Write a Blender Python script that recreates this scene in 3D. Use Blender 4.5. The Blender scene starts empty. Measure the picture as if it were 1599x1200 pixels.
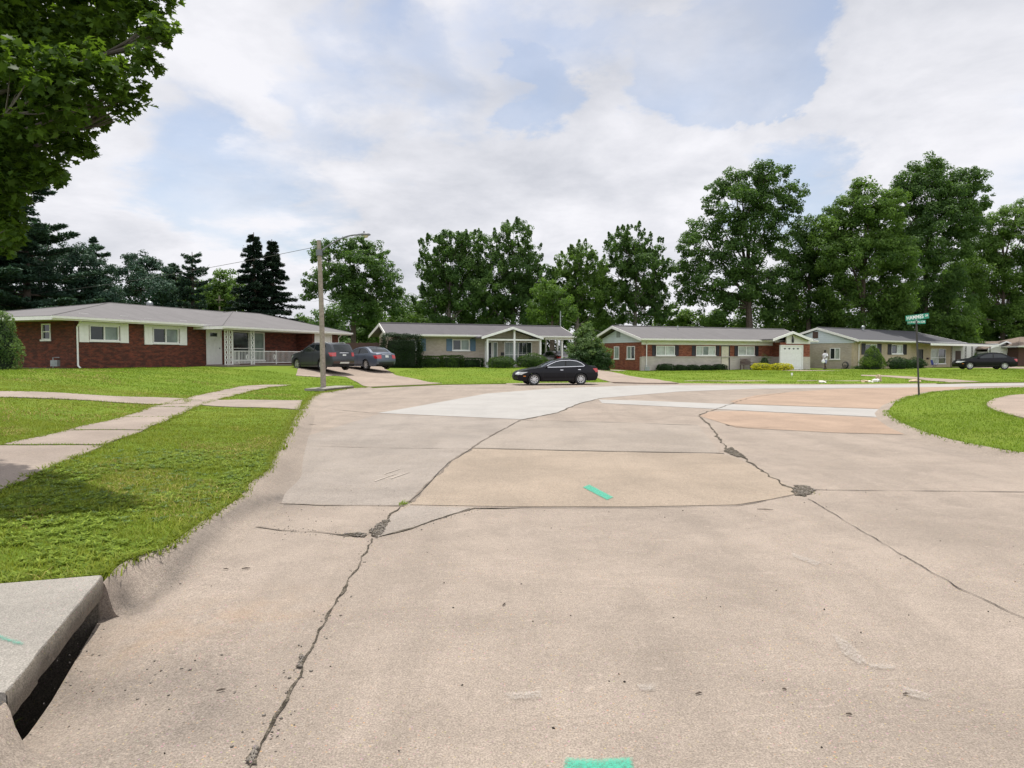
import bpy, bmesh, math, random
import numpy as np
from mathutils import Vector, Matrix
from mathutils.geometry import delaunay_2d_cdt
PI = math.pi
R = math.radians
random.seed(7)
rng = np.random.default_rng(7)
SC = bpy.context.scene
COL = SC.collection

# ------------------------------------------------------------------ camera, sky, sun, exposure
F = 1109.0; CW, CH = 1599.0, 1200.0
CAMZ = 1.6; PITCH = math.atan(44.0 / F)
cam_d = bpy.data.cameras.new('camera'); cam = bpy.data.objects.new('camera', cam_d); COL.objects.link(cam)
cam.location = (0, 0, CAMZ); cam.rotation_euler = (PI/2 - PITCH, 0, 0)
cam_d.sensor_fit = 'HORIZONTAL'; cam_d.sensor_width = 36; cam_d.lens = 36*F/CW
cam_d.clip_start = 0.05; cam_d.clip_end = 5000
SC.camera = cam
SC.view_settings.view_transform = 'Standard'; SC.view_settings.look = 'None'
SC.view_settings.exposure = 0.10; SC.view_settings.gamma = 1.0
SUN_EL = R(73); SUN_AZ = R(-10)          # azimuth clockwise from +Y (straight ahead)
sd = Vector((math.sin(SUN_AZ)*math.cos(SUN_EL), math.cos(SUN_AZ)*math.cos(SUN_EL), math.sin(SUN_EL)))
sl = bpy.data.lights.new('sun', 'SUN'); sl.energy = 5.0; sl.angle = R(0.6); sl.color = (1.0, 0.955, 0.88)
so = bpy.data.objects.new('sun', sl); COL.objects.link(so)
so.rotation_euler = sd.to_track_quat('Z', 'Y').to_euler(); so.location = (0, 0, 50)

def ray(px, py):
    u = (px-799.5)/F; v = (600-py)/F
    return Vector((u, math.cos(PITCH)+v*math.sin(PITCH), -math.sin(PITCH)+v*math.cos(PITCH)))
def G(px, py, z=0.0):
    d = ray(px, py); t = (z-CAMZ)/d.z
    return (d.x*t, d.y*t)
def at(px, py, Y):
    """point of that pixel at ground distance Y"""
    d = ray(px, py); t = Y/d.y
    return Vector((d.x*t, Y, CAMZ+d.z*t))

W = bpy.data.worlds.new('World'); SC.world = W; W.use_nodes = True
def world():
    nt = W.node_tree; N = nt.nodes; Lk = nt.links; N.clear()
    def nd(t, **k):
        n = N.new(t)
        for a, b in k.items(): setattr(n, a, b)
        return n
    def mth(op, a, b=None, c=None, clamp=False):
        n = nd('ShaderNodeMath', operation=op, use_clamp=clamp)
        for i, q in enumerate((a, b, c)):
            if q is None: continue
            if isinstance(q, (int, float)): n.inputs[i].default_value = q
            else: Lk.new(q, n.inputs[i])
        return n.outputs[0]
    out = nd('ShaderNodeOutputWorld'); mix = nd('ShaderNodeMixShader')
    b1 = nd('ShaderNodeBackground'); b2 = nd('ShaderNodeBackground')
    sky = nd('ShaderNodeTexSky', sky_type='NISHITA', sun_disc=False, sun_elevation=SUN_EL, sun_rotation=SUN_AZ)
    sky.air_density = 1.0; sky.dust_density = 1.5
    Lk.new(sky.outputs[0], b1.inputs[0]); b1.inputs[1].default_value = 0.135
    tc = nd('ShaderNodeTexCoord'); D = tc.outputs['Generated']
    sep = nd('ShaderNodeSeparateXYZ'); Lk.new(D, sep.inputs[0])
    zz = mth('ADD', mth('MAXIMUM', sep.outputs[2], 0.0), 0.22)
    cmb = nd('ShaderNodeCombineXYZ')
    Lk.new(mth('DIVIDE', sep.outputs[0], zz), cmb.inputs[0]); Lk.new(mth('DIVIDE', sep.outputs[1], zz), cmb.inputs[1])
    def noise(scale, det, rough, w=0.0, dist=0.0):
        n = nd('ShaderNodeTexNoise', noise_dimensions='4D'); Lk.new(cmb.outputs[0], n.inputs['Vector'])
        n.inputs['Scale'].default_value = scale; n.inputs['Detail'].default_value = det
        n.inputs['Roughness'].default_value = rough; n.inputs['W'].default_value = w; n.inputs['Distortion'].default_value = dist
        return n
    n1 = noise(1.5, 9, 0.55, 1.3, 0.3); n2 = noise(0.8, 6, 0.55, 4.0); n3 = noise(2.6, 8, 0.6, 9.0, .2)
    # direction warped by noise so that the openings in the cloud have ragged rims
    wv = nd('ShaderNodeVectorMath', operation='SUBTRACT'); Lk.new(n3.outputs['Color'], wv.inputs[0]); wv.inputs[1].default_value = (.5, .5, .5)
    ws = nd('ShaderNodeVectorMath', operation='SCALE'); Lk.new(wv.outputs[0], ws.inputs[0]); ws.inputs['Scale'].default_value = 0.42
    wa = nd('ShaderNodeVectorMath', operation='ADD'); Lk.new(D, wa.inputs[0]); Lk.new(ws.outputs[0], wa.inputs[1])
    wn = nd('ShaderNodeVectorMath', operation='NORMALIZE'); Lk.new(wa.outputs[0], wn.inputs[0])
    tot = None
    for (px, py, rpx, wgt) in [(385, 235, 95, 1.0), (250, 255, 70, .45), (560, 110, 80, .45), (640, 90, 80, .6), (760, 85, 75, .6), (870, 60, 70, .65), (960, 90, 50, .4), (1010, 45, 80, .5), (690, 40, 60, -.4), (930, 130, 50, -.4),
                               (830, 150, 40, .8), (1110, 90, 70, .95), (1180, 50, 70, .7), (1130, 160, 50, .6), (1235, 320, 40, .7), (1290, 300, 40, .6), (1540, 265, 50, .6), (1215, 120, 45, .5),
                               (1400, 120, 120, -.6), (150, 60, 150, -.5), (360, 130, 60, -.6), (800, 230, 150, -.5), (500, 200, 70, -.4), (1060, 170, 40, -.3)]:
        d = ray(px, py).normalized(); a = rpx/F
        dt = nd('ShaderNodeVectorMath', operation='DOT_PRODUCT'); Lk.new(wn.outputs[0], dt.inputs[0]); dt.inputs[1].default_value = d
        mr = nd('ShaderNodeMapRange', interpolation_type='SMOOTHSTEP'); Lk.new(dt.outputs['Value'], mr.inputs[0])
        mr.inputs[1].default_value = math.cos(a*2.1); mr.inputs[2].default_value = math.cos(a*0.35)
        mr.inputs[3].default_value = 0; mr.inputs[4].default_value = wgt
        tot = mr.outputs[0] if tot is None else mth('ADD', tot, mr.outputs[0])
    tot = mth('MINIMUM', tot, 0.95)
    fine = mth('MULTIPLY', mth('SUBTRACT', n1.outputs[0], 0.5), 2.3)
    cov = mth('ADD', mth('SUBTRACT', 1.05, tot), fine)
    cov = mth('MULTIPLY', mth('ADD', cov, 0.1), 0.93, clamp=True)
    fac = nd('ShaderNodeMapRange', interpolation_type='SMOOTHSTEP'); Lk.new(cov, fac.inputs[0])
    fac.inputs[1].default_value = 0.0; fac.inputs[2].default_value = 1.0; fac.inputs[3].default_value = 0.34; fac.inputs[4].default_value = 0.98
    cr = nd('ShaderNodeValToRGB'); Lk.new(mth('ADD', mth('MULTIPLY', n2.outputs[0], .55), mth('MULTIPLY', n3.outputs[0], .45)), cr.inputs[0])
    cr.color_ramp.elements[0].position = 0.40; cr.color_ramp.elements[0].color = (.60, .615, .67, 1)
    cr.color_ramp.elements[1].position = 0.56; cr.color_ramp.elements[1].color = (.88, .875, .915, 1)
    Lk.new(cr.outputs[0], b2.inputs[0])
    # unseen clouds behind the camera are brightened, added fill light for the walls
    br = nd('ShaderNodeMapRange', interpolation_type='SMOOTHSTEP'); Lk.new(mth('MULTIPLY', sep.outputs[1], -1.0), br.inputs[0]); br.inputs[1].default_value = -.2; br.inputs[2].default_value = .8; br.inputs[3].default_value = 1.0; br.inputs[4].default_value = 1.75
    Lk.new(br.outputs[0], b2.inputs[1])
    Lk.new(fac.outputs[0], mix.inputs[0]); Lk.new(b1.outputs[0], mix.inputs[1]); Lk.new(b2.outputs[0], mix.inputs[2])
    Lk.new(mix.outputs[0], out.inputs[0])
world()

# ------------------------------------------------------------------ object helpers
def tag(o, label=None, cat=None, group=None, kind=None):
    if label: o['label'] = label
    if cat: o['category'] = cat
    if group: o['group'] = group
    if kind: o['kind'] = kind
    return o
def empty(name, loc=(0, 0, 0), rz=0.0, label=None, cat=None, group=None):
    o = bpy.data.objects.new(name, None); COL.objects.link(o); o.empty_display_size = .3
    o.location = loc; o.rotation_euler = (0, 0, rz)
    return tag(o, label, cat, group)
def copy_tree(o, parent=None):
    c = o.copy(); COL.objects.link(c)
    if parent is not None:
        c.parent = parent
    for ch in list(o.children): copy_tree(ch, c)
    return c

class MB:
    def __init__(s): s.v = []; s.f = []; s.m = []; s.cur = 0
    def face(s, idx): s.f.append(tuple(idx)); s.m.append(s.cur)
    def quad(s, a, b, c, d):
        n = len(s.v); s.v += [tuple(a), tuple(b), tuple(c), tuple(d)]; s.face((n, n+1, n+2, n+3))
    def poly(s, pts):
        n = len(s.v); s.v += [tuple(p) for p in pts]; s.face(range(n, n+len(pts)))
    def box(s, x0, x1, y0, y1, z0, z1, M=None):
        if x0 > x1: x0, x1 = x1, x0
        if y0 > y1: y0, y1 = y1, y0
        if z0 > z1: z0, z1 = z1, z0
        n = len(s.v)
        P = [(x0, y0, z0), (x1, y0, z0), (x1, y1, z0), (x0, y1, z0), (x0, y0, z1), (x1, y0, z1), (x1, y1, z1), (x0, y1, z1)]
        if M is not None: P = [tuple(M @ Vector(p)) for p in P]
        s.v += P
        for q in ((0, 3, 2, 1), (4, 5, 6, 7), (0, 1, 5, 4), (1, 2, 6, 5), (2, 3, 7, 6), (3, 0, 4, 7)): s.face([n+i for i in q])
        return s
    def prism(s, pts, vec, M=None):
        """closed planar outline pushed along vec"""
        pts = [Vector(p) for p in pts]; vec = Vector(vec)
        nrm = Vector((0, 0, 0))
        for i in range(len(pts)): nrm += pts[i].cross(pts[(i+1) % len(pts)])
        if nrm.dot(vec) > 0: pts = pts[::-1]
        Q = pts + [p+vec for p in pts]
        if M is not None: Q = [M @ q for q in Q]
        n = len(s.v); k = len(pts); s.v += [tuple(q) for q in Q]
        s.face(range(n, n+k)); s.face([n+k+i for i in range(k-1, -1, -1)])
        for i in range(k):
            j = (i+1) % k; s.face((n+j, n+i, n+k+i, n+k+j))
        return s
    def tube(s, pts, rad, seg=8, cap=True, squash=1.0):
        pts = [Vector(p) for p in pts]
        if isinstance(rad, (int, float)): rad = [rad]*len(pts)
        rings = []; up = Vector((0, 0, 1)); prev = None
        for i, p in enumerate(pts):
            t = (pts[min(i+1, len(pts)-1)] - pts[max(i-1, 0)])
            t = t.normalized() if t.length > 1e-9 else up
            if prev is None:
                a = t.cross(Vector((1, 0, 0)) if abs(t.x) < .8 else Vector((0, 1, 0))).normalized()
            else:
                a = (prev - t*prev.dot(t)); a = a.normalized() if a.length > 1e-6 else t.orthogonal().normalized()
            prev = a; b = t.cross(a); n = len(s.v)
            for k in range(seg):
                w = 2*PI*k/seg; s.v.append(tuple(p + (a*math.cos(w) + b*math.sin(w)*squash)*rad[i]))
            rings.append(n)
        for r0, r1 in zip(rings, rings[1:]):
            for k in range(seg):
                s.face((r0+k, r0+(k+1) % seg, r1+(k+1) % seg, r1+k))
        if cap:
            s.face([rings[0]+k for k in range(seg-1, -1, -1)]); s.face([rings[-1]+k for k in range(seg)])
        return s
    def lathe(s, prof, seg=20, axis='z', c=(0, 0, 0), closed=False):
        n = len(s.v); m = len(prof)
        for k in range(seg):
            w = 2*PI*k/seg
            for (r, h) in prof:
                a, b = r*math.cos(w), r*math.sin(w)
                if axis == 'z': p = (a, b, h)
                elif axis == 'y': p = (a, h, b)
                else: p = (h, a, b)
                s.v.append((p[0]+c[0], p[1]+c[1], p[2]+c[2]))
        for k in range(seg):
            k2 = (k+1) % seg
            for i in range(m-1 if not closed else m):
                j = (i+1) % m
                s.face((n+k*m+i, n+k2*m+i, n+k2*m+j, n+k*m+j))
        return s
    def wall(s, a, b, z0, z1, th, ops=()):
        """wall whose outer face runs a->b (thickness to the left of a->b); ops = (s0,s1,z0,z1)"""
        a = Vector((a[0], a[1], 0)); b = Vector((b[0], b[1], 0)); L = (b-a).length; e = (b-a)/L; n = Vector((-e.y, e.x, 0))
        M = Matrix(((e.x, n.x, 0, a.x), (e.y, n.y, 0, a.y), (0, 0, 1, 0), (0, 0, 0, 1)))
        ops = sorted(ops); x = 0.0
        for (s0, s1, q0, q1) in ops:
            if s0 > x+1e-4: s.box(x, s0, 0, th, z0, z1, M)
            if q0 > z0+1e-3: s.box(s0, s1, 0, th, z0, q0, M)
            if q1 < z1-1e-3: s.box(s0, s1, 0, th, q1, z1, M)
            x = s1
        if x < L-1e-4: s.box(x, L, 0, th, z0, z1, M)
        return M
    def build(s, name, mat, parent=None, smooth=False, angle=None, uv=True, loc=None):
        me = bpy.data.meshes.new(name); me.from_pydata(s.v, [], s.f)
        mats = mat if isinstance(mat, (list, tuple)) else [mat]
        for m in mats: me.materials.append(m)
        if len(mats) > 1: me.polygons.foreach_set('material_index', s.m)
        if uv: auto_uv(me)
        if smooth:
            me.shade_smooth()
            if angle: me.set_sharp_from_angle(angle=R(angle))
        me.update()
        o = bpy.data.objects.new(name, me); COL.objects.link(o)
        if parent is not None: o.parent = parent
        if loc is not None: o.location = loc
        return o

def auto_uv(me):
    n = len(me.loops)
    if not n: return
    uvl = me.uv_layers.new(name='UVMap')
    co = np.empty(len(me.vertices)*3); me.vertices.foreach_get('co', co); co = co.reshape(-1, 3)
    nr = np.empty(len(me.polygons)*3); me.polygons.foreach_get('normal', nr); nr = nr.reshape(-1, 3)
    tot = np.empty(len(me.polygons), dtype=np.int32); me.polygons.foreach_get('loop_total', tot)
    vi = np.empty(n, dtype=np.int32); me.loops.foreach_get('vertex_index', vi)
    nf = np.repeat(nr, tot, axis=0); p = co[vi]
    t = np.stack([-nf[:, 1], nf[:, 0], np.zeros(n)], 1); l = np.linalg.norm(t, axis=1)
    flat = l < 0.12
    t[flat] = (1, 0, 0); l[flat] = 1; t /= l[:, None]
    b = np.cross(nf, t)
    uv = np.stack([(p*t).sum(1), (p*b).sum(1)], 1)
    uv[~flat] *= 1.0
    uvl.data.foreach_set('uv', uv.astype(np.float32).ravel())

def mesh_np(name, V, Fq, mat, parent=None, attrs=None, smooth=False, loc=None, uvs=None):
    """V (n,3), Fq (m,k) faces of one size"""
    V = np.asarray(V, dtype=np.float32); Fq = np.asarray(Fq, dtype=np.int32); m, k = Fq.shape
    me = bpy.data.meshes.new(name)
    me.vertices.add(len(V)); me.vertices.foreach_set('co', V.ravel())
    me.loops.add(m*k); me.loops.foreach_set('vertex_index', Fq.ravel())
    me.polygons.add(m); me.polygons.foreach_set('loop_start', np.arange(0, m*k, k, dtype=np.int32))
    me.polygons.foreach_set('loop_total', np.full(m, k, dtype=np.int32))
    me.update(calc_edges=True); me.validate()
    if attrs:
        for an, (dom, arr) in attrs.items():
            a = me.attributes.new(an, 'FLOAT', dom); a.data.foreach_set('value', np.asarray(arr, dtype=np.float32))
    me.materials.append(mat)
    if smooth: me.shade_smooth()
    o = bpy.data.objects.new(name, me); COL.objects.link(o)
    if parent is not None: o.parent = parent
    if loc is not None: o.location = loc
    return o

# ------------------------------------------------------------------ materials
class Mat:
    def __init__(s, name):
        s.m = bpy.data.materials.new(name); s.m.use_nodes = True; s.nt = s.m.node_tree
        s.N = s.nt.nodes; s.L = s.nt.links; s.p = s.N['Principled BSDF']; s.out = s.N['Material Output']
    def node(s, t, **k):
        n = s.N.new(t)
        for a, b in k.items(): setattr(n, a, b)
        return n
    def link(s, a, b): s.L.new(a, b)
    def coord(s, kind='Object'):
        return s.node('ShaderNodeTexCoord').outputs[kind]
    def noise(s, vec, scale, det=4, rough=.55, dist=0):
        n = s.node('ShaderNodeTexNoise'); s.link(vec, n.inputs['Vector'])
        n.inputs['Scale'].default_value = scale; n.inputs['Detail'].default_value = det
        n.inputs['Roughness'].default_value = rough; n.inputs['Distortion'].default_value = dist
        return n.outputs['Fac']
    def ramp(s, fac, stops):
        r = s.node('ShaderNodeValToRGB'); s.link(fac, r.inputs[0]); e = r.color_ramp.elements
        while len(e) < len(stops): e.new(.5)
        for i, (p, c) in enumerate(stops):
            e[i].position = p; e[i].color = (*c, 1) if len(c) == 3 else c
        return r.outputs[0]
    def mix(s, fac, a, b, mode='MIX'):
        n = s.node('ShaderNodeMix', data_type='RGBA', blend_type=mode)
        for sock, q in ((n.inputs['Factor'], fac), (n.inputs['A'], a), (n.inputs['B'], b)):
            if isinstance(q, (int, float)): sock.default_value = q
            elif isinstance(q, tuple): sock.default_value = (*q, 1) if len(q) == 3 else q
            else: s.link(q, sock)
        return n.outputs['Result']
    def math(s, op, a, b=None, clamp=False):
        n = s.node('ShaderNodeMath', operation=op, use_clamp=clamp)
        for i, q in enumerate((a, b)):
            if q is None: continue
            if isinstance(q, (int, float)): n.inputs[i].default_value = q
            else: s.link(q, n.inputs[i])
        return n.outputs[0]
    def bump(s, h, strength=.3, dist=.01):
        b = s.node('ShaderNodeBump'); b.inputs['Strength'].default_value = strength; b.inputs['Distance'].default_value = dist
        s.link(h, b.inputs['Height']); s.link(b.outputs[0], s.p.inputs['Normal'])
    def base(s, c):
        if isinstance(c, tuple): s.p.inputs['Base Color'].default_value = (*c, 1)
        else: s.link(c, s.p.inputs['Base Color'])
    def attr(s, name):
        return s.node('ShaderNodeAttribute', attribute_name=name).outputs['Fac']

def flat_mat(name, c, rough=.6, metal=0.0, var=.12, scale=6.0, spec=None, coat=0):
    m = Mat(name); v = m.coord(); n = m.noise(v, scale, 5)
    lo = tuple(max(0, x*(1-var)) for x in c); hi = tuple(min(1, x*(1+var)) for x in c)
    m.base(m.ramp(n, [(.3, lo), (.7, hi)]))
    m.p.inputs['Roughness'].default_value = rough; m.p.inputs['Metallic'].default_value = metal
    if spec is not None: m.p.inputs['Specular IOR Level'].default_value = spec
    if coat: m.p.inputs['Coat Weight'].default_value = coat; m.p.inputs['Coat Roughness'].default_value = .04
    return m.m

def concrete(name, c, speck=.5, grime=.5, stain=False, big=.5):
    m = Mat(name); v = m.coord('Object')
    lo = tuple(x*(1-.13*big*2) for x in c); hi = tuple(min(1, x*(1+.08*big*2)) for x in c)
    col = m.ramp(m.noise(v, .55, 6, .65, .4), [(.38, lo), (.60, hi)])
    # medium blotches
    n2 = m.noise(v, 3.2, 6, .65, .6)
    col = m.mix(m.math('MULTIPLY', m.ramp(n2, [(.46, (0, 0, 0)), (.66, (1, 1, 1))]), .16*grime), col, tuple(x*.62 for x in c))
    n2b = m.noise(v, 1.3, 7, .7, 1.2)
    col = m.mix(m.math('MULTIPLY', m.ramp(n2b, [(.54, (0, 0, 0)), (.68, (1, 1, 1))]), .22*grime), col, (c[0]*1.22, c[1]*1.22, c[2]*1.25))
    # rubbed lanes running along the street
    mp = m.node('ShaderNodeMapping'); m.link(v, mp.inputs['Vector']); mp.inputs['Scale'].default_value = (1.5, .16, 1); mp.inputs['Rotation'].default_value = (0, 0, .12)
    n5 = m.noise(mp.outputs[0], 1.0, 5, .6, .5)
    col = m.mix(m.math('MULTIPLY', m.ramp(n5, [(.48, (0, 0, 0)), (.66, (1, 1, 1))]), .20*grime), col, tuple(x*.66 for x in c))
    mp2 = m.node('ShaderNodeMapping'); m.link(v, mp2.inputs['Vector']); mp2.inputs['Scale'].default_value = (1, 2.6, 1); mp2.inputs['Rotation'].default_value = (0, 0, -.5)
    n6 = m.noise(mp2.outputs[0], 4.5, 8, .75, 1.5)
    col = m.mix(m.math('MULTIPLY', m.ramp(n6, [(.57, (0, 0, 0)), (.68, (1, 1, 1))]), .30*grime), col, tuple(min(1, x*1.35+.01) for x in c))
    # fine sand grain
    n3 = m.noise(v, 105, 3, .85)
    col = m.mix(min(1, .55*speck), col, m.ramp(n3, [(.36, (.42, .41, .40)), (.64, (1.5, 1.5, 1.52))]), 'MULTIPLY')
    n35 = m.noise(v, 28, 4, .7)
    col = m.mix(.20*speck, col, m.ramp(n35, [(.35, (.6,)*3), (.65, (1.4,)*3)]), 'MULTIPLY')
    # exposed pebbles
    vo = m.node('ShaderNodeTexVoronoi'); m.link(v, vo.inputs['Vector']); vo.inputs['Scale'].default_value = 62
    peb = m.math('MULTIPLY', m.math('LESS_THAN', vo.outputs['Distance'], .28), m.math('GREATER_THAN', m.noise(v, 40, 2), .52))
    pc = m.mix(.75, m.mix(.5, vo.outputs['Color'], (.34, .20, .12)), (c[0]*1.1, c[1]*.9, c[2]*.75))
    region = m.ramp(m.noise(v, .9, 3, .6), [(.42, (0, 0, 0)), (.62, (1, 1, 1))])
    pf = m.math('MULTIPLY', m.math('MULTIPLY', peb, .85*speck), m.math('ADD', m.math('MULTIPLY', region, .8), .2))
    col = m.mix(pf, col, pc)
    if stain:
        st = m.attr('stain')
        s2 = m.math('MULTIPLY', st, m.ramp(m.noise(v, 5, 6, .7, .5), [(.30, (.60,)*3), (.52, (1, 1, 1))]), clamp=True)
        grain = m.ramp(n3, [(.38, (.028, .024, .023)), (.70, (.10, .088, .078))])
        col = m.mix(s2, col, grain)
        ru = m.attr('rust')
        col = m.mix(m.math('MULTIPLY', ru, m.ramp(m.noise(v, 4, 5, .7), [(.4, (0, 0, 0)), (.7, (1, 1, 1))])), col, (.30, .19, .10))
    m.base(col); m.p.inputs['Roughness'].default_value = .88; m.p.inputs['Specular IOR Level'].default_value = .3
    h = m.math('ADD', m.math('MULTIPLY', n3, 1.0), m.math('MULTIPLY', n35, .2))
    m.bump(h, .30, .002)
    return m.m

def brick_mat(name, c1, c2, mortar, w=.21, h=.072, patches=None):
    m = Mat(name); uv = m.coord('UV')
    b = m.node('ShaderNodeTexBrick'); m.link(uv, b.inputs['Vector'])
    b.inputs['Scale'].default_value = 1.0; b.inputs['Brick Width'].default_value = w; b.inputs['Row Height'].default_value = h
    b.inputs['Mortar Size'].default_value = .008; b.inputs['Mortar Smooth'].default_value = .3; b.inputs['Bias'].default_value = -.1
    b.inputs['Color1'].default_value = (*c1, 1); b.inputs['Color2'].default_value = (*c2, 1); b.inputs['Mortar'].default_value = (*mortar, 1)
    col = b.outputs['Color']
    mp = m.node('ShaderNodeMapping'); m.link(uv, mp.inputs['Vector']); mp.inputs['Scale'].default_value = (1.6, 4.5, 1)
    n = m.noise(mp.outputs[0], 1.6, 5, .65)
    if patches: col = m.mix(m.math('MULTIPLY', m.ramp(n, [(.42, (0, 0, 0)), (.60, (1, 1, 1))]), .8), col, patches)
    n2 = m.noise(uv, .7, 4); col = m.mix(.22, col, m.ramp(n2, [(.3, (.02, .015, .012)), (.75, (.62, .52, .45))]), 'OVERLAY')
    m.base(col); m.p.inputs['Roughness'].default_value = .9
    m.bump(m.math('SUBTRACT', 1.0, b.outputs['Fac']), .5, .006)
    return m.m

def shingle_mat(name, c):
    m = Mat(name); uv = m.coord('UV')
    b = m.node('ShaderNodeTexBrick'); m.link(uv, b.inputs['Vector'])
    b.inputs['Brick Width'].default_value = .33; b.inputs['Row Height'].default_value = .14; b.inputs['Scale'].default_value = 1
    b.inputs['Mortar Size'].default_value = .010; b.inputs['Mortar Smooth'].default_value = .5
    b.inputs['Color1'].default_value = (*[x*.82 for x in c], 1); b.inputs['Color2'].default_value = (*[x*1.18 for x in c], 1)
    b.inputs['Mortar'].default_value = (*[x*.5 for x in c], 1)
    n = m.noise(uv, .5, 6, .6); n2 = m.noise(uv, 22, 3, .7)
    mp = m.node('ShaderNodeMapping'); m.link(uv, mp.inputs['Vector']); mp.inputs['Scale'].default_value = (2.2, .25, 1)
    n4 = m.noise(mp.outputs[0], 1.0, 4, .6)
    col = m.mix(.5, b.outputs['Color'], m.ramp(n, [(.3, tuple(x*.72 for x in c)), (.7, tuple(x*1.25 for x in c))]))
    col = m.mix(.3, col, m.ramp(n4, [(.35, tuple(x*.7 for x in c)), (.65, tuple(x*1.25 for x in c))]))
    col = m.mix(.3, col, m.ramp(n2, [(.3, tuple(x*.6 for x in c)), (.7, tuple(x*1.4 for x in c))]))
    m.base(col); m.p.inputs['Roughness'].default_value = .93; m.bump(n2, .3, .01)
    return m.m

def siding_mat(name, c, pitch=.2):
    m = Mat(name); uv = m.coord('UV')
    sp = m.node('ShaderNodeSeparateXYZ'); m.link(uv, sp.inputs[0])
    fr = m.math('FRACT', m.math('DIVIDE', sp.outputs[1], pitch))
    line = m.ramp(fr, [(0.0, (.45,)*3), (.07, (1, 1, 1)), (1, (.93,)*3)])
    n = m.noise(uv, 1.5, 4); col = m.mix(1.0, m.ramp(n, [(.3, tuple(x*.93 for x in c)), (.7, tuple(min(1, x*1.04) for x in c))]), line, 'MULTIPLY')
    m.base(col); m.p.inputs['Roughness'].default_value = .55; m.bump(fr, .4, .02)
    return m.m

def leaf_mat(name, dark, light, trans=.28, rough=.55, tcol=None, spec=.12):
    m = Mat(name); t = m.attr('tone')
    col = m.ramp(t, [(0, dark), (.65, tuple((a+b)/2 for a, b in zip(dark, light))), (1, light)])
    m.base(col); m.p.inputs['Roughness'].default_value = rough; m.p.inputs['Specular IOR Level'].default_value = spec
    tr = m.node('ShaderNodeBsdfTranslucent')
    tc = tcol or tuple(min(1, x*k) for x, k in zip(light, (1.5, 1.7, .8)))
    m.link(m.mix(.6, col, tc), tr.inputs['Color'])
    mx = m.node('ShaderNodeMixShader'); mx.inputs[0].default_value = trans
    m.link(m.p.outputs[0], mx.inputs[1]); m.link(tr.outputs[0], mx.inputs[2]); m.link(mx.outputs[0], m.out.inputs[0])
    return m.m

def glass_mat(name, c, rough=.06):
    m = Mat(name); v = m.coord()
    m.base(m.ramp(m.noise(v, 1.3, 3), [(.35, tuple(x*.7 for x in c)), (.65, tuple(x*1.3 for x in c))]))
    m.p.inputs['Roughness'].default_value = rough; m.p.inputs['Specular IOR Level'].default_value = .6
    return m.m

M_ = {}
M_['road'] = concrete('road_concrete', (.248, .208, .172), 1.35, 1.9, stain=True)
M_['road_grey'] = concrete('road_concrete_grey', (.236, .207, .180), 1.1, 1.2)
M_['road_pink'] = concrete('road_concrete_pink', (.240, .207, .175), 1.1, 1.0)
M_['road_tan'] = concrete('road_concrete_tan', (.256, .209, .162), 1.1, 1.0)
M_['road_orange'] = concrete('road_concrete_orange', (.282, .206, .152), .9, 1.0)
M_['road_light'] = concrete('road_concrete_light', (.300, .290, .275), .5, .5, big=.25)
M_['curb'] = concrete('curb_concrete', (.248, .208, .171), 1.35, 1.2, stain=True)
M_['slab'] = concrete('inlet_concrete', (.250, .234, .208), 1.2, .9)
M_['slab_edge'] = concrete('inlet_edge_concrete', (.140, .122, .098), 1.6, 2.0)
M_['walk'] = concrete('walk_concrete', (.252, .209, .176), 1.0, 1.2)
M_['drive'] = concrete('drive_concrete', (.264, .212, .172), .8, 1.2)
def filler():
    m = Mat('crack_filler'); v = m.coord(); a = m.noise(v, 55, 4, .8); b = m.noise(v, 9, 4, .7)
    col = m.ramp(m.math('ADD', m.math('MULTIPLY', a, .6), m.math('MULTIPLY', b, .4)), [(.38, (.018, .015, .011)), (.50, (.060, .052, .040)), (.62, (.18, .155, .125))])
    m.base(col); m.p.inputs['Roughness'].default_value = .95; m.p.inputs['Specular IOR Level'].default_value = .1; m.bump(a, .6, .006); return m.m
M_['filler'] = filler()
M_['crack'] = flat_mat('crack_dark', (.026, .021, .016), .95, var=.5, scale=18)
M_['crack_soft'] = flat_mat('joint_worn', (.135, .11, .088), .95, var=.35, scale=18)
M_['rubble'] = concrete('rubble_stone', (.19, .17, .145), 1.3, .8)
def spray(name, c, cover):
    m = Mat(name); v = m.coord(); a = m.noise(v, 70, 5, .75); b = m.noise(v, 190, 2, .8); e = m.attr('edge')
    n = m.math('ADD', m.math('MULTIPLY', a, .6), m.math('MULTIPLY', b, .4))
    k = m.math('ADD', m.math('MULTIPLY', e, .42), m.math('MULTIPLY', m.math('SUBTRACT', n, cover), 2.2))
    al = m.ramp(k, [(.06, (0, 0, 0)), (.60, (.94,)*3)])
    m.base(m.mix(m.ramp(m.noise(v, 8, 4, .6), [(.35, (0, 0, 0)), (.75, (.4,)*3)]), tuple(c), tuple(x*.8+.03 for x in c))); m.p.inputs['Roughness'].default_value = .85
    tr = m.node('ShaderNodeBsdfTransparent'); mx = m.node('ShaderNodeMixShader'); m.link(al, mx.inputs[0]); m.link(tr.outputs[0], mx.inputs[1]); m.link(m.p.outputs[0], mx.inputs[2]); m.link(mx.outputs[0], m.out.inputs[0])
    return m.m
M_['paint_teal'] = spray('spray_paint_teal', (.045, .33, .225), .46)
M_['paint_faded'] = spray('spray_paint_faded', (.06, .30, .22), .52)
M_['scuff_soft'] = spray('scuff_soft', (.40, .365, .33), .60)
M_['scuff'] = flat_mat('scuff_pale', (.345, .30, .26), .9, var=.12, scale=30)
M_['white'] = flat_mat('white_paint', (.78, .78, .76), .5, var=.05)
M_['cream'] = flat_mat('cream_paint', (.74, .73, .69), .6, var=.06)
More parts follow.
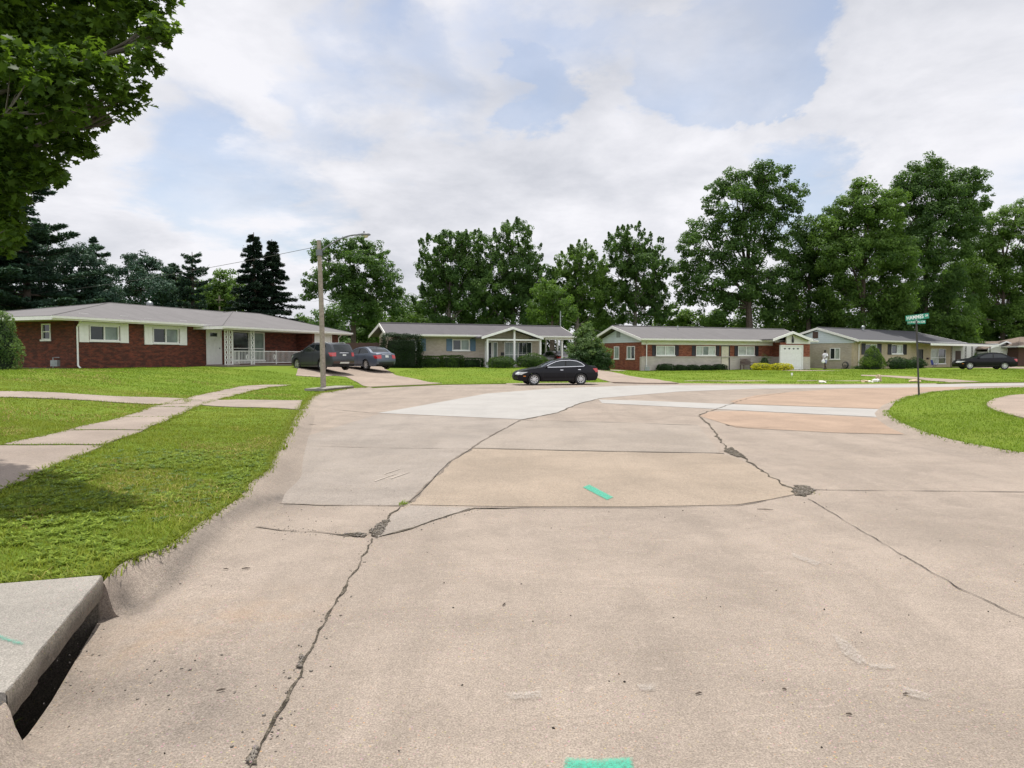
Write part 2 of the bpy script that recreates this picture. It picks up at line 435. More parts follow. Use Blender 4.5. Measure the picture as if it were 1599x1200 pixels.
M_['soffit'] = flat_mat('soffit_paint', (.62, .62, .55), .7, var=.06)
M_['black_paint'] = flat_mat('black_paint', (.018, .018, .022), .5)
M_['blue_paint'] = flat_mat('blue_grey_paint', (.10, .17, .24), .6)
M_['beige_door'] = flat_mat('beige_door_paint', (.60, .56, .44), .5)
M_['brown_paint'] = flat_mat('brown_paint', (.075, .04, .03), .6)
M_['brick_red'] = brick_mat('red_brick', (.205, .042, .020), (.085, .022, .014), (.15, .085, .06), patches=(.045, .018, .014))
M_['brick_red2'] = brick_mat('orange_red_brick', (.30, .075, .030), (.19, .045, .022), (.30, .20, .15), patches=(.13, .035, .022))
M_['brick_beige'] = brick_mat('beige_brick', (.46, .41, .34), (.38, .34, .28), (.48, .44, .39), patches=(.37, .33, .27))
M_['brick_tan'] = brick_mat('tan_brick', (.52, .44, .30), (.43, .36, .24), (.50, .45, .35), patches=(.45, .37, .25))
M_['stone_white'] = brick_mat('whitewashed_brick', (.52, .49, .44), (.42, .39, .34), (.52, .50, .45), w=.3, h=.1, patches=(.45, .42, .37))
M_['brick_dark'] = brick_mat('dark_brown_brick', (.10, .04, .03), (.06, .03, .02), (.12, .09, .07))
M_['shingle_a'] = shingle_mat('grey_shingle', (.125, .119, .121))
M_['shingle_b'] = shingle_mat('charcoal_shingle', (.082, .077, .083))
M_['shingle_c'] = shingle_mat('pale_grey_shingle', (.115, .110, .112))
M_['shingle_d'] = shingle_mat('slate_shingle', (.060, .060, .068))
M_['shingle_e'] = shingle_mat('tan_shingle', (.15, .115, .09))
M_['siding_blue'] = siding_mat('pale_blue_siding', (.56, .62, .66))
M_['siding_white'] = siding_mat('white_siding', (.74, .73, .70))
M_['garage'] = siding_mat('garage_door_white', (.74, .75, .74), .53)
M_['pane'] = glass_mat('window_glass_dark', (.022, .030, .030))
M_['pane_blind'] = glass_mat('window_glass_blinds', (.17, .22, .19), .12)
M_['pane_curtain'] = glass_mat('window_glass_curtain', (.38, .42, .38), .15)
M_['car_glass'] = glass_mat('car_glass', (.012, .016, .018), .03)
M_['car_glass_light'] = glass_mat('car_glass_pale', (.10, .14, .14), .05)
M_['rubber'] = flat_mat('tyre_rubber', (.022, .022, .022), .8)
M_['under'] = flat_mat('underbody_black', (.012, .012, .012), .8)
M_['alloy'] = flat_mat('alloy_metal', (.55, .55, .55), .35, metal=.7, var=.05)
M_['chrome'] = flat_mat('chrome_trim', (.75, .75, .76), .2, metal=.9, var=.03)
M_['red_lens'] = flat_mat('red_lens', (.45, .012, .015), .15, coat=1)
M_['clear_lens'] = flat_mat('clear_lens', (.55, .57, .58), .12, metal=.3, coat=1)
M_['amber'] = flat_mat('amber_lens', (.6, .2, .03), .2)
M_['plate'] = flat_mat('plate_white', (.6, .62, .62), .5)
M_['car_black'] = flat_mat('black_car_paint', (.004, .004, .007), .35, var=.05, spec=.15, coat=.22)
M_['car_grey'] = flat_mat('dark_grey_car_paint', (.036, .041, .050), .35, metal=.3, var=.05, coat=.3)
M_['car_blue'] = flat_mat('blue_grey_car_paint', (.085, .105, .140), .35, metal=.3, var=.05, coat=.3)
M_['car_maroon'] = flat_mat('dark_maroon_paint', (.03, .008, .01), .3, coat=1)
M_['wood_pole'] = flat_mat('weathered_pole', (.27, .235, .19), .9, var=.25, scale=9)
M_['steel'] = flat_mat('galvanised_steel', (.30, .32, .33), .5, metal=.6)
M_['dark_steel'] = flat_mat('dark_steel', (.06, .06, .055), .6, metal=.3, var=.3)
M_['lamp_grey'] = flat_mat('lamp_grey_paint', (.14, .15, .165), .5)
M_['lamp_lens'] = flat_mat('lamp_glass', (.45, .42, .28), .25)
M_['green_sign'] = flat_mat('sign_green', (.01, .25, .16), .45)
M_['sign_white'] = flat_mat('sign_letter_white', (.85, .88, .86), .5)
M_['bark'] = flat_mat('bark_brown', (.075, .058, .045), .95, var=.4, scale=5)
M_['bark_grey'] = flat_mat('bark_grey', (.12, .105, .09), .95, var=.35, scale=5)
M_['leaf_maple'] = leaf_mat('maple_leaf', (.024, .052, .010), (.085, .155, .018), .36, tcol=(.20, .34, .02))
M_['leaf_dark'] = leaf_mat('dark_leaf', (.024, .056, .018), (.115, .200, .046), .36)
M_['leaf_mid'] = leaf_mat('mid_leaf', (.034, .074, .018), (.155, .250, .050), .38)
M_['leaf_light'] = leaf_mat('light_leaf', (.050, .10, .020), (.20, .32, .055), .35)
M_['leaf_silver'] = leaf_mat('silvery_leaf', (.032, .070, .024), (.19, .27, .10), .35)
M_['needle'] = leaf_mat('blue_green_needle', (.020, .048, .034), (.070, .125, .080), .15)
M_['needle_dark'] = leaf_mat('dark_needle', (.009, .022, .015), (.034, .060, .036), .1)
M_['hedge'] = leaf_mat('hedge_leaf', (.010, .026, .008), (.045, .095, .022), .12)
M_['hedge_dark'] = leaf_mat('dark_hedge_leaf', (.006, .016, .005), (.026, .055, .014), .08)
M_['shrub'] = leaf_mat('shrub_leaf', (.016, .040, .008), (.085, .150, .025), .2)
M_['conebush'] = leaf_mat('cone_bush_leaf', (.030, .065, .010), (.14, .22, .03), .2)
M_['yellow_leaf'] = leaf_mat('yellow_leaf', (.20, .24, .010), (.80, .72, .03), .3, tcol=(.6, .55, .03))
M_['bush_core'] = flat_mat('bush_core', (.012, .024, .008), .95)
M_['grass'] = None
def grass_ground():
    m = Mat('lawn_turf'); v = m.coord('Object')
    a = m.ramp(m.noise(v, .35, 6, .65, .5), [(.30, (.090, .140, .012)), (.50, (.145, .190, .016)), (.66, (.21, .200, .035))])
    b = m.ramp(m.noise(v, 6, 6, .7), [(.3, (.045, .095, .010)), (.7, (.17, .26, .03))])
    c = m.ramp(m.noise(v, 45, 4, .75), [(.3, (.03, .07, .008)), (.7, (.19, .29, .035))])
    col = m.mix(.35, a, b); col = m.mix(.4, col, c)
    dry = m.ramp(m.noise(v, .8, 5, .7, .8), [(.60, (0, 0, 0)), (.74, (1, 1, 1))])
    col = m.mix(m.math('MULTIPLY', dry, .45), col, (.22, .20, .05))
    m.base(col); m.p.inputs['Roughness'].default_value = .95; m.p.inputs['Specular IOR Level'].default_value = .1
    m.bump(m.noise(v, 40, 5, .7), 1.0, .03); return m.m
M_['grass'] = grass_ground()
M_['blade'] = leaf_mat('grass_blade', (.075, .115, .008), (.27, .31, .042), .33, .6, tcol=(.27, .34, .03))
M_['blade_bright'] = leaf_mat('grass_blade_green', (.075, .125, .010), (.25, .33, .040), .33, .6, tcol=(.23, .36, .03))
M_['straw'] = leaf_mat('straw_blade', (.20, .15, .05), (.42, .36, .12), .2, .7, tcol=(.4, .34, .12))
M_['soil'] = flat_mat('soil', (.10, .11, .05), .95, var=.3, scale=.4)
# ------------------------------------------------------------------ terrain
def smooth(t):
    t = np.clip(t, 0, 1); return t*t*(3-2*t)
LC = [(-1.55, -8), (-1.72, -3), (-2.02, 1.2), (-2.12, 2.85), (-2.25, 3.35), (-2.75, 4.78), (-2.80, 5.05)] + \
     [G(x, y, .12) for x, y in [(250, 862), (310, 817), (372, 780), (385, 757), (418, 735), (430, 705), (452, 665), (466, 641), (481, 622), (497, 612)]] + \
     [G(x, y, .07) for x, y in [(512, 612), (550, 606), (576, 604.5)]]
FC = [G(x, y, .05) for x, y in [(692, 600), (790, 598.6), (955, 597.2), (1058, 598.6), (1200, 599.6), (1300, 600), (1460, 598.8), (1530, 597.2), (1600, 596.5)]] + [(60, 43.5), (110, 45)]
CHAIN = np.array(LC + FC)
RP = np.array(LC + FC + [(110, -12), (-1.5, -12)])
def pdist(P, C):
    P = np.atleast_2d(P).astype(float); C = np.asarray(C, float); A = C[:-1]; B = C[1:]; d = np.full(len(P), 1e9)
    for a, b in zip(A, B):
        ab = b-a; t = np.clip(((P-a) @ ab)/(ab @ ab), 0, 1); q = a + t[:, None]*ab
        d = np.minimum(d, np.hypot(*(P-q).T))
    return d
def inside(P, poly):
    P = np.atleast_2d(P); poly = np.asarray(poly); x, y = P[:, 0], P[:, 1]; c = np.zeros(len(P), bool)
    x0, y0 = poly[-1]
    for x1, y1 in poly:
        with np.errstate(divide='ignore', invalid='ignore'):
            k = ((y1 > y) != (y0 > y)) & (x < (x0-x1)*(y-y1)/(y0-y1+1e-30)+x1)
        c ^= k; x0, y0 = x1, y1
    return c
def lump(P):
    x, y = P[:, 0], P[:, 1]
    return .012*np.sin(x*1.9+y*.7)+.010*np.sin(y*2.3-x*.8+1)+.02*np.sin(x*.45+1.3)*np.sin(y*.38)
def H(P):
    P = np.atleast_2d(np.asarray(P, float)); x, y = P[:, 0], P[:, 1]
    d = np.where(inside(P, RP), 0, pdist(P, CHAIN))
    he = np.interp(y, [14, 32], [.12, .045])
    zh = np.interp(x, [-30, -14, -9, 4, 10, 80], [.97, .97, .72, .62, .34, .32])*np.interp(y, [4, 28], [.5, 1])
    dip = -.04*np.exp(-((y-4)/2.5)**2)*0
    return he + (zh-he)*smooth((d-.3)/12.0) + lump(P)*smooth(d/1.0) + dip
ISL = [G(x, y, .1) for x, y in [(1386, 641), (1394, 650), (1415, 662), (1450, 675), (1490, 686), (1530, 694), (1600, 706)]] + [(12.0, 9.8), (22, 4), (40, 2), (90, 2), (90, 39.5)] + \
      [G(x, y, .06) for x, y in [(1600, 606), (1520, 608.5), (1460, 613), (1420, 621), (1396, 631)]]
ISL = np.array(ISL)
def HI(P):
    P = np.atleast_2d(np.asarray(P, float)); d = pdist(P, np.vstack([ISL, ISL[:1]]))
    return .07 + .14*smooth(d/3.0) + lump(P)*.5*smooth(d)
INL = np.array([(-2.20, 3.2), (-2.74, 4.75)])
def ZR(P):
    P = np.atleast_2d(np.asarray(P, float)); d = pdist(P, INL)
    return -.11*np.exp(-(d/.42)**2) + 0*d
def h1(x, y): return float(H([(x, y)])[0])
def GH(px, py, f=H, add=0.0):
    z = .1
    for _ in range(14):
        p = G(px, py, z); z = .5*z + .5*(float(f([p])[0])+add)
    return G(px, py, z)

def densify(poly, step, close=True):
    out = []; n = len(poly)
    for i in range(n if close else n-1):
        a = np.array(poly[i][:2], float); b = np.array(poly[(i+1) % n][:2], float)
        st = step((a+b)/2) if callable(step) else step
        k = max(1, int(np.ceil(np.hypot(*(b-a))/st)))
        for j in range(k): out.append(tuple(a+(b-a)*j/k))
    if not close: out.append(tuple(poly[-1][:2]))
    return out
def sheet(name, poly, mat, zf, off=0.0, grids=(), step=1.0, skirt=.0, attrs=None, edge_jit=0.0, parent=None, smoothf=True):
    """flat-ish ground sheet filling poly; grids = (x0,x1,y0,y1,d) interior points"""
    poly = densify(poly, step)
    if edge_jit:
        pn = np.array(poly); nx = np.roll(pn, -1, 0)-np.roll(pn, 1, 0); nx /= (np.hypot(nx[:, 0], nx[:, 1])[:, None]+1e-9)
        pn = pn + np.stack([-nx[:, 1], nx[:, 0]], 1)*rng.normal(0, edge_jit, len(pn))[:, None]
        poly = [tuple(p) for p in pn]
    pa = np.array(poly); pts = []
    done = []
    for (x0, x1, y0, y1, d) in grids:
        gx, gy = np.meshgrid(np.arange(x0, x1, d), np.arange(y0, y1, d)); g = np.stack([gx.ravel(), gy.ravel()], 1).astype(float)
        g[::2] += d*.03
        k = inside(g, pa); g = g[k]
        if len(g) == 0: continue
        for (a0, a1, b0, b1) in done:
            g = g[~((g[:, 0] > a0) & (g[:, 0] < a1) & (g[:, 1] > b0) & (g[:, 1] < b1))]
        if len(g) == 0: continue
        dd = pdist(g, np.vstack([pa, pa[:1]])); g = g[dd > min(d*.3, .3)]
        pts.append(g); done.append((x0, x1, y0, y1))
    allp = [Vector(p) for p in poly] + [Vector(p) for g in pts for p in g.tolist()]
    n = len(poly); edges = [(i, (i+1) % n) for i in range(n)]
    V, E, Fc, *_ = delaunay_2d_cdt(allp, edges, [], 1, 1e-5)
    xy = np.array([(v.x, v.y) for v in V]); z = zf(xy)+off
    me = bpy.data.meshes.new(name)
    verts = [(a, b, c) for (a, b), c in zip(xy.tolist(), z.tolist())]
    faces = [tuple(f) for f in Fc]
    if skirt:
        from collections import Counter
        ec = Counter(); dr = {}
        for f in faces:
            for i in range(len(f)):
                a, b = f[i], f[(i+1) % len(f)]; k = (min(a, b), max(a, b)); ec[k] += 1; dr[k] = (a, b)
        low = {}
        for k, c in ec.items():
            if c == 1:
                a, b = dr[k]
                for q in (a, b):
                    if q not in low:
                        low[q] = len(verts); x_, y_, z_ = verts[q]; verts.append((x_, y_, z_-skirt))
                faces.append((b, a, low[a], low[b]))
    me.from_pydata(verts, [], faces); me.materials.append(mat)
    P = np.array(verts)
    if attrs:
        for an, fn in attrs.items():
            a = me.attributes.new(an, 'FLOAT', 'POINT'); a.data.foreach_set('value', fn(P).astype(np.float32))
    if smoothf: me.shade_smooth(); me.set_sharp_from_angle(angle=R(50))
    me.update()
    o = bpy.data.objects.new(name, me); COL.objects.link(o)
    if parent is not None: o.parent = parent
    return o
def struct(o): o['kind'] = 'structure'; return o

# stains with shapes of their own
gut = np.array([(-2.60, 4.75), G(215, 935), G(262, 905), G(300, 872), G(345, 832), G(392, 800), G(440, 775)])
fan = np.array([(-2.35, 3.6), G(180, 1065), G(250, 1045), G(330, 1070), G(330, 1130)])
def stain(P):
    p = P[:, :2]; d = pdist(p, gut); n = .5+.5*np.sin(p[:, 0]*23+np.sin(p[:, 1]*17)*2)*np.sin(p[:, 1]*19)
    s = 0.0 + .56*np.exp(-(d/.085)**2)*(.7+.4*n) + .07*np.exp(-(d/.25)**2)
    d2 = pdist(p, fan); s += .32*np.exp(-(d2/.19)**2)*(.6+.6*n)
    d3 = pdist(p, np.array([(-2.3, 3.5), (-2.8, 4.9)])); s += .16*np.exp(-(d3/.09)**2)
    far = pdist(p, np.array([G(395, 790), G(415, 735), G(450, 680), G(470, 650)])+np.array([(.35, 0)])); s += .22*np.exp(-(far/.2)**2)
    d4 = pdist(p, np.array([G(100, 1200), G(230, 1150)])); s += .12*np.exp(-(d4/.2)**2)
    return np.clip(s, 0, .85)
def rust(P):
    p = P[:, :2]; d = pdist(p, np.array([G(250, 980), G(420, 950)])); return .28*np.exp(-(d/.35)**2)
road_edge = [(-1.2, -8), (-2.4, 1.0), (-2.5, 2.88), (-2.12, 2.93), (-2.28, 3.45), (-2.74, 4.72), (-2.80, 4.95), (-3.1, 5.2)]
road_poly = road_edge + [(c[0]-.9, c[1]) for c in LC[7:16]] + [(-9.4, 36), (-14, 41), (-12, 50), (20, 49), (110, 50), (110, -8)]
road = struct(sheet('road', road_poly, M_['road'], ZR, 0, grids=[(-4.2, .2, 1.6, 7.4, .075), (-8, 8, -2, 14, .6), (-20, 110, -8, 50, 4)], step=lambda m: .12 if m[1] < 8 and m[0] < 0 else 3, skirt=.14, attrs={'stain': stain, 'rust': rust}))

# surrounding ground, open only where the storm inlet chamber goes down
g = MB(); hx0, hx1, hy0, hy1 = -3.9, -1.9, 2.4, 5.3; B = 2500
for (a, b, c, d) in [(-B, B, hy1, B), (-B, B, -B, hy0), (-B, hx0, hy0, hy1), (hx1, B, hy0, hy1)]:
    g.quad((a, c, -.2), (b, c, -.2), (b, d, -.2), (a, d, -.2))
struct(g.build('ground', M_['soil'], uv=False))

lawn_b = [(-3.95, -8), (-3.95, 4.40), (-3.25, 4.50), (-2.72, 4.68)] + [(x-.02, y) for x, y in LC[6:]] + FC + [(110, 160), (-110, 160), (-110, -8)]
lawn = struct(sheet('lawn', lawn_b, M_['grass'], H, 0, grids=[(-12, -2, 2, 16, .28), (-32, 0, 0, 50, .9), (-60, 60, 20, 75, 2.2), (-110, 110, -8, 160, 9)],
                    step=lambda m: .2 if m[1] < 12 and m[0] > -5 and m[0] < 0 else (.8 if m[1] < 60 and abs(m[0]) < 60 else 8), skirt=.2, edge_jit=.02))
isl = struct(sheet('lawn', ISL.tolist(), M_['grass'], HI, 0, grids=[(6, 30, 9, 36, .7), (6, 90, 2, 40, 3)], step=.5, skirt=.2, edge_jit=.015))

# ---- rolled kerbs swept along the grass edge
def kerb(pts, w, name, zt, zb, cap=True, jit=.0):
    pts = np.array(densify(pts, .18, close=False)); n = len(pts)
    # round off the corners of the traced line
    for _ in range(3): pts[1:-1] = .25*pts[:-2]+.5*pts[1:-1]+.25*pts[2:]
    tn = np.gradient(pts, axis=0); tn /= np.hypot(tn[:, 0], tn[:, 1])[:, None]; nr = np.stack([tn[:, 1], -tn[:, 0]], 1)
    prof = [(-.10, -.30, .6), (-.09, -.05, 1), (-.01, -.03, 1), (.02, .0, 1), (.06, -.002, .97), (.12, 0, .82), (.20, 0, .50), (.28, 0, .22), (.36, 0, .07), (.44, .0015, 0), (.50, -.02, 0), (.50, -.30, 0)]
    V = []; q = len(prof)
    top = zt(pts)
    ws_ = (np.ones(n)*w if not callable(w) else w(np.arange(n)/max(1, n-1), pts))[:, None]
    for (o, dz, k) in prof:
        p = pts + nr*(o*ws_/.46 if o > 0 else o); zb_ = zb(p); V.append(np.column_stack([p, zb_+(top-zb_)*k+dz]))
    V = np.array(V).transpose(1, 0, 2).reshape(-1, 3)
    Fq = [(i*q+j, (i+1)*q+j, (i+1)*q+j+1, i*q+j+1) for i in range(n-1) for j in range(q-1)]
    me = bpy.data.meshes.new(name); caps = [tuple(range(q)), tuple((n-1)*q+j for j in range(q-1, -1, -1))] if cap else []
    me.from_pydata(V.tolist(), [], [f[::-1] for f in Fq]+caps); me.materials.append(M_['curb'])
    for an, fn in (('stain', stain), ('rust', rust)):
        a = me.attributes.new(an, 'FLOAT', 'POINT'); a.data.foreach_set('value', fn(V).astype(np.float32))
    me.shade_smooth(); me.set_sharp_from_angle(angle=R(45)); me.update()
    o = bpy.data.objects.new(name, me); COL.objects.link(o); return struct(o)
ht = lambda p: H(p)*0+np.interp(p[:, 1], [14, 32], [.12, .045])
kerb([(-2.655, 4.545), (-2.74, 4.80), (-2.84, 5.1)]+LC[7:], lambda t, p: np.interp(np.hypot(p[:, 0]+2.655, p[:, 1]-4.545), [0, .35, 1.2], [.10, .30, .46]), 'kerb', lambda p: ht(p)+.012, ZR)
kerb([(-1.6, -6), (-1.72, -3), (-2.02, 1.2), (-2.10, 2.4), (-2.13, 2.92)], lambda t, p: np.interp(2.92-p[:, 1], [0, .10, .25, .9], [.10, .26, .42, .5]), 'kerb', lambda p: ht(p)+.03, lambda p: ZR(p)*.9)
kerb([tuple(p) for p in FC[1:3]], .4, 'kerb', ht, ZR); kerb([tuple(p) for p in FC[3:7]], .4, 'kerb', ht, ZR)
ik = [tuple(p) for p in ISL[:8]][::-1]; ik2 = [tuple(p) for p in ISL[-5:]][::-1]
kerb((ik2[::-1]+ik[::-1])[::-1][::-1], .42, 'kerb', lambda p: 0*p[:, 0]+.085, ZR)

# ---- slabs of other pours in the road
def flatpoly(name, px, mat, off, step=.6, jit=0, zf=ZR):
    P = [G(x, y) for x, y in px]
    return struct(sheet(name, P, mat, zf, off, grids=(), step=step, edge_jit=jit, smoothf=False))
flatpoly('road_slab', [(388, 788), (400, 755), (438, 716), (452, 690), (592, 647), (815, 656), (760, 685), (700, 725), (640, 784), (628, 790), (500, 789)], M_['road_grey'], .004)
flatpoly('road_slab', [(640, 789), (700, 725), (735, 700.5), (900, 704.5), (1125, 709), (1150, 715), (1200, 742), (1248, 771), (1205, 780), (1150, 789), (1000, 792), (800, 792)], M_['road_tan'], .005)
flatpoly('road_slab', [(735, 700), (815, 656), (950, 659), (1090, 664), (1125, 708), (900, 704)], M_['road_pink'], .0045)
flatpoly('road_slab', [(590, 645.5), (640, 637), (760, 615), (870, 606.5), (1000, 602.2), (1300, 601.8), (1480, 600.5), (1599, 599), (1599, 602.5), (1480, 605), (1180, 607.5), (1060, 612), (940, 622), (905, 630), (870, 645), (815, 655.5)], M_['road_light'], .006)
flatpoly('road_slab', [(935, 624.5), (1000, 626), (1150, 632), (1385, 640), (1384, 652.5), (1150, 641), (940, 630)], M_['road_light'], .007)
flatpoly('road_slab', [(1140, 627), (1180, 618), (1240, 612), (1330, 607), (1440, 605), (1510, 604.5), (1500, 608), (1440, 613), (1397, 628), (1385, 639.5), (1150, 631)], M_['road_orange'], .0065)
flatpoly('road_slab', [(1092, 650), (1110, 643), (1160, 642.5), (1384, 654), (1450, 680), (1300, 676), (1150, 668)], M_['road_orange'], .0055)
flatpoly('road_slab', [(585, 841), (640, 826), (700, 806), (735, 794), (640, 791), (612, 805)], M_['road_grey'], .005)

# ---- joints and cracks
def crack(px, w, mat='crack', jit=.02, name='road_joint', off=.0075, wj=.5, step=.10, ends=True):
    P = np.array(densify([G(x, y) for x, y in px], step, close=False)); n = len(P)
    t = np.gradient(P, axis=0); t /= np.hypot(t[:, 0], t[:, 1])[:, None]+1e-9; nr = np.stack([t[:, 1], -t[:, 0]], 1)
    def nz(k):
        a = rng.normal(0, 1, n); 
        for _ in range(k): a[1:-1] = (a[:-2]+a[1:-1]+a[2:])/3
        return a/(a.std()+1e-6)
    P = P + nr*(nz(3)*jit*.6+nz(0)*jit*.18)[:, None]
    dist = P[:, 1]
    wl = w*.5*np.clip(1+wj*nz(2), .25, 3); wr = w*.5*np.clip(1+wj*nz(2), .25, 3)
    V = np.vstack([np.column_stack([P+nr*wl[:, None], ZR(P)+off]), np.column_stack([P-nr*wr[:, None], ZR(P)+off])])
    Fq = [(i, i+1, n+i+1, n+i) for i in range(n-1)]
    return struct(mesh_np(name, V, Fq, M_[mat]))
crack([(385, 1200), (440, 1110), (470, 1040), (520, 950), (560, 880), (585, 842)], 0.0099, 'filler', .012, wj=1.1, step=.035)
crack([(585, 842), (610, 805), (630, 789)], 0.0174, 'filler', .015, wj=.9, step=.05, off=.0072)
crack([(640, 785), (700, 725), (760, 685), (812, 657)], 0.0372, 'crack_soft', .02, wj=.6)
crack([(640, 785), (700, 725), (760, 685), (812, 657)], 0.0112, 'crack', .012, wj=.6, off=.009)
crack([(812, 657), (870, 645), (905, 630.5), (940, 622)], 0.0372, 'filler', .02)
crack([(372, 785), (500, 789.5), (632, 791)], 0.0186, 'crack_soft', .01)
crack([(400, 824), (440, 829), (490, 831), (540, 838), (578, 836)], 0.0248, 'crack_soft', .02, wj=1.0, off=.0072)
crack([(590, 838), (640, 826), (700, 806), (740, 795), (830, 794)], 0.0186, 'filler', .015, wj=.8)
crack([(740, 795), (830, 793.5), (1000, 794), (1150, 791), (1205, 781), (1245, 773)], 0.0112, 'crack', .012)
crack([(735, 701), (900, 705), (1130, 709)], 0.0217, 'crack', .012)
crack([(815, 657), (950, 660), (1090, 665)], 0.0217, 'crack', .012)
crack([(432, 696), (580, 700), (735, 702)], 0.0186, 'crack_soft', .01)
crack([(1090, 650), (1108, 664), (1122, 685), (1138, 704), (1165, 718), (1200, 742), (1250, 771)], 0.0279, 'filler', .025, wj=1.0, step=.06)
crack([(1262, 780), (1300, 803), (1400, 862), (1500, 922), (1640, 985)], 0.0074, 'crack', .010, step=.05)
crack([(1275, 766.5), (1400, 767), (1700, 770)], 0.0174, 'crack', .010)
crack([(1150, 668.5), (1300, 676.5), (1450, 681)], 0.0248, 'crack_soft', .01)
crack([(1088, 649), (1110, 642), (1140, 632), (1170, 622), (1230, 613)], 0.0372, 'filler', .03)
crack([(1130, 664), (1160, 668), (1200, 669)], 0.0310, 'filler', .03)
crack([(520, 640), (590, 646)], 0.0310, 'crack_soft', .01)
crack([(870, 606.8), (960, 603), (1080, 601.8)], 0.0372, 'crack_soft', .01)
crack([(905, 628), (1000, 622), (1090, 617)], 0.0310, 'crack_soft', .02)
def rubble_patch(px, name='road_patch', n=60, smin=.006, smax=.022, mat='filler', spread=1.0):
    cx_, cy_ = np.mean([q[0] for q in px]), np.mean([q[1] for q in px]); px = [(cx_+(a-cx_)*.78, cy_+(b-cy_)*.78) for a, b in px]
    o = flatpoly(name, px, M_[mat], .0082, step=.05, jit=.012)
    P = np.array([G(x, y) for x, y in px]); lo, hi = P.min(0), P.max(0)
    q = rng.uniform(lo, hi, (n*4, 2)); q = q[inside(q, P)][:n]; return q
patch_stones = []
for px, n in [([(572, 832), (585, 820), (598, 812), (612, 808), (606, 822), (600, 836), (588, 843), (578, 840)], 170),
              ([(1232, 770), (1236, 756), (1262, 757), (1280, 766), (1268, 774), (1256, 778), (1240, 776)], 210),
              ([(1124, 704), (1140, 696), (1156, 707), (1170, 717), (1150, 716)], 110),
              ([(520, 836), (560, 832), (578, 834), (572, 841), (545, 840)], 60),
              ([(383, 1200), (398, 1165), (404, 1166), (397, 1198)], 30),
              ([(462, 1046), (470, 1020), (476, 1026), (470, 1048)], 24)]:
    patch_stones.append(rubble_patch(px, n=n))
# loose grit and pebbles: nobody could count them
def stones(name, P, size, mat, zf=ZR, off=.0, seed=1, kind='stuff'):
    r = np.random.default_rng(seed); n = len(P)
    base = np.array([(1, 0, 0), (-1, 0, 0), (0, 1, 0), (0, -1, 0), (0, 0, 1), (0, 0, -.6)], float)
    fc = np.array([(0, 2, 4), (2, 1, 4), (1, 3, 4), (3, 0, 4), (2, 0, 5), (1, 2, 5), (3, 1, 5), (0, 3, 5)])
    s = size*r.uniform(.5, 1.5, (n, 1, 1))*r.uniform(.5, 1.2, (n, 1, 3)); V = base[None]*s*r.uniform(.75, 1.25, (n, 6, 1))
    a = r.uniform(0, 2*PI, n); ca, sa = np.cos(a), np.sin(a)
    x = V[:, :, 0]*ca[:, None]-V[:, :, 1]*sa[:, None]; y = V[:, :, 0]*sa[:, None]+V[:, :, 1]*ca[:, None]
    V = np.stack([x+P[:, None, 0], y+P[:, None, 1], V[:, :, 2]+(zf(P)+off)[:, None]+s[:, :, 0]*.3], 2).reshape(-1, 3)
    Fq = (fc[None]+np.arange(n)[:, None, None]*6).reshape(-1, 3)
    o = mesh_np(name, V, Fq, M_[mat]); o['kind'] = kind; return o
A = np.vstack(patch_stones); stones('gravel', A, .010, 'rubble', off=.006, seed=3)
def around(px, n, sd):
    P = np.array([G(x, y) for x, y in px]); i = rng.integers(0, len(P)-1, n); t = rng.uniform(0, 1, n)[:, None]
    return P[i]*(1-t)+P[i+1]*t + rng.normal(0, sd, (n, 2))
gr = np.vstack([around([(440, 800), (520, 790), (560, 760), (600, 750)], 130, .35), around([(640, 790), (720, 730), (760, 690)], 120, .35), around([(720, 740), (800, 735), (1000, 770)], 40, .6),
                around([(1130, 760), (1250, 775)], 50, .25), around([(585, 840), (470, 1040), (390, 1200)], 90, .05), around([(600, 835), (740, 796)], 60, .05), around([(420, 826), (560, 836)], 70, .06)])
stones('gravel', gr, .0065, 'rubble', seed=4)
nr_ = np.stack([rng.uniform(-2.2, 4.5, 150), rng.uniform(2.4, 9, 150)], 1); stones('gravel', nr_, .0055, 'crack', seed=5)
nr2 = np.vstack([around([(50, 1112), (155, 945), (260, 900), (340, 815)], 70, .06), around([(180, 1050), (330, 1080)], 30, .2)]); stones('gravel', nr2, .006, 'rubble', seed=6)
# dark pebbles and twigs that can be told apart on the near slabs
twb = MB()
for (x, y, a, l) in [(1091, 1083, .4, .035), (1225, 1077, -.4, .02), (1414, 1084, .2, .025), (1326, 1116, -.3, .026), (345, 1078, .5, .04), (384, 888, .3, .06), (353, 889, -.2, .04), (1195, 796, -.2, .16), (485, 663, -.3, .28), (787, 944, 1.2, .05)]:
    p = G(x, y, .006); twb.tube([(p[0]-math.cos(a)*l/2, p[1]-math.sin(a)*l/2, .008), (p[0]+.003, p[1]+.002, .010), (p[0]+math.cos(a)*l/2, p[1]+math.sin(a)*l/2, .008)], [.003, .005, .002], 5)
tw = twb.build('twigs', M_['bark'], uv=False); tw['kind'] = 'stuff'

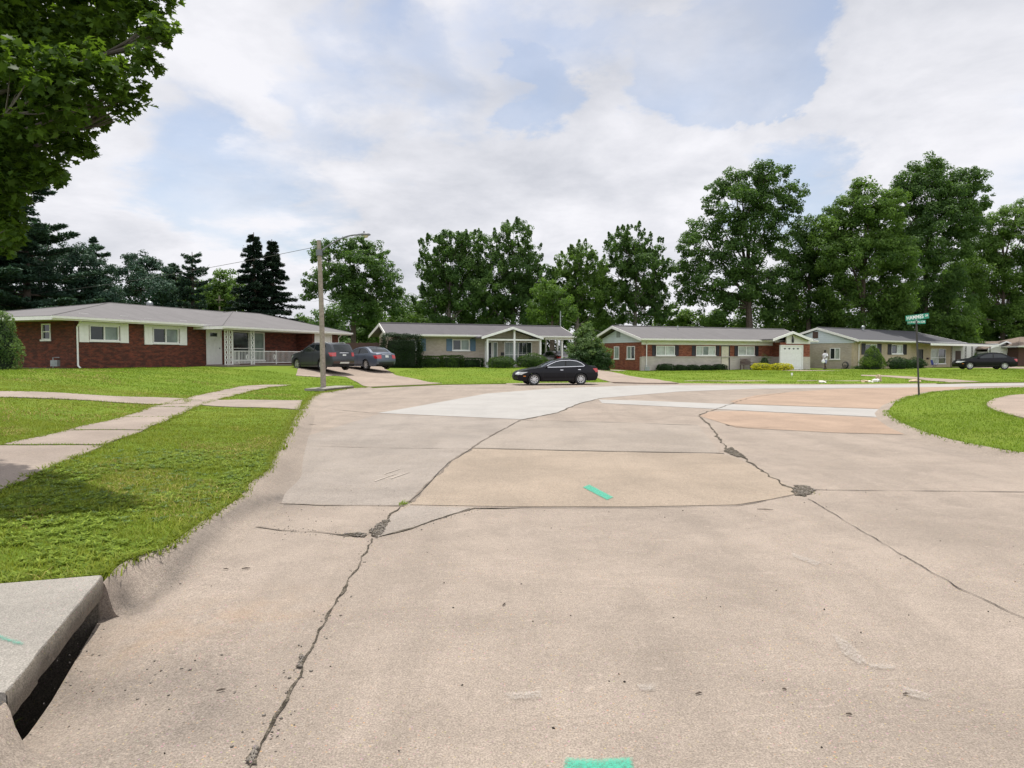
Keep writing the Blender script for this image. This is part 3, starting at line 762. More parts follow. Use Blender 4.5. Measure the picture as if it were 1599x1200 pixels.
# ---- survey paint and scuffs
def dash(px, mat, name, off=.010, zf=ZR, parent=None):
    P = [G(x, y) for x, y in px]; A = np.array(P); q = densify(P, .01); q = np.array(q+q[:1]); Ls = max(np.ptp(A[:, 0]), np.ptp(A[:, 1]))
    return struct(sheet(name, P, M_[mat], zf, off, step=.02, grids=[(A[:, 0].min(), A[:, 0].max(), A[:, 1].min(), A[:, 1].max(), .012)], smoothf=False, attrs={'edge': lambda V: np.clip(pdist(V[:, :2], q)/.022, 0, 1)}))
dash([(909, 762.5), (920, 757.5), (959, 778), (948, 783)], 'paint_teal', 'paint_mark', .011)
dash([(878, 1199), (884, 1186), (935, 1188), (988, 1185), (994, 1220), (874, 1220)], 'paint_teal', 'paint_mark')
for p in [[(610, 748), (640, 738), (640, 738.6), (611, 749)], [(600, 741), (625, 733), (625, 733.6), (600, 742)], [(585, 752), (618, 741), (618, 741.6), (586, 753)], 
          ]:
    dash(p, 'scuff', 'scuff_mark', .0102)
for p in [[(1290, 985), (1330, 1005), (1362, 1040), (1340, 1044), (1310, 1022)], [(1350, 1036), (1405, 1040), (1400, 1050), (1352, 1048)], [(1400, 1068), (1462, 1088), (1450, 1102), (1405, 1086)], [(780, 1083), (850, 1078), (852, 1096), (795, 1098)], [(1230, 862), (1285, 880), (1278, 888), (1235, 872)], [(990, 1070), (1030, 1068), (1026, 1084), (996, 1086)]]:
    dash(p, 'scuff_soft', 'scuff_mark', .0102)

# ---- walks and drives laid on the turf
def walk(name, px, mat, off=.018, f=H, step=.5, grid=1.0, jit=.012, world=None):
    P = [GH(x, y, f) if not isinstance(x, tuple) else x for x, y in px] if px else []
    if world: P = P+world
    a = np.array(P); g = [(a[:, 0].min(), a[:, 0].max(), a[:, 1].min(), a[:, 1].max(), grid)]
    return P, struct(sheet(name, P, M_[mat], f, off, grids=g, step=step, skirt=.08, edge_jit=jit))
WALKS = []
# straight diagonal pavement, in separate flags with grass in the joints
Lw = np.array([GH(x, y) for x, y in [(-160, 748), (0, 697), (60, 690), (119, 669), (196, 652), (238, 635), (301, 622), (326, 614), (371, 605), (420, 601)]])
Rw = np.array([GH(x, y) for x, y in [(-160, 835), (0, 749), (112, 714), (168, 695), (224, 674), (259, 658), (305, 637), (347, 623), (410, 607), (455, 602)]])
def arc(P, t):
    s = np.concatenate([[0], np.cumsum(np.hypot(*np.diff(P, axis=0).T))]); s /= s[-1]
    return np.stack([np.interp(t, s, P[:, 0]), np.interp(t, s, P[:, 1])], 1)
ts = np.concatenate([[0], np.linspace(.10, .86, 12)])
LP = np.array([(-160, 748), (0, 697), (60, 690), (119, 669), (196, 652), (238, 635), (301, 622), (326, 614), (371, 605), (420, 601)], float); RPx = np.array([(-160, 835), (0, 749), (112, 714), (168, 695), (224, 674), (259, 658), (305, 637), (347, 623), (410, 607), (455, 602)], float)
ys = [720, 697, 674, 653, 637, 626, 617, 610, 605, 602]
def xat(Q, y): o = np.argsort(Q[:, 1]); return float(np.interp(y, Q[o, 1], Q[o, 0]))
Lx = np.array([GH(-160, 748)]+[GH(xat(LP, y), y) for y in ys[1:]]); Rx = np.array([GH(-160, 835)]+[GH(xat(RPx, y), y) for y in ys[1:]])
for i in range(len(Lx)-1):
    g0 = .012
    p = [tuple(Lx[i]*(1-g0)+Lx[i+1]*g0), tuple(Rx[i]*(1-g0)+Rx[i+1]*g0), tuple(Rx[i+1]*(1-g0)+Rx[i]*g0), tuple(Lx[i+1]*(1-g0)+Lx[i]*g0)]
    P, o = walk('sidewalk', None, 'walk', off=.02+.004*(i % 3), world=p, step=.35, grid=.6, jit=.008); WALKS.append(P)
P, o = walk('footpath', [(-60, 611), (0, 612.5), (140, 618), (245, 622), (292, 624), (290, 632), (240, 633), (140, 626.5), (0, 621.5), (-60, 619)], 'walk', off=.03); WALKS.append(P)
P, o = walk('footpath', [(316, 626), (372, 625.5), (472, 626.5), (467, 641), (400, 637.5), (316, 634)], 'walk', off=.03); WALKS.append(P)
# ------------------------------------------------------------------ houses
class House:
    """local x runs along the front, local -y looks out of the front, z up from the base"""
    def __init__(s, name, P0, th, zb, label, cat='house'):
        s.P = np.array(P0, float); s.e1 = np.array((math.sin(th), math.cos(th))); s.e2 = np.array((-math.cos(th), math.sin(th))); s.zb = zb
        s.root = empty(name, (P0[0], P0[1], zb), PI/2-th, label, cat)
    def w(s, x, y): return s.P+x*s.e1+y*s.e2
    def fx(s, px, y):
        q = s.P+y*s.e2; d = ray(px, 545); u = d.x/d.y
        return (u*q[1]-q[0])/(s.e1[0]-u*s.e1[1])
    def sy(s, px, x):
        q = s.P+x*s.e1; d = ray(px, 545); u = d.x/d.y
        return (u*q[1]-q[0])/(s.e2[0]-u*s.e2[1])
    def z(s, px, py, x, y):
        return at(px, py, s.w(x, y)[1]).z - s.zb
def edgeM(a, b):
    a = Vector((a[0], a[1], 0)); b = Vector((b[0], b[1], 0)); e = (b-a).normalized(); n = Vector((-e.y, e.x, 0))
    return Matrix(((e.x, n.x, 0, a.x), (e.y, n.y, 0, a.y), (0, 0, 1, 0), (0, 0, 0, 1))), (b-a).length

def window(h, M, s0, s1, z0, z1, cols=2, panes=('pane', 'pane_blind'), rows=0, sill='white', muntins=(0, 0), frame='white', name='window', label=None):
    """frame set in a wall opening; M maps (along, inward, up) to the house"""
    b = .055; mb = MB()
    mb.box(s0, s1, -.03, .09, z1-b, z1, M); mb.box(s0, s1, -.03, .09, z0, z0+b, M)
    mb.box(s0, s0+b, -.03, .09, z0+b, z1-b, M); mb.box(s1-b, s1, -.03, .09, z0+b, z1-b, M)
    cw = (s1-s0-2*b)/cols
    for i in range(1, cols):
        x = s0+b+cw*i; mb.box(x-.03, x+.03, -.022, .085, z0+b, z1-b, M)
    if rows:
        for i in range(cols):
            x0 = s0+b+cw*i; zc = z0+(z1-z0)*rows; mb.box(x0+.031, x0+cw-.031, -.018, .08, zc-.025, zc+.025, M)
    mx, mz = muntins
    for i in range(cols):
        x0 = s0+b+cw*i
        for k in range(1, mx): mb.box(x0+cw*k/mx-.008, x0+cw*k/mx+.008, .025, .040, z0+b, z1-b, M)
        for k in range(1, mz): mb.box(x0, x0+cw, .024, .041, z0+b+(z1-z0-2*b)*k/mz-.008, z0+b+(z1-z0-2*b)*k/mz+.008, M)
    o = mb.build(name, M_[frame], h.root)
    if label: o['label'] = label
    si = MB().box(s0-.06, s1+.06, -.075, -.032, z0-.07, z0+.012, M).build('sill', M_[sill], o)
    for i in range(cols):
        x0 = s0+b+cw*i
        p = MB().box(x0, x0+cw, .045, .055, z0+b, z1-b, M).build('pane', M_[panes[i % len(panes)]], o)
    MB().box(s0-.05, s1+.05, .205, .25, z0-.05, z1+.05, M).build('blind', M_['bush_core'], o)  # near-black sheet behind the panes stands for the unlit room
    return o
def shutter(h, M, s0, s1, z0, z1, mat):
    mb = MB(); mb.box(s0, s0+.04, -.045, -.003, z0, z1, M); mb.box(s1-.04, s1, -.045, -.003, z0, z1, M)
    mb.box(s0+.04, s1-.04, -.045, -.003, z1-.05, z1, M); mb.box(s0+.04, s1-.04, -.045, -.003, z0, z0+.05, M)
    n = int((z1-z0-.1)/.06)
    for i in range(n):
        z = z0+.05+(z1-z0-.1)*i/n; mb.quad(*[M @ Vector(q) for q in ((s0+.04, -.035, z), (s1-.04, -.035, z), (s1-.04, -.012, z+(z1-z0-.1)/n), (s0+.04, -.012, z+(z1-z0-.1)/n))])
    return mb.build('shutter', M_[mat], h.root)
def door(h, M, s0, s1, z0, z1, mat='white', frame='white', glass=None, lab=None):
    mb = MB(); b = .07
    mb.box(s0, s0+b, -.03, .1, z0, z1, M); mb.box(s1-b, s1, -.03, .1, z0, z1, M); mb.box(s0+b, s1-b, -.03, .1, z1-b, z1, M)
    fr = mb.build('door_frame', M_[frame], h.root)
    mb = MB(); mb.box(s0+b, s1-b, .03, .07, z0, z1-b, M)
    w = s1-s0-2*b
    for k in range(2):
        for j in range(3):
            x = s0+b+w*(.12+.44*k); zz = z0+(z1-z0)*(.08+.30*j); mb.box(x, x+w*.32, .015, .031, zz, zz+(z1-z0)*.22, M)
    d = mb.build('door', M_[mat], h.root)
    if lab: d['label'] = lab
    MB().box(s1-b-.11, s1-b-.07, -.03, .03, z0+.95, z0+1.03, M).build('handle', M_['steel'], d)
    if glass: MB().box(s0+b+w*.25, s1-b-w*.25, .008, .029, z0+(z1-z0)*.80, z0+(z1-z0)*.9, M).build('pane', M_['pane'], d)
    return d
def hip_roof(h, x0, x1, y0, y1, ze, rx0, rx1, ry, zr, mat, fascia='cream', soffit='soffit', fh=.17, ze_back=None):
    zb = ze if ze_back is None else ze_back
    A, Bp, C, D = (x0, y0, ze), (x1, y0, ze), (x1, y1, zb), (x0, y1, zb); E, Fp = (rx0, ry, zr), (rx1, ry, zr)
    mb = MB(); mb.poly([A, Bp, Fp, E]); mb.poly([Bp, C, Fp]); mb.poly([C, D, E, Fp]); mb.poly([D, A, E])
    mb.poly([(x0, y0, ze-.012), (x0, y1, zb-.012), (x1, y1, zb-.012), (x1, y0, ze-.012)])
    for p, q in ((A, Bp), (Bp, C), (C, D), (D, A)): mb.quad((p[0], p[1], p[2]-.012), (q[0], q[1], q[2]-.012), q, p)
    r = mb.build('roof', M_[mat], h.root)
    cap = MB(); 
    for p, q in ((E, Fp), (A, E), (D, E), (Bp, Fp), (C, Fp)): cap.tube([Vector(p)+Vector((0, 0, .0)), Vector(q)+Vector((0, 0, .0))], .035, 6, squash=.5)
    cap.build('ridge_cap', M_[mat], r)
    f = MB(); t = .035; g = .11
    f.box(x0-.01, x1+.01, y0-t-.01, y0-.01, ze-fh-.02, ze-.02); f.box(x0-t-.012, x0-.012, y0-t-.01, y1+t, ze-fh-.02, ze-.022)
    f.box(x1+.012, x1+t+.012, y0-t-.01, y1+t, ze-fh-.02, ze-.022)
    f.build('fascia', M_[fascia], h.root)
    MB().box(x0+.02, x1-.02, y0+.02, y1-.02, ze-fh+.01, ze-fh+.03).build('soffit', M_[soffit], h.root)
    gu = MB(); gu.box(x0-.08, x1+.08, y0-t-.12, y0-t-.014, ze-.12, ze-.012); gu.build('gutter', M_[fascia], h.root)
    return r
def gable_roof(h, x0, x1, y0, y1, ze, ry, zr, mat, rx=(None, None), fascia='cream', soffit='soffit', zeb=None, th=.10, fh=.17, gutter=True):
    """ridge along x"""
    rx0 = x0 if rx[0] is None else rx[0]; rx1 = x1 if rx[1] is None else rx[1]; zb = ze if zeb is None else zeb
    mb = MB()
    T = [(x0, y0, ze), (x1, y0, ze), (rx1, ry, zr), (rx0, ry, zr), (x0, y1, zb), (x1, y1, zb)]; Bt = [(a, b, c-th) for a, b, c in T]
    n = 0; mb.v += T+Bt
    for f in ((0, 1, 2, 3), (3, 2, 5, 4), (9, 8, 7, 6), (10, 11, 8, 9), (0, 6, 7, 1), (5, 11, 10, 4), (0, 3, 9, 6), (3, 4, 10, 9), (1, 7, 8, 2), (2, 8, 11, 5)): mb.face(f)
    r = mb.build('roof', M_[mat], h.root)
    cap = MB().tube([(rx0, ry, zr+.01), (rx1, ry, zr+.01)], .08, 6, squash=.5); cap.build('ridge_cap', M_[mat], r)
    f = MB()
    for (xa, xr, s) in ((x0, rx0, -1), (x1, rx1, 1)):      # rake boards
        for (ya, za) in ((y0, ze), (y1, zb)):
            a = Vector((xa+s*.003, ya, za+.012)); b = Vector((xr+s*.003, ry, zr+.012))
            f.prism([a, b, b-Vector((0, 0, fh+.05)), a-Vector((0, 0, fh+.05))], (s*.04, 0, 0))
    f.box(x0, x1, y0-.038, y0-.004, ze-fh, ze-.004)
    f.build('fascia', M_[fascia], h.root)
    if gutter: MB().box(x0-.03, x1+.03, y0-.15, y0-.040, ze-.125, ze-.008).build('gutter', M_[fascia], h.root)
    return r
def downspout(h, x, y, z1, z0=0.05, top=None, mat='white'):
    mb = MB().tube([(x, y-.35, z1+.0), (x, y-.30, z1-.12), (x, y-.06, z1-.35), (x, y-.06, z0+.12), (x, y-.22, z0)], .042, 6)
    return mb.build('downspout', M_[mat], h.root)
def roof_vent(h, x, y, z, turbine=True, parent=None):
    mb = MB()
    if turbine:
        mb.lathe([(.001, 0), (.13, 0), (.13, .22), (.17, .24), (.19, .33), (.17, .43), (.10, .49), (.001, .51)], 14, c=(x, y, z))
        for k in range(14):
            w = 2*PI*k/14; mb.box(.172, .198, -.006, .006, .25, .42, Matrix.Translation((x, y, z)) @ Matrix.Rotation(w, 4, 'Z'))
    else:
        mb.lathe([(.001, 0), (.05, 0), (.05, .32), (.001, .32)], 10, c=(x, y, z)); mb.lathe([(.001, .34), (.08, .34), (.08, .38), (.001, .42)], 10, c=(x, y, z))
    return mb.build('roof_vent', M_['steel'], parent)

# ================= house 1: long red brick ranch with hip roofs
h = House('brick_house', (-21.3, 33.0), R(20), .95, 'long dark red brick ranch house with grey hip roof and white lattice porch posts')
H1 = h
yw, xs = .6, 1.55
xw = h.fx(316, 0.0)                       # where the projecting roof begins
L = h.fx(548, -1.5)
ZE, ZR1 = 2.52, 3.72
WH = ZE-.16
f = h.fx; w1 = (f(140, yw), f(186, yw)); w2 = (f(239, yw), f(279, yw))
zc = lambda px, py, x: h.z(px, py, x, yw)
wz1 = (zc(160, 532, w1[0]), zc(160, 508, w1[0])); wz2 = (zc(260, 536, w2[0]), zc(260, 512, w2[0]))
xd0, xd1 = f(322, yw), f(346, yw); xp0, xp1 = f(363, yw), f(413, yw); xg = f(463, yw)
mb = MB()
M = mb.wall((xs, yw), (xg, yw), -.4, WH, .2, [(w1[0]-xs, w1[1]-xs, wz1[0], wz1[1]), (w2[0]-xs, w2[1]-xs, wz2[0], wz2[1]), (xd0-xs, xd1-xs, .12, 2.25), (xp0-xs, xp1-xs, .35, 2.2)])
Ms, Ls = edgeM((xs, 9.0), (xs, yw+.203))
sy0, sy1 = h.sy(66, xs), h.sy(80, xs); sz = (h.z(72, 531, xs, sy0), h.z(72, 506, xs, sy0))
mb.wall((xs, 9.0), (xs, yw+.203), -.4, WH, .2, [(9.0-sy0, 9.0-sy1, sz[0], sz[1])] if sy0 < 9 and sy1 > yw+.3 else [])
yg = -.75; xg2 = f(475, yg); xgd1 = h.fx(518, yg); xe = h.fx(528, yg)
mb.wall((xg, yw-.003), (xg, yg+.203), -.4, WH, .2); mb.wall((xg, yg), (xe, yg), -.4, WH, .2, [(max(.25, xg2-xg), xgd1-xg, -.4, 2.15)])
mb.wall((xe, yg+.203), (xe, 9.0), -.4, WH, .2); mb.wall((xe-.2, 9.0), (xs+.2, 9.0), -.4, WH, .2)
mb.build('wall', M_['brick_red'], h.root)
window(h, M, w1[0]-xs, w1[1]-xs, wz1[0], wz1[1]); window(h, M, w2[0]-xs, w2[1]-xs, wz2[0], wz2[1])
window(h, M, xp0-xs, xp1-xs, .35, 2.2, cols=2, panes=('pane', 'pane_blind'), rows=.42)
if sy0 < 9: window(h, Ms, 9.0-sy0, 9.0-sy1, sz[0], sz[1], cols=1, rows=.5, panes=('pane',))
# white panels either side of the front windows, with the board above them
for (a, b, ws, wz) in ((124, 201, w1, wz1), (226, 292, w2, wz2)):
    xa, xb = f(a, yw-.03), f(b, yw-.03)
    for (p, q) in ((xa, ws[0]-.06), (ws[1]+.06, xb)):
        mb = MB(); mb.box(p-xs, q-xs, -.05, -.004, wz[0]-.09, WH-.02, M)
        mid = (p+q)/2-xs; mb.box(mid-.008, mid+.008, -.058, -.051, wz[0]-.05, WH-.3, M)
        for k in range(5): mb.box(p-xs, q-xs, -.056, -.0505, wz[0]+.12+.30*k, wz[0]+.13+.30*k, M)
        mb.build('shutter', M_['white'], h.root)
    MB().box(ws[0]-.055-xs, ws[1]+.055-xs, -.045, -.004, wz[1]+.004, WH-.02, M).build('header_panel', M_['white'], h.root)
door(h, M, xd0-xs, xd1-xs, .12, 2.25, glass=True)
r1 = hip_roof(h, 0, xw+2.5, 0, 9.6, ZE, 7.2, xw+8, 4.8, ZR1, 'shingle_a')
xa = xw+1.2; ax = f(382.5, 3.2)
r2 = hip_roof(h, xw, L, -1.5, 9.6, ZE-.13, ax, L-3.2, 4.2, h.z(382.5, 487.5, ax, 4.2)+.02, 'shingle_a')
roof_vent(h, *(lambda x: (x, 5.2, 3.55))(f(235, 5.2)), parent=r1)
roof_vent(h, f(100, 8.0), 8.0, 2.9, False, parent=r1)
# porch slab, lattice posts, railing
xq0 = f(322, yw)-.1
MB().box(xq0, xg-.003, -1.0, yw-.003, -.5, .10).build('porch_floor', M_['walk'], h.root)
def lattice_post(x, y, wd=.30):
    mb = MB(); z0, z1 = .10, ZE-.30
    for sx in (-1, 1): mb.box(x+sx*wd/2-.018, x+sx*wd/2+.018, y-.018, y+.018, z0, z1)
    n = 7; dz = (z1-z0)/n
    for k in range(n):       # scrolls
        zc_ = z0+dz*(k+.5)
        for sgn in (-1, 1):
            pts = [(x+sgn*(wd/2-.02)*math.cos(t*PI*1.0)*(1-.15*t), y, zc_+sgn*dz*.5*math.sin(t*PI*1.5-.8)*(1-.3*t)) for t in np.linspace(0, 1.3, 9)]
            mb.tube(pts, .018, 5)
        mb.box(x-wd/2, x+wd/2, y-.008, y+.008, z0+dz*k-.008, z0+dz*k+.008)
    return mb.build('porch_post', M_['white'], h.root)
yr = -.85
for px_, yy in ((353.5, yr), (360.5, yr+.02), (394.5, yr)): lattice_post(f(px_, yy), yy, .26 if px_ < 390 else .30)
xr0, xr1 = f(363, yr)+.0, xg-.05
mb = MB(); mb.box(xr0, xr1, yr-.02, yr+.02, .92, .96); mb.box(xr0, xr1, yr-.02, yr+.02, .19, .225)
n = int((xr1-xr0)/.125)
for i in range(n+1):
    x = xr0+(xr1-xr0)*i/n; mb.box(x-.009, x+.009, yr-.009, yr+.009, .226, .919)
for q in (.0, .5, 1.0): x = xr0+(xr1-xr0)*q; mb.box(x-.022, x+.022, yr-.023, yr+.023, .10, .99)
for q in (.16, .48, .82):
    x = xr0+(xr1-xr0)*q
    for a in (.11, .07): mb.tube([(x+a*math.cos(t), yr, .58+a*1.5*math.sin(t)) for t in np.linspace(0, 2*PI, 13)], .014, 5)
mb.build('railing', M_['white'], h.root)
mb = MB(); xr2 = f(346, yr+.9)
for i in range(7): mb.box(xr2+.10*i-.009, xr2+.10*i+.009, yr+.1-.009, yr+.1+.009, .1, .93)
mb.box(xr2-.03, xr2+.65, yr+.08, yr+.12, .931, .96); mb.build('railing', M_['white'], h.root)
Mg, _ = edgeM((xg, yg), (xe, yg))
def garage_door(h, M, s0, s1, z0, z1, panels=4, mat='garage', header=None):
    mb = MB(); b = .09
    mb.box(s0, s0+b, -.03, .12, z0, z1, M); mb.box(s1-b, s1, -.03, .12, z0, z1, M); mb.box(s0+b, s1-b, -.03, .12, z1-b, z1, M)
    mb.build('door_frame', M_['white'], h.root)
    mb = MB(); ph = (z1-b-z0)/panels
    for k in range(panels):
        mb.box(s0+b, s1-b, .06, .10, z0+ph*k+.012, z0+ph*(k+1)-.004, M); nn = 4; wd = (s1-s0-2*b)/nn
        for j in range(nn): mb.box(s0+b+wd*j+.07, s0+b+wd*(j+1)-.07, .052, .0595, z0+ph*k+.1, z0+ph*(k+1)-.09, M)
    mb.box(s0+b, s1-b, .102, .13, z0, z1-b, M)
    return mb.build('garage_door', M_['white'] if mat == 'garage' else M_[mat], h.root)
garage_door(h, Mg, max(.25, xg2-xg), xgd1-xg, -.4, 2.15)
MB().box(max(.25, xg2-xg), xgd1-xg, -.02, -.004, 2.155, WH-.01, Mg).build('header_panel', M_['cream'], h.root)
downspout(h, f(116.5, yw)+.1, yw-.02, ZE-.1); downspout(h, xe+.12, yg+.1, ZE-.2)
MB().box(xs+.15, xs-.1, 5, yw+.1, -.3, .05).build('foundation', M_['slab'], h.root)

# ================= house 2: beige brick with gabled porch and carport
TH = R(52)
TH2 = R(66)
h = House('brick_house', (-9.7, 53.0), TH2, .63, 'low beige brick house with blue-grey shutters, gabled white porch and open carport')
H2 = h; f = h.fx
ZE = 2.62; yw = .75; xs = 1.0; xend = f(845.5, yw); L = f(899.5, 0); WH = ZE-.19
Wd = 5.6; zr = h.z(700, 507.3, f(700, 2.8), 2.8)
gable_roof(h, .3, L, 0, Wd, ZE, Wd/2, zr, 'shingle_b', rx=(.5, L+.0))
r2_ = h.root.children[0]
w1 = (f(706.5, yw), f(733, yw)); wz = (h.z(720, 547.5, w1[0], yw), h.z(720, 530.5, w1[0], yw))
xd = (f(757, yw), f(768.5, yw)); sdl = (f(769.5, yw), f(777, yw)); pw = (f(787.5, yw), f(830.5, yw))
w0 = (f(647, yw)-.4, f(656.5, yw))
mb = MB()
M = mb.wall((xs, yw), (xend, yw), -.5, WH, .2, [(w0[0]-xs, w0[1]-xs, wz[0], wz[1]), (w1[0]-xs, w1[1]-xs, wz[0], wz[1]), (xd[0]-xs, xd[1]-xs, .05, 2.12), (sdl[0]-xs, sdl[1]-xs, .5, 2.1), (pw[0]-xs, pw[1]-xs, .3, 2.1)])
mb.wall((xs, Wd-.7), (xs, yw+.203), -.5, WH, .2); mb.wall((xend, yw+.203), (xend, Wd-.7), -.5, WH, .2); mb.wall((xend-.2, Wd-.7), (xs+.2, Wd-.7), -.5, WH, .2)
mb.build('wall', M_['brick_beige'], h.root)
def gable_wall(h, x, y0, y1, z0, ry, zr, mat, th=.15, name='gable_wall', zeo=None):
    mb = MB().prism([(x, y0, z0), (x, y1, z0), (x, y1, zeo or z0+.12), (x, ry, zr), (x, y0, zeo or z0+.12)], (th, 0, 0)); return mb.build(name, M_[mat], h.root)
gable_wall(h, xs-.02, yw-.02, Wd-.7, WH+.003, Wd/2, zr-.25, 'siding_white')
gable_wall(h, L-.8, .1, Wd-.1, WH+.05, Wd/2, zr-.22, 'siding_white')
MB().box(.02, L-.05, .02, yw-.0, WH+.0, WH+.018).build('soffit', M_['soffit'], h.root)
window(h, M, w0[0]-xs, w0[1]-xs, *wz); window(h, M, w1[0]-xs, w1[1]-xs, *wz)
window(h, M, pw[0]-xs, pw[1]-xs, .3, 2.1, cols=2, rows=.42, muntins=(3, 2), panes=('pane_blind', 'pane'))
window(h, M, sdl[0]-xs, sdl[1]-xs, .5, 2.1, cols=1, panes=('pane_blind',), name='sidelight')
for a, b in ((656.8, 665), (697, 706), (734, 742.5)): shutter(h, M, f(a, yw)-xs, f(b, yw)-xs, wz[0]-.06, wz[1]+.06, 'blue_paint')
door(h, M, xd[0]-xs, xd[1]-xs, .05, 2.12, mat='black_paint', lab='dark front door in a white frame')
MB().box(f(782, yw)-xs, f(786, yw)-xs, -.15, -.01, 1.0, 1.25, M).build('mailbox', M_['black_paint'], h.root)
# projecting porch gable
yp = -1.4
def front_gable(h, xl, xr, yf, yb, ze, zr, mat, wall_y=None, wall_mat=None, fascia='white', th=.1, fh=.18, wall_z0=None, wall_x=None):
    xm = (xl+xr)/2; mb = MB(); T = [(xl, yf, ze), (xm, yf, zr), (xr, yf, ze), (xl, yb, ze), (xm, yb, zr), (xr, yb, ze)]; Bt = [(a, b, c-th) for a, b, c in T]
    mb.v += T+Bt
    for q in ((0, 1, 4, 3), (1, 2, 5, 4), (9, 10, 7, 6), (10, 11, 8, 7), (0, 3, 9, 6), (2, 8, 11, 5), (0, 6, 7, 1), (1, 7, 8, 2), (3, 4, 10, 9), (4, 5, 11, 10)): mb.face(q)
    r = mb.build('porch_roof', M_[mat], h.root)
    fb = MB()
    for a, b in (((xl, ze), (xm, zr)), ((xr, ze), (xm, zr))):
        p = Vector((a[0], yf-.003, a[1]+.012)); q = Vector((b[0], yf-.003, b[1]+.012)); fb.prism([p, q, q-Vector((0, 0, fh)), p-Vector((0, 0, fh))], (0, -.045, 0))
    fb.build('fascia', M_[fascia], h.root)
    if wall_mat:
        z0 = wall_z0; x0, x1 = wall_x; k = (zr-ze)/(xm-xl)
        MB().prism([(x0, wall_y, z0), (x1, wall_y, z0), (x1, wall_y, ze+(xr-x1)*k-th-.01), (xm, wall_y, zr-th-.01), (x0, wall_y, ze+(x0-xl)*k-th-.01)], (0, .12, 0)).build('gable_wall', M_[wall_mat], h.root)
    return r
xl, xr_ = f(752, yp), f(848.5, yp); zp = h.z(752, 525.5, xl, yp); zpa = h.z(803, 512.3, f(803, yp), yp)
zpe = (h.z(752, 525.5, xl, yp)+h.z(848.5, 528.5, xr_, yp))/2
front_gable(h, xl, xr_, yp, 2.7, zpe, max(zpa, zpe+.8), 'shingle_b', wall_y=-.32, wall_mat='brick_beige', wall_z0=WH-.02, wall_x=(xl+.5, xr_-.5))
def post(h, x, y, z0, z1, wd=.14, mat='white', name='porch_post'):
    mb = MB().box(x-wd/2, x+wd/2, y-wd/2, y+wd/2, z0, z1); mb.box(x-wd*.7, x+wd*.7, y-wd*.7, y+wd*.7, z0, z0+.12 if z0 < .5 else z0+.05); mb.box(x-wd*.65, x+wd*.65, y-wd*.65, y+wd*.65, z1-.08, z1-.001)
    return mb.build(name, M_[mat], h.root)
yo = yp+.35
for px_ in (761, 843.5): post(h, f(px_, yo), yo, -.1, zpe-.12)
post(h, f(803, yo), yo, -.1, max(zpa, zpe+.8)-.22)
MB().box(xl+.3, xr_-.3, yp+.25, yw-.01, -.6, -.02).build('porch_floor', M_['walk'], h.root)
MB().box(f(761, yo), f(843.5, yo), yo-.05, yo+.05, zpe-.26, zpe-.125).build('porch_beam', M_['white'], h.root)
# carport
for px_, yy in ((877.5, .35), (862, Wd-.6), (890, Wd-.6), (881, Wd*.5)): post(h, min(f(px_, yy), L-.3), yy, -.5, WH, .13, name='carport_post')
MB().box(xend+.05, L+.6, -.2, Wd, -.7, -.05).build('carport_floor', M_['drive'], h.root)
MB().box(xend+.01, L-.1, .08, .2, WH-.12, WH+.04).build('carport_beam', M_['cream'], h.root)
roof_vent(h, f(775, 3.4), 3.4, zr-.33, False, parent=r2_)

# ================= house 3: red brick with gabled garage
TH3 = R(65)
h = House('brick_house', (10.7, 59.0), TH3, .33, 'red brick house with whitewashed lower band, pale gable and white ornamented garage door')
H3 = h; f = h.fx
ZE = 2.72; yw = .7; xs = .55; Wd = 8.2; WH = ZE-.20; zr = h.z(1070, 511.9, f(1070, 4.1), 4.1)
xg = f(1206, yw); yg = -1.0; gx1 = f(1264.5, yg)
L = max(gx1+.4, xg+5)
rr = gable_roof(h, 0, L, 0, Wd, ZE, Wd/2, zr, 'shingle_c', rx=(-.2, L))
band = h.z(1060, 557.5, f(1060, yw), yw)
WIN = [((1024.5, 1053.5), 2, ('pane_curtain',)), ((1087, 1117), 3, ('pane_curtain', 'pane_blind')), ((1152.5, 1178), 2, ('pane_curtain',))]
ops = []; 
for (a, b), c, p in WIN:
    x0, x1 = f(a, yw), f(b, yw); ops.append((x0-xs, x1-xs, band+.12, 2.13))
dx = (f(1125.5, yw)-xs, f(1139.5, yw)-xs)
up = MB(); M = up.wall((xs, yw), (xg, yw), band, WH, .2, ops+[(dx[0], dx[1], band, 2.2)])
syA = [(h.sy(a, xs), h.sy(b, xs)) for a, b in ((959, 967), (979, 991.5))]
Ms, _ = edgeM((xs, Wd-.7), (xs, yw+.203)); so_ = [(Wd-.7-a, Wd-.7-b, 1.0, 2.1) for a, b in syA]; so_ = [q for q in so_ if q[0] > .1 and q[1] < Wd-.7-yw-.3]
up.wall((xs, Wd-.7), (xs, yw+.203), -.5, WH, .2, so_)
up.wall((gx1, yw), (gx1, Wd-.7), -.5, WH, .2); up.wall((gx1-.2, Wd-.7), (xs+.2, Wd-.7), -.5, WH, .2)
up.wall((xg, yw-.003), (xg, yg+.203), band, WH, .2); 
gd = (f(1218.5, yg)-xg, f(1254, yg)-xg)
up.wall((xg, yg), (gx1, yg), band, WH-.05, .2, [(gd[0], gd[1], band, 2.25)]); up.wall((gx1, yg+.203), (gx1, yw-.003), band, WH, .2)
up.build('wall', M_['brick_red2'], h.root)
lo = MB(); lo.wall((xs-.04, yw-.05), (xg-.01, yw-.05), -.5, band-.004, .24, [(dx[0]+.04, dx[1]+.04, -.38, band-.004)])
lo.wall((xg-.04, yw-.06), (xg-.04, yg+.2), -.5, band-.004, .24); lo.wall((xg-.04, yg-.04), (gx1+.04, yg-.04), -.5, band-.004, .24, [(gd[0]+.04, gd[1]+.04, -.38, band-.004)])
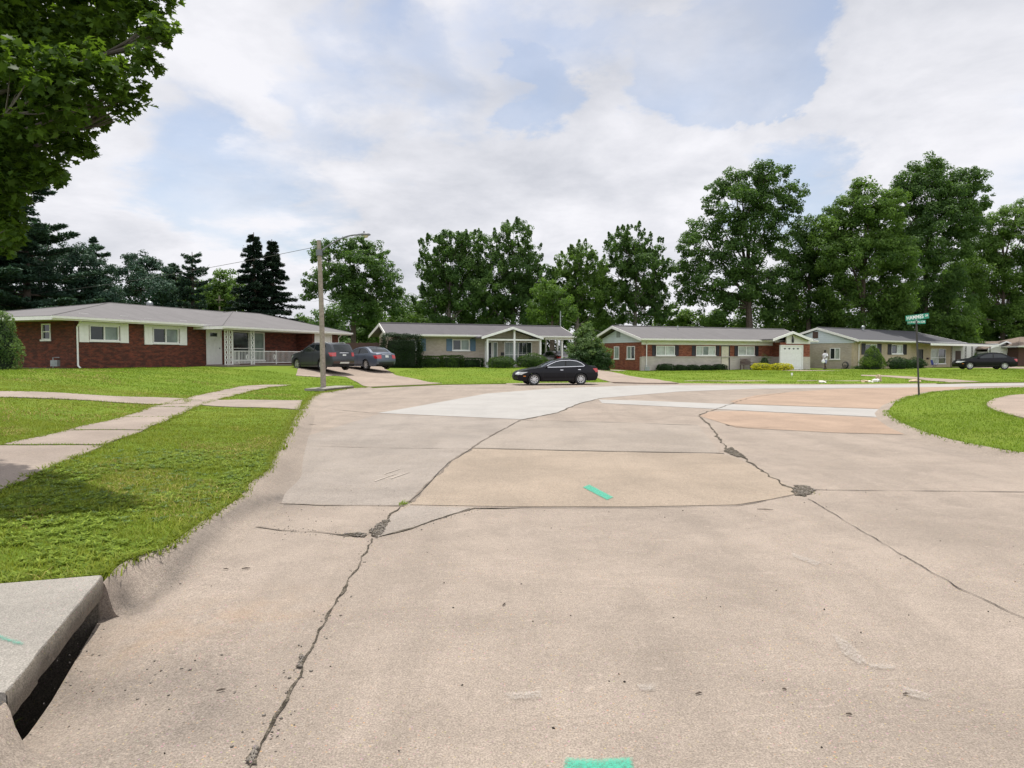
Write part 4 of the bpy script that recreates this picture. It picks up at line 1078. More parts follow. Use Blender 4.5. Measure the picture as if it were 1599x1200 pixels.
lo.wall((gx1+.04, yg+.21), (gx1+.04, yw), -.5, band-.004, .24)
lo.build('wall', M_['stone_white'], h.root)
lg = MB().box(0, xg-xs, -.10, -.052, band-.05, band+.03, M); lg.build('ledge', M_['stone_white'], h.root)
for ((a, b), c, p), o in zip(WIN, ops): window(h, M, o[0], o[1], o[2], o[3], cols=c, panes=p)
for q in so_: window(h, Ms, *q, cols=1 if q is so_[0] else 2, panes=('pane_blind', 'pane'))
for a, b in ((1018.3, 1023.8), (1054, 1059.5), (1080.3, 1086), (1118, 1123), (1146.8, 1152), (1179, 1184)): shutter(h, M, f(a, yw)-xs, f(b, yw)-xs, band+.08, 2.17, 'black_paint')
door(h, M, dx[0], dx[1], .0, 2.2, mat='beige_door', frame='black_paint', lab='cream front door with black storm frame')
gable_wall(h, xs-.06, yw-.1, Wd-.6, WH+.003-.1, Wd/2, zr-.24, 'siding_blue', zeo=WH+.05)
MB().box(xs-.075, xs-.062, Wd/2-.3, Wd/2+.3, zr-1.0, zr-.45).build('gable_vent', M_['steel'], h.root)
MB().box(.02, xg, .02, yw-.0, WH+.0, WH+.018).build('soffit', M_['soffit'], h.root)
MB().box(xs, xg, yw-.05, yw-.004, 2.22, WH).build('frieze', M_['cream'], h.root)
xl, xr_ = f(1208, yg-.5), f(1267.5, yg-.5); zge = h.z(1208, 530.5, xl, yg-.5); zga = h.z(1238, 522, (xl+xr_)/2, yg-.5)
zge = max(zge, WH+.12)
front_gable(h, xl-.1, xr_+.1, yg-.5, Wd/2, zge+.05, max(zga, zge+.75), 'shingle_c', wall_y=yg-.03, wall_mat='siding_white', wall_z0=2.36, wall_x=(xg-.03, gx1+.03), fascia='white', fh=.22)
Mg, _ = edgeM((xg, yg), (gx1, yg)); gdo = garage_door(h, Mg, gd[0], gd[1], -.5, 2.25)
cx = (gd[0]+gd[1])/2
for k in (-1.5, -.5, .5, 1.5):
    x = cx+k*(gd[1]-gd[0])*.19
    mb = MB(); mb.prism([(x-.14, .045, 1.92), (x-.05, .045, 1.98), (x+.05, .045, 1.98), (x+.14, .045, 1.92), (x+.08, .045, 1.9), (x, .045, 1.84), (x-.08, .045, 1.9)], (0, -.02, 0), Mg)
    mb.build('door_ornament', M_['black_paint'], gdo)
mb = MB(); mb.prism([(cx-.09, -.06, 2.72), (cx, -.06, 2.95), (cx+.09, -.06, 2.72), (cx+.05, -.06, 2.45), (cx-.05, -.06, 2.45)], (0, -.12, 0), Mg); mb.box(cx-.02, cx+.02, -.1, -.035, 2.95, 3.1, Mg)
mb.build('wall_lamp', M_['black_paint'], h.root)
for x, y in ((f(1008.5, yw), yw),): downspout(h, x, y-.06, ZE-.1, 0.05)
roof_vent(h, f(1058, 3.4), 3.4, zr-.3, False, parent=rr)

# ================= house 4: tan brick with pale gable and flat carport
h = House('brick_house', (32.7, 67.1), TH, .21, 'tan brick house with pale blue gable, black shutters and wide carport behind the sign')
H4 = h; f = h.fx
ZE = 2.92; yw = .7; xs = .5; Wd = 8.6; WH = ZE-.20; zr = h.z(1290, 512.6, f(1290, 4.3), 4.3); xend = f(1487, yw); L = f(1500, 0)
xp = f(1440, -.6); Lc = f(1557, -1.3)
rr = gable_roof(h, 0, L+1.5, 0, Wd, ZE, Wd/2, zr, 'shingle_d', rx=(.3, L-1))
w0 = (f(1351, yw), f(1369, yw)); w1 = (f(1392, yw), f(1409.5, yw)); dd = (f(1433, yw), f(1441.5, yw)); pw = (f(1453.5, yw), f(1477, yw))
wz = (h.z(1400, 553, w1[0], yw), h.z(1400, 538.5, w1[0], yw))
mb = MB(); M = mb.wall((xs, yw), (xend, yw), -.5, WH, .2, [(w0[0]-xs, w0[1]-xs, *wz), (w1[0]-xs, w1[1]-xs, *wz), (dd[0]-xs, dd[1]-xs, -.05, 2.1), (pw[0]-xs, pw[1]-xs, .5, 2.2)])
mb.wall((xend, yw+.203), (xend, Wd-.7), -.5, WH, .2)
mb.build('wall', M_['brick_tan'], h.root)
sy = (h.sy(1296, xs), h.sy(1312, xs)); Ms, _ = edgeM((xs-.003, Wd-.7), (xs-.003, yw+.0))
q = (Wd-.7-sy[0], Wd-.7-sy[1], 1.05, 2.15); mb = MB()
so_ = [q] if q[0] > .1 and q[1] < Wd-1.6 else []
mb.wall((xs, Wd-.7), (xs, yw+.203), -.5, WH, .2, so_); mb.build('wall', M_['brick_beige'], h.root)
MB().wall((xend-.2, Wd-.9), (xs+.2, Wd-.9), -.5, WH, .2) if 0 else None
mb = MB(); mb.wall((xend-.2, Wd-.7), (xs+.2, Wd-.7), -.5, WH, .2); mb.build('wall', M_['brick_beige'], h.root)
for q in so_: window(h, Ms, *q, cols=2, panes=('pane', 'pane_curtain'))
window(h, M, w0[0]-xs, w0[1]-xs, *wz); window(h, M, w1[0]-xs, w1[1]-xs, *wz, panes=('pane', 'pane_curtain')); window(h, M, pw[0]-xs, pw[1]-xs, .5, 2.2, rows=.4, panes=('pane_curtain', 'pane'))
for a, b in ((1345, 1351), (1369.6, 1376), (1386, 1391.6), (1410, 1415.5)): shutter(h, M, f(a, yw)-xs, f(b, yw)-xs, wz[0]-.08, wz[1]+.06, 'black_paint')
door(h, M, dd[0]-xs, dd[1]-xs, -.05, 2.1, mat='black_paint', frame='black_paint')
gable_wall(h, xs-.06, yw-.1, Wd-.6, WH+.003-.1, Wd/2, zr-.24, 'siding_blue', zeo=WH+.05)
vy = h.sy(1273.5, xs); MB().box(xs-.085, xs-.064, vy-.28, vy+.28, zr-1.05, zr-.4).build('gable_vent', M_['brown_paint'], h.root)
MB().box(.02, xend, .02, yw, WH, WH+.018).build('soffit', M_['soffit'], h.root)
# flat porch and carport roof carried forward
pc = MB(); pc.prism([(xp, -1.4, 2.70), (xp, -.02, 2.88), (xp, -.02, 2.78), (xp, -1.4, 2.60)], (Lc-xp, 0, 0)); pc.box(L+1.4, Lc, -.02, 7.8, 2.78, 2.88)
pr = pc.build('carport_roof', M_['shingle_d'], h.root)
MB().box(xp-.02, Lc+.02, -1.46, -1.41, 2.48, 2.70).build('fascia', M_['white'], h.root)
MB().box(Lc+.003, Lc+.04, -1.4, 7.8, 2.60, 2.86).build('fascia', M_['white'], h.root)
m2 = MB(); m2.wall((xend+.21, 2.4), (f(1546, 2.4), 2.4), -.5, 2.77, .15); m2.build('storage_wall', M_['siding_white'], h.root)
Mc, _ = edgeM((xend+.21, 2.4), (Lc-2, 2.4)); s0_ = f(1491, 2.4)-xend; MB().box(s0_, s0_+1.6, -.04, -.003, -.1, 2.0, Mc).build('door', M_['brown_paint'], h.root)
for px_, wd_ in ((1486, .3), (1508, .3), (1518, .3), (1546, .3)):
    x = f(px_, -1.2)
    mb = MB()
    for sx in (-1, 1): mb.box(x+sx*wd_/2-.02, x+sx*wd_/2+.02, -1.22, -1.18, -.4, 2.60)
    for k in range(9): mb.tube([(x-wd_/2*(-1)**k, -1.2, -.3+.3*k), (x+wd_/2*(-1)**k, -1.2, -.3+.3*(k+1))], .014, 5)
    mb.build('carport_post', M_['dark_steel'], h.root)
MB().box(xend-5.5, Lc, -1.5, yw-.01, -.6, -.03).build('porch_floor', M_['walk'], h.root)
MB().box(xend+.21, Lc, yw-.009, 3.99, -.6, -.03).build('carport_floor', M_['drive'], h.root)
downspout(h, f(1339.5, yw), yw-.05, ZE-.1); roof_vent(h, f(1347, 3.8), 3.8, zr-.1, True, parent=rr)
MB().box(f(1447, yw)-xs, f(1450, yw)-xs, -.12, -.01, 1.0, 1.2, M).build('mailbox', M_['brown_paint'], h.root)

# ================= far right: white garage with tan roof, and a dark brick one beside it
h = House('garage_building', (63.0, 90.0), R(80), -.1, 'white garage with tan gable roof beyond the carport at the far right edge')
H5 = h; f = h.fx
x0, x1 = f(1543, 0), f(1589, 0); ap = (x0+x1)/2
zge = h.z(1545, 545, x0, 0)
zt = max(zge+.9, h.z(1566, 533, ap, 0))
front_gable(h, x0-.5, x1+.5, -.5, 4.6, zge, zt, 'shingle_e', wall_y=0, wall_mat='siding_white', wall_z0=zge-.35, wall_x=(x0, x1), fascia='white')
mb = MB(); g0, g1 = f(1558, 0)-x0, f(1588, 0)-x0-.1
Mw = mb.wall((x0, 0), (x1, 0), -.5, zge-.352, .2, [(g0, g1, -.5, 2.15)]); mb.wall((x0, 4.4), (x0, .203), -.5, zge-.352, .2); mb.wall((x1, .203), (x1, 4.4), -.5, zge-.352, .2); mb.wall((x1-.2, 4.4), (x0+.2, 4.4), -.5, zge-.352, .2)
mb.build('wall', M_['siding_white'], h.root); garage_door(h, Mw, g0, g1, -.5, 2.15)
MB().box(ap-.25, ap+.25, -.03, -.005, zt-.9, zt-.45).build('gable_vent', M_['steel'], h.root)
h = House('brick_house', (64.2, 88.5), R(82), -.1, 'dark brown brick house cut off by the right edge of the picture')
f = h.fx; x0 = f(1590.5, 0)
mb = MB(); mb.wall((x0, 0), (x0+14, 0), -.5, 2.7, .2, [(1.2, 2.2, .8, 2.0)]); mb.wall((x0, 5), (x0, .203), -.5, 2.7, .2); mb.wall((x0+14, .203), (x0+14, 5), -.5, 2.7, .2); mb.wall((x0+13.8, 5), (x0+.2, 5), -.5, 2.7, .2); mb.build('wall', M_['brick_dark'], h.root)
Mq, _ = edgeM((x0, 0), (x0+14, 0)); window(h, Mq, 1.2, 2.2, .8, 2.0, cols=1, rows=.5, panes=('pane',))
hip_roof(h, x0-.9, x0+15, -.9, 6, 2.95, x0+2.5, x0+11, 2.5, 4.1, 'shingle_e', fascia='cream')

# drives
def wp(h, *pts): return [tuple(h.w(x, y)) for x, y in pts]
lx = H1.fx(470, -.75); rx_ = H1.fx(540, -.75)
P, o = walk('driveway', None, 'drive', off=.03, world=[G(576, 604.5, .06), G(640, 603.3, .0), (-3.9, 39.6), G(690, 600.5, .02)]+[GH(x, y) for x, y in [(662, 596), (640, 591), (618, 583), (600, 577)]]+wp(H1, (rx_+3.2, -2.5), (rx_+2.6, 1), (rx_, -.70), (lx, -.70))+[GH(x, y) for x, y in [(462, 578.5), (500, 580), (522, 583), (540, 589), (556, 597)]]); WALKS.append(P)
xe2 = H2.fx(848, .7)
P, o = walk('driveway', None, 'drive', off=.03, world=[G(955, 597.6, .04), G(1005, 600, .0), G(1060, 599, .04)]+[GH(x, y) for x, y in [(1030, 594), (990, 589), (958, 582), (936, 579.5)]]+wp(H2, (xe2+5.2, -4), (xe2+4.6, -.2), (xe2, -.2), (xe2, -4))+[GH(x, y) for x, y in [(918, 581), (924, 588), (938, 593)]]); WALKS.append(P)
P, o = walk('footpath', [(1345, 586.2), (1385, 587), (1440, 590.5), (1500, 594.2), (1530, 597.0), (1484, 598.0), (1430, 592.6), (1380, 589), (1345, 587.6)], 'drive', off=.03); WALKS.append(P)
P, o = walk('footpath', [(970, 594.8), (1180, 594.6), (1340, 594.6), (1345, 595.6), (1180, 595.7), (970, 595.8)], 'drive', off=.012); WALKS.append(P)
P, o = walk('driveway', None, 'drive', off=.03, world=wp(H4, (H4.fx(1488, -1.5), -1.5), (H4.fx(1488, -1.5)-1, -8.5), (H4.fx(1488, -1.5)+7, -11), (H4.fx(1560, -1.5), -1.5))); WALKS.append(P)
P, o = walk('driveway', None, 'drive', off=.03, world=wp(H3, (H3.fx(1213, -3.6), -3.6), (H3.fx(1213, -3.6)+.5, -6.3), (H3.fx(1213, -3.6)+4.5, -6.3), (gx1_ := H3.fx(1268, -3.6), -3.6))); WALKS.append(P)
WI = [GH(x, y, HI) for x, y in [(1600, 617), (1575, 619), (1553, 624), (1541, 630), (1542, 637), (1555, 643), (1575, 649), (1600, 655)]]
P, o = walk('sidewalk', None, 'drive', off=.035, f=HI, world=WI+[(17, 17), (24, 12), (30, 14), (30, 27)]); WISL = P

# fence pieces behind the drive between the two left houses
def fence(a, b, n, label):
    r = empty('wooden_fence', (a[0], a[1], h1(*a)), 0, label, 'fence'); dx, dy = b[0]-a[0], b[1]-a[1]; LL = math.hypot(dx, dy); az = math.atan2(dy, dx)
    Mx = Matrix.Rotation(az, 4, 'Z'); mb = MB(); k = int(LL/.15)
    for i in range(k): mb.box(i*.15+.004, i*.15+.146, -.01, .01, .05, 1.7+.02*math.sin(i*1.7), Mx)
    mb.build('boards', M_['brown_paint'], r)
    for i in range(n+1):
        MB().box(LL*i/n-.05, LL*i/n+.05, .015, .11, -.2, 1.75, Mx).build('post', M_['brown_paint'], r)
    MB().box(0, LL, .0105, .0148, .4, .5, Mx).box(0, LL, .0105, .0148, 1.3, 1.4, Mx).build('rail', M_['brown_paint'], r)
fence(tuple(H1.w(26.0, 3)), (-6.9, 57.5), 6, 'dark weathered board fence in the shade between the two houses at left')
# ------------------------------------------------------------------ cars
def make_car(name, label, paint, kind='sedan', glass='car_glass', chrome=True, rear=True, alloy='alloy', scale=1.0, group=None):
    root = empty(name, (0, 0, 0), 0, label, 'car', group)
    if kind == 'sedan':
        top = [(2.28, .34), (2.31, .50), (2.27, .64), (2.12, .76), (1.75, .86), (1.25, .94), (.92, .985), (.55, 1.17), (.18, 1.33), (-.02, 1.39), (-.35, 1.445), (-.75, 1.45), (-1.12, 1.405), (-1.42, 1.29), (-1.75, 1.09), (-1.92, 1.045), (-2.18, 1.02), (-2.27, .97), (-2.32, .75), (-2.34, .52), (-2.28, .34)]
        ws = (6, 9); rw = (12, 14); belt = .965; W0 = .89; HT = 1.45; wx = (1.38, -1.30); wr = .325
        win = [(.78, 1.0), (.42, 1.18), (.12, 1.30), (-.2, 1.365), (-.7, 1.375), (-1.08, 1.33), (-1.34, 1.22), (-1.52, 1.08), (-1.45, 1.04), (-.6, 1.015), (.4, .99)]
        pill = -.42
    else:
        top = [(2.16, .36), (2.20, .55), (2.17, .74), (2.05, .90), (1.70, 1.00), (1.25, 1.06), (1.00, 1.10), (.62, 1.33), (.25, 1.52), (.05, 1.585), (-.35, 1.63), (-.95, 1.64), (-1.55, 1.60), (-1.88, 1.55), (-2.02, 1.36), (-2.16, 1.12), (-2.20, 1.06), (-2.22, .85), (-2.25, .70), (-2.25, .48), (-2.18, .36)]
        ws = (6, 9); rw = (13, 15); belt = 1.08; W0 = .92; HT = 1.64; wx = (1.36, -1.28); wr = .355
        win = [(.85, 1.12), (.48, 1.34), (.15, 1.49), (-.3, 1.545), (-.95, 1.55), (-1.45, 1.50), (-1.72, 1.38), (-1.78, 1.26), (-1.35, 1.20), (-.6, 1.15), (.4, 1.12)]
        pill = -.40
    tx = np.array([p[0] for p in top]); tz = np.array([p[1] for p in top])
    def yh(x, z):
        x = np.asarray(x, float); z = np.asarray(z, float)
        p = 1-.20*np.clip((np.abs(x)-1.45)/.85, 0, 1)**2
        v = 1-.05*(np.clip((.62-z)/.4, 0, 1))**2-.05*np.clip((z-.7)/(belt-.7), 0, 1)**2
        v = v-np.clip(z-belt, 0, 1)*(.42 if kind == 'sedan' else .34)
        return W0*p*v
    # side outline with wheel arches
    sill = .22; ar = wr+.055
    ol = [(a, b) for a, b in top]
    bot = [(-2.2, .25), (wx[1]-ar-.02, sill)]
    def arch(c):
        return [(c+ar*math.cos(t), wr-.01+ar*math.sin(t)) for t in np.linspace(PI+.28, -.28, 17)]
    bot += arch(wx[1])+[(wx[1]+ar+.06, sill-.01), (wx[0]-ar-.06, sill-.01)]+arch(wx[0])+[(2.2, .24)]
    ol = ol+bot
    def finer(pts, s=.07):
        return densify(pts, s)
    o2 = finer(ol); w2 = finer(win)
    oa = np.array(o2); gx, gy = np.meshgrid(np.arange(-2.3, 2.31, .085), np.arange(.2, 1.7, .075)); g = np.stack([gx.ravel(), gy.ravel()], 1)
    g = g[inside(g, oa)]; g = g[pdist(g, np.vstack([oa, oa[:1]])) > .035]; wa = np.array(w2); g = g[pdist(g, np.vstack([wa, wa[:1]])) > .03]
    # B pillar lines
    pv = [Vector(p) for p in o2]+[Vector(p) for p in w2]+[Vector(p) for p in g.tolist()]
    n1, n2 = len(o2), len(w2); ed = [(i, (i+1) % n1) for i in range(n1)]+[(n1+i, n1+(i+1) % n2) for i in range(n2)]
    V, E, Fc, *_ = delaunay_2d_cdt(pv, ed, [], 0, 1e-5)
    V = np.array([(v.x, v.y) for v in V]); Fc = [tuple(f) for f in Fc]
    cen = np.array([V[list(f)].mean(0) for f in Fc]); inb = inside(cen, oa); inw = inside(cen, wa)
    body = MB(); gls = MB(); Y = yh(V[:, 0], V[:, 1])
    for sgn in (1, -1):
        nb = len(body.v); body.v += [(a, sgn*y, b) for (a, b), y in zip(V.tolist(), Y.tolist())]
        ng = len(gls.v); gls.v += [(a, sgn*(y-.012), b) for (a, b), y in zip(V.tolist(), Y.tolist())]
        for f, b_, w_ in zip(Fc, inb, inw):
            if not b_: continue
            f = f if sgn < 0 else f[::-1]
            if w_: gls.face([ng+i for i in f])
            else: body.face([nb+i for i in f])
    # top strip
    J = np.linspace(-1, 1, 11)
    pts = finer([p for p in top], .12)[:-1]
    tp = densify(top, .10, close=False); ta = np.array(tp)
    s_all = np.concatenate([[0], np.cumsum(np.hypot(*np.diff(np.array(top), axis=0).T))]); s_t = np.concatenate([[0], np.cumsum(np.hypot(*np.diff(ta, axis=0).T))])
    def surf(x, z, j):
        y = yh(x, z)*j; e = np.clip((abs(x)-1.7)/.6, 0, 1)
        bx = np.sign(x)*.10*(1-j*j)*e*(1 if z > .2 else 0)
        cz = .035*(1-j*j) if z > belt-.1 else .01*(1-j*j)
        if z > belt+.02 and z < HT-.04: bx = bx+(.07 if x > 0 else -.05)*(1-j*j)
        return (x+bx, y, z+cz)
    nb = len(body.v); ng = len(gls.v); q = len(J)
    for (x, z) in tp:
        for j in J: body.v.append(tuple(map(float, surf(x, z, j))))
    for (x, z) in tp:
        for j in J:
            a = surf(x, z, j); gls.v.append((float(a[0]), float(a[1]), float(a[2])-.008))
    for i in range(len(tp)-1):
        sm = (s_t[i]+s_t[i+1])/2; isg = (s_all[ws[0]] < sm < s_all[ws[1]]-.03) or (s_all[rw[0]]+.04 < sm < s_all[rw[1]])
        for j in range(q-1):
            f = (i*q+j, i*q+j+1, (i+1)*q+j+1, (i+1)*q+j)
            if isg and 0 < j < q-2: gls.face([ng+k for k in f[::-1]])
            elif isg and (j == 0 or j == q-2): body.face([nb+k for k in f[::-1]])
            else: body.face([nb+k for k in f[::-1]])
    bo = body.build('body', M_[paint], root, smooth=True, angle=38, uv=False)
    gl = gls.build('windows', M_[glass], root, smooth=True, angle=30, uv=False)
    ub = MB()
    ub.box(wx[0]-ar-.03, wx[1]+ar+.03, -.78, .78, .19, .5); ub.box(-2.15, wx[1]-ar, -.70, .70, .24, .5); ub.box(wx[0]+ar, 2.15, -.70, .70, .23, .5)
    ub.box(wx[0]-ar-.03, wx[0]+ar, -.55, .55, .22, .6); ub.box(wx[1]-ar, wx[1]+ar+.03, -.55, .55, .22, .6)
    ub.build('underbody', M_['under'], root)
    it = MB(); it.box(-1.2, .35, -.6, .6, .6, belt-.06); it.build('seats', M_['under'], root)
    for i, x in enumerate(wx):
        for sgn in (1, -1):
            wy = .77*W0/.89; w_ = MB()
            w_.lathe([(wr-.11, -.09), (wr-.03, -.105), (wr, -.08), (wr, .08), (wr-.03, .105), (wr-.11, .09)], 28, 'y', closed=True)
            to = w_.build('wheel', M_['rubber'], root, smooth=True, angle=40, uv=False, loc=(x, sgn*wy, wr))
            r_ = MB(); ri = wr-.105
            r_.lathe([(ri+.004, .085), (ri-.03, .07), (ri-.035, -.06), (ri+.004, -.08)], 28, 'y')
            for k in range(9):
                a = 2*PI*k/9; Mx = Matrix.Rotation(a, 4, 'Y'); r_.prism([(.03, 0, -.028), (ri-.01, 0, -.018), (ri-.01, 0, .018), (.03, 0, .028)], (0, sgn*.025, 0), Matrix.Translation((0, sgn*.06, 0)) @ Mx)
            r_.lathe([(.001, sgn*.095), (.055, sgn*.09), (.06, sgn*.05)], 12, 'y')
            r_.build('rim', M_[alloy], to, smooth=True, angle=30, uv=False)
            b_ = MB(); b_.lathe([(.001, sgn*.03), (ri-.03, sgn*.03)], 20, 'y'); b_.build('brake_disc', M_['under'], to, uv=False)
    def sidegrid(pts, off, nx=8, both=True, name='trim', mat='chrome', w=.02, loop=True):
        pp = densify(pts, .06, close=loop); n = len(pp)
        for sgn in (1, -1):
            rows = []; mb = MB()
            for i in range(n):
                a = np.array(pp[i-1 if loop or i else i]); b = np.array(pp[(i+1) % n if loop or i < n-1 else i]); t = b-a; t = t/(np.hypot(*t)+1e-9); nn = np.array((-t[1], t[0]))
                r = []
                for s in (-.5, .5):
                    c = np.array(pp[i])+nn*s*w; r.append((float(c[0]), float(sgn*(yh(c[0], c[1])+off)), float(c[1])))
                rows.append(r)
            for i in range(n if loop else n-1):
                a, b = rows[i], rows[(i+1) % n]; qd = (a[0], b[0], b[1], a[1]); mb.quad(*(qd if sgn < 0 else qd[::-1]))
            mb.build(name, M_[mat], root, uv=False)
    if chrome: sidegrid(win, .006, name='window_trim', mat='chrome', w=.028)
    sidegrid([(pill, belt+.05), (pill-.03, HT-.10)], .004, name='pillar', mat='under', w=.075, loop=False)
    for pth in ([(.86, .34), (.92, .60), (.80, belt-.01)], [(pill+.03, .28), (pill+.05, .6), (pill, belt)], [(wx[1]+ar-.02, .62), (-1.08, .80), (-1.28, belt+.02)]): sidegrid(pth, .003, name='door_seam', mat='under', w=.010, loop=False)
    sidegrid([(pill+.16, belt-.13), (pill+.32, belt-.13)], .014, name='door_handle', mat=paint if not chrome else 'chrome', w=.028, loop=False)
    sidegrid([(pill-.86, belt-.11), (pill-.70, belt-.11)], .014, name='door_handle', mat=paint if not chrome else 'chrome', w=.028, loop=False)
    sidegrid([(.88, .33), (wx[1]+ar+.05, .33)], .012, name='side_skirt', mat='under', w=.05, loop=False)
    for sgn in (1, -1):
        mm = MB(); y = float(yh(.72, belt+.02)); mm.tube([(.72, sgn*(y-.02), belt+.03), (.70, sgn*(y+.06), belt+.06), (.69, sgn*(y+.17), belt+.06)], [.03, .055, .035], 8, squash=1.3)
        mm.build('mirror', M_[paint], root, smooth=True, uv=False)
    # lamps wrap the corners
    def prof_x(z, end):
        if end > 0: k = [i for i in range(0, 5)]
        else: k = [i for i in range(len(top)-6, len(top))]
        zz_ = tz[k]; xx = tx[k]; o_ = np.argsort(zz_); return float(np.interp(z, zz_[o_], xx[o_]))
    def lamp(end, z0, z1, j0, side_len, name, mat, taper=.5):
        for sgn in (1, -1):
            mb = MB(); rows = []
            for z in np.linspace(z0, z1, 5):
                r = []; k = (z-z0)/(z1-z0); x = prof_x(z, end)
                for j in np.linspace(j0+(1-k)*.12*0, .985, 7):
                    p = surf(x, z, j); r.append((float(p[0])+end*.012, sgn*float(p[1]), float(p[2])))
                for dx in np.linspace(.03, side_len*(taper+(1-taper)*k), 5):
                    xx = x-end*dx; r.append((xx, sgn*(float(yh(xx, z))+.010), float(z)))
                rows.append(r)
            for a, b in zip(rows, rows[1:]):
                for i in range(len(a)-1):
                    qd = (a[i], a[i+1], b[i+1], b[i]); mb.quad(*qd)
            mb.build(name, M_[mat], root, smooth=True, angle=60, uv=False)
    if kind == 'sedan':
        lamp(-1, .70, .92, .58, .28, 'tail_light', 'red_lens'); lamp(1, .58, .73, .55, .42, 'headlight', 'clear_lens')
    else:
        lamp(-1, .84, 1.06, .72, .30, 'tail_light', 'red_lens'); lamp(1, .72, .88, .6, .4, 'headlight', 'clear_lens')
    def endpatch(end, z0, z1, j0, j1, name, mat, off=.014):
        mb = MB(); rows = []
        for z in np.linspace(z0, z1, 4):
            r = []
            for j in np.linspace(j0, j1, 9): p = surf(prof_x(z, end), z, j); r.append((float(p[0])+end*off, float(p[1]), float(p[2])))
            rows.append(r)
        for a, b in zip(rows, rows[1:]):
            for i in range(8): mb.quad(a[i], a[i+1], b[i+1], b[i])
        return mb.build(name, M_[mat], root, smooth=True, uv=False)
    if kind == 'sedan':
        endpatch(-1, .76, .88, -.18, .18, 'number_plate', 'plate'); endpatch(-1, .36, .46, -.8, .8, 'bumper', 'under', .008); endpatch(1, .40, .58, -.45, .45, 'grille', 'under'); endpatch(1, .36, .40, -.8, .8, 'bumper', 'under', .008)
        endpatch(-1, .93, .945, -.5, .5, 'boot_trim', 'chrome', .008)
        sidegrid([(2.0, .50), (1.86, .50)], .010, name='side_marker', mat='amber', w=.045, loop=False)
    else:
        endpatch(-1, .86, .96, -.16, .16, 'number_plate', 'plate', .02); endpatch(-1, .42, .56, -.95, .95, 'bumper', 'car_maroon', .008); endpatch(-1, .40, .50, -.42, .42, 'skid_plate', 'plate', .03); endpatch(1, .5, .75, -.5, .5, 'grille', 'under')
        endpatch(-1, 1.0, 1.03, -.42, .42, 'boot_trim', 'chrome', .02)
        mb = MB()
        for sgn in (1, -1): mb.tube([(.1, sgn*.63, 1.60), (-.1, sgn*.64, 1.66), (-1.3, sgn*.64, 1.68), (-1.55, sgn*.62, 1.62)], .016, 6)
        mb.build('roof_rail', M_['steel'], root, uv=False)
    an = MB().tube([(-1.25 if kind == 'sedan' else -1.6, 0, HT-.05), (-1.4 if kind == 'sedan' else -1.75, 0, HT+.12)], .006, 5); an.build('antenna', M_['under'], root, uv=False)
    root.scale = (scale,)*3
    return root
def park(c, px, py, Y, heading, zoff=0.0, z=None):
    p = at(px, py, Y); c.location = (p.x, p.y, (h1(p.x, p.y) if z is None else z)+zoff); c.rotation_euler = (0, 0, heading)
    return c
c = make_car('black_sedan', 'black sedan with chrome window trim parked at the far kerb in the street', 'car_black', scale=.985)
park(c, 866, 590, 39.6, math.atan2(-.20, -.98), z=0.005)
c = make_car('grey_suv', 'dark grey sport utility car parked on the driveway behind the street lamp pole', 'car_grey', 'suv', chrome=False)
park(c, 503, 575, 43.6, math.atan2(.66, -.75), .035)
c = make_car('blue_grey_sedan', 'blue-grey sedan parked on the driveway to the right of the dark grey SUV', 'car_blue', chrome=False, glass='car_glass')
park(c, 571, 575, 47.0, math.atan2(.70, -.71), .035)
c = make_car('dark_sedan', 'glossy black sedan in front of the carport of the tan brick house', 'car_black', chrome=False, scale=1.06)
park(c, 1536, 570, 66.0, math.atan2(.22, -.98), .035)
c = make_car('maroon_sedan', 'dark maroon car standing in shade under the carport of the beige house', 'car_maroon', chrome=False)
xm = (H2.fx(848, 3)+H2.fx(895, 3))/2; p = H2.w(xm+.1, 4.0); c.location = (p[0], p[1], .60); c.rotation_euler = (0, 0, math.atan2(-.616*-1, .788*-1)+PI*0+.0)
c.rotation_euler[2] = math.atan2(H2.e2[1], H2.e2[0])
# ------------------------------------------------------------------ vegetation
def unit(a): return a/(np.linalg.norm(a, axis=1)[:, None]+1e-9)
def leaf_cloud(name, C, Nn, size, mat, parent, aspect=.6, tone=None, seed=0, shape=4, T=None):
    """many small leaves: C centres, Nn face normals"""
    r = np.random.default_rng(seed); n = len(C)
    if T is None: T = r.normal(0, 1, (n, 3))
    T = T-(T*Nn).sum(1)[:, None]*Nn; T = unit(T); B = np.cross(Nn, T)
    s = (size*r.uniform(.65, 1.35, n))[:, None]
    if shape == 4:
        q = [(-.5, 0), (-.05, -.5*aspect), (.5, 0), (-.05, .5*aspect)]
        V = np.stack([C+T*s*a+B*s*b for a, b in q], 1).reshape(-1, 3)
        Fq = (np.arange(n)[:, None]*4+np.arange(4)[None])
        k = 4
    else:           # five-lobed leaf, folded a little along the midrib
        q = [(-.48, 0, 0), (-.30, -.22, .05), (-.34, -.50, .12), (-.05, -.34, .08), (.10, -.56, .13), (.16, -.26, .06), (.55, 0, .0), (.16, .26, .06), (.10, .56, .13), (-.05, .34, .08), (-.34, .50, .12), (-.30, .22, .05)]
        V = np.stack([C+T*s*a+B*s*b+Nn*s*c for a, b, c in q], 1).reshape(-1, 3); k = 12
        tri = np.array([(0, 1, 11), (1, 2, 3), (3, 4, 5), (1, 3, 5), (5, 6, 7), (7, 8, 9), (9, 10, 11), (7, 9, 11), (1, 5, 7), (1, 7, 11)])
        Fq = (np.arange(n)[:, None, None]*12+tri[None]).reshape(-1, 3)
    if tone is None: tone = r.uniform(0, 1, n)
    return mesh_np(name, V, Fq, M_[mat], parent, attrs={'tone': ('FACE', np.repeat(tone, 1 if shape == 4 else 10))})
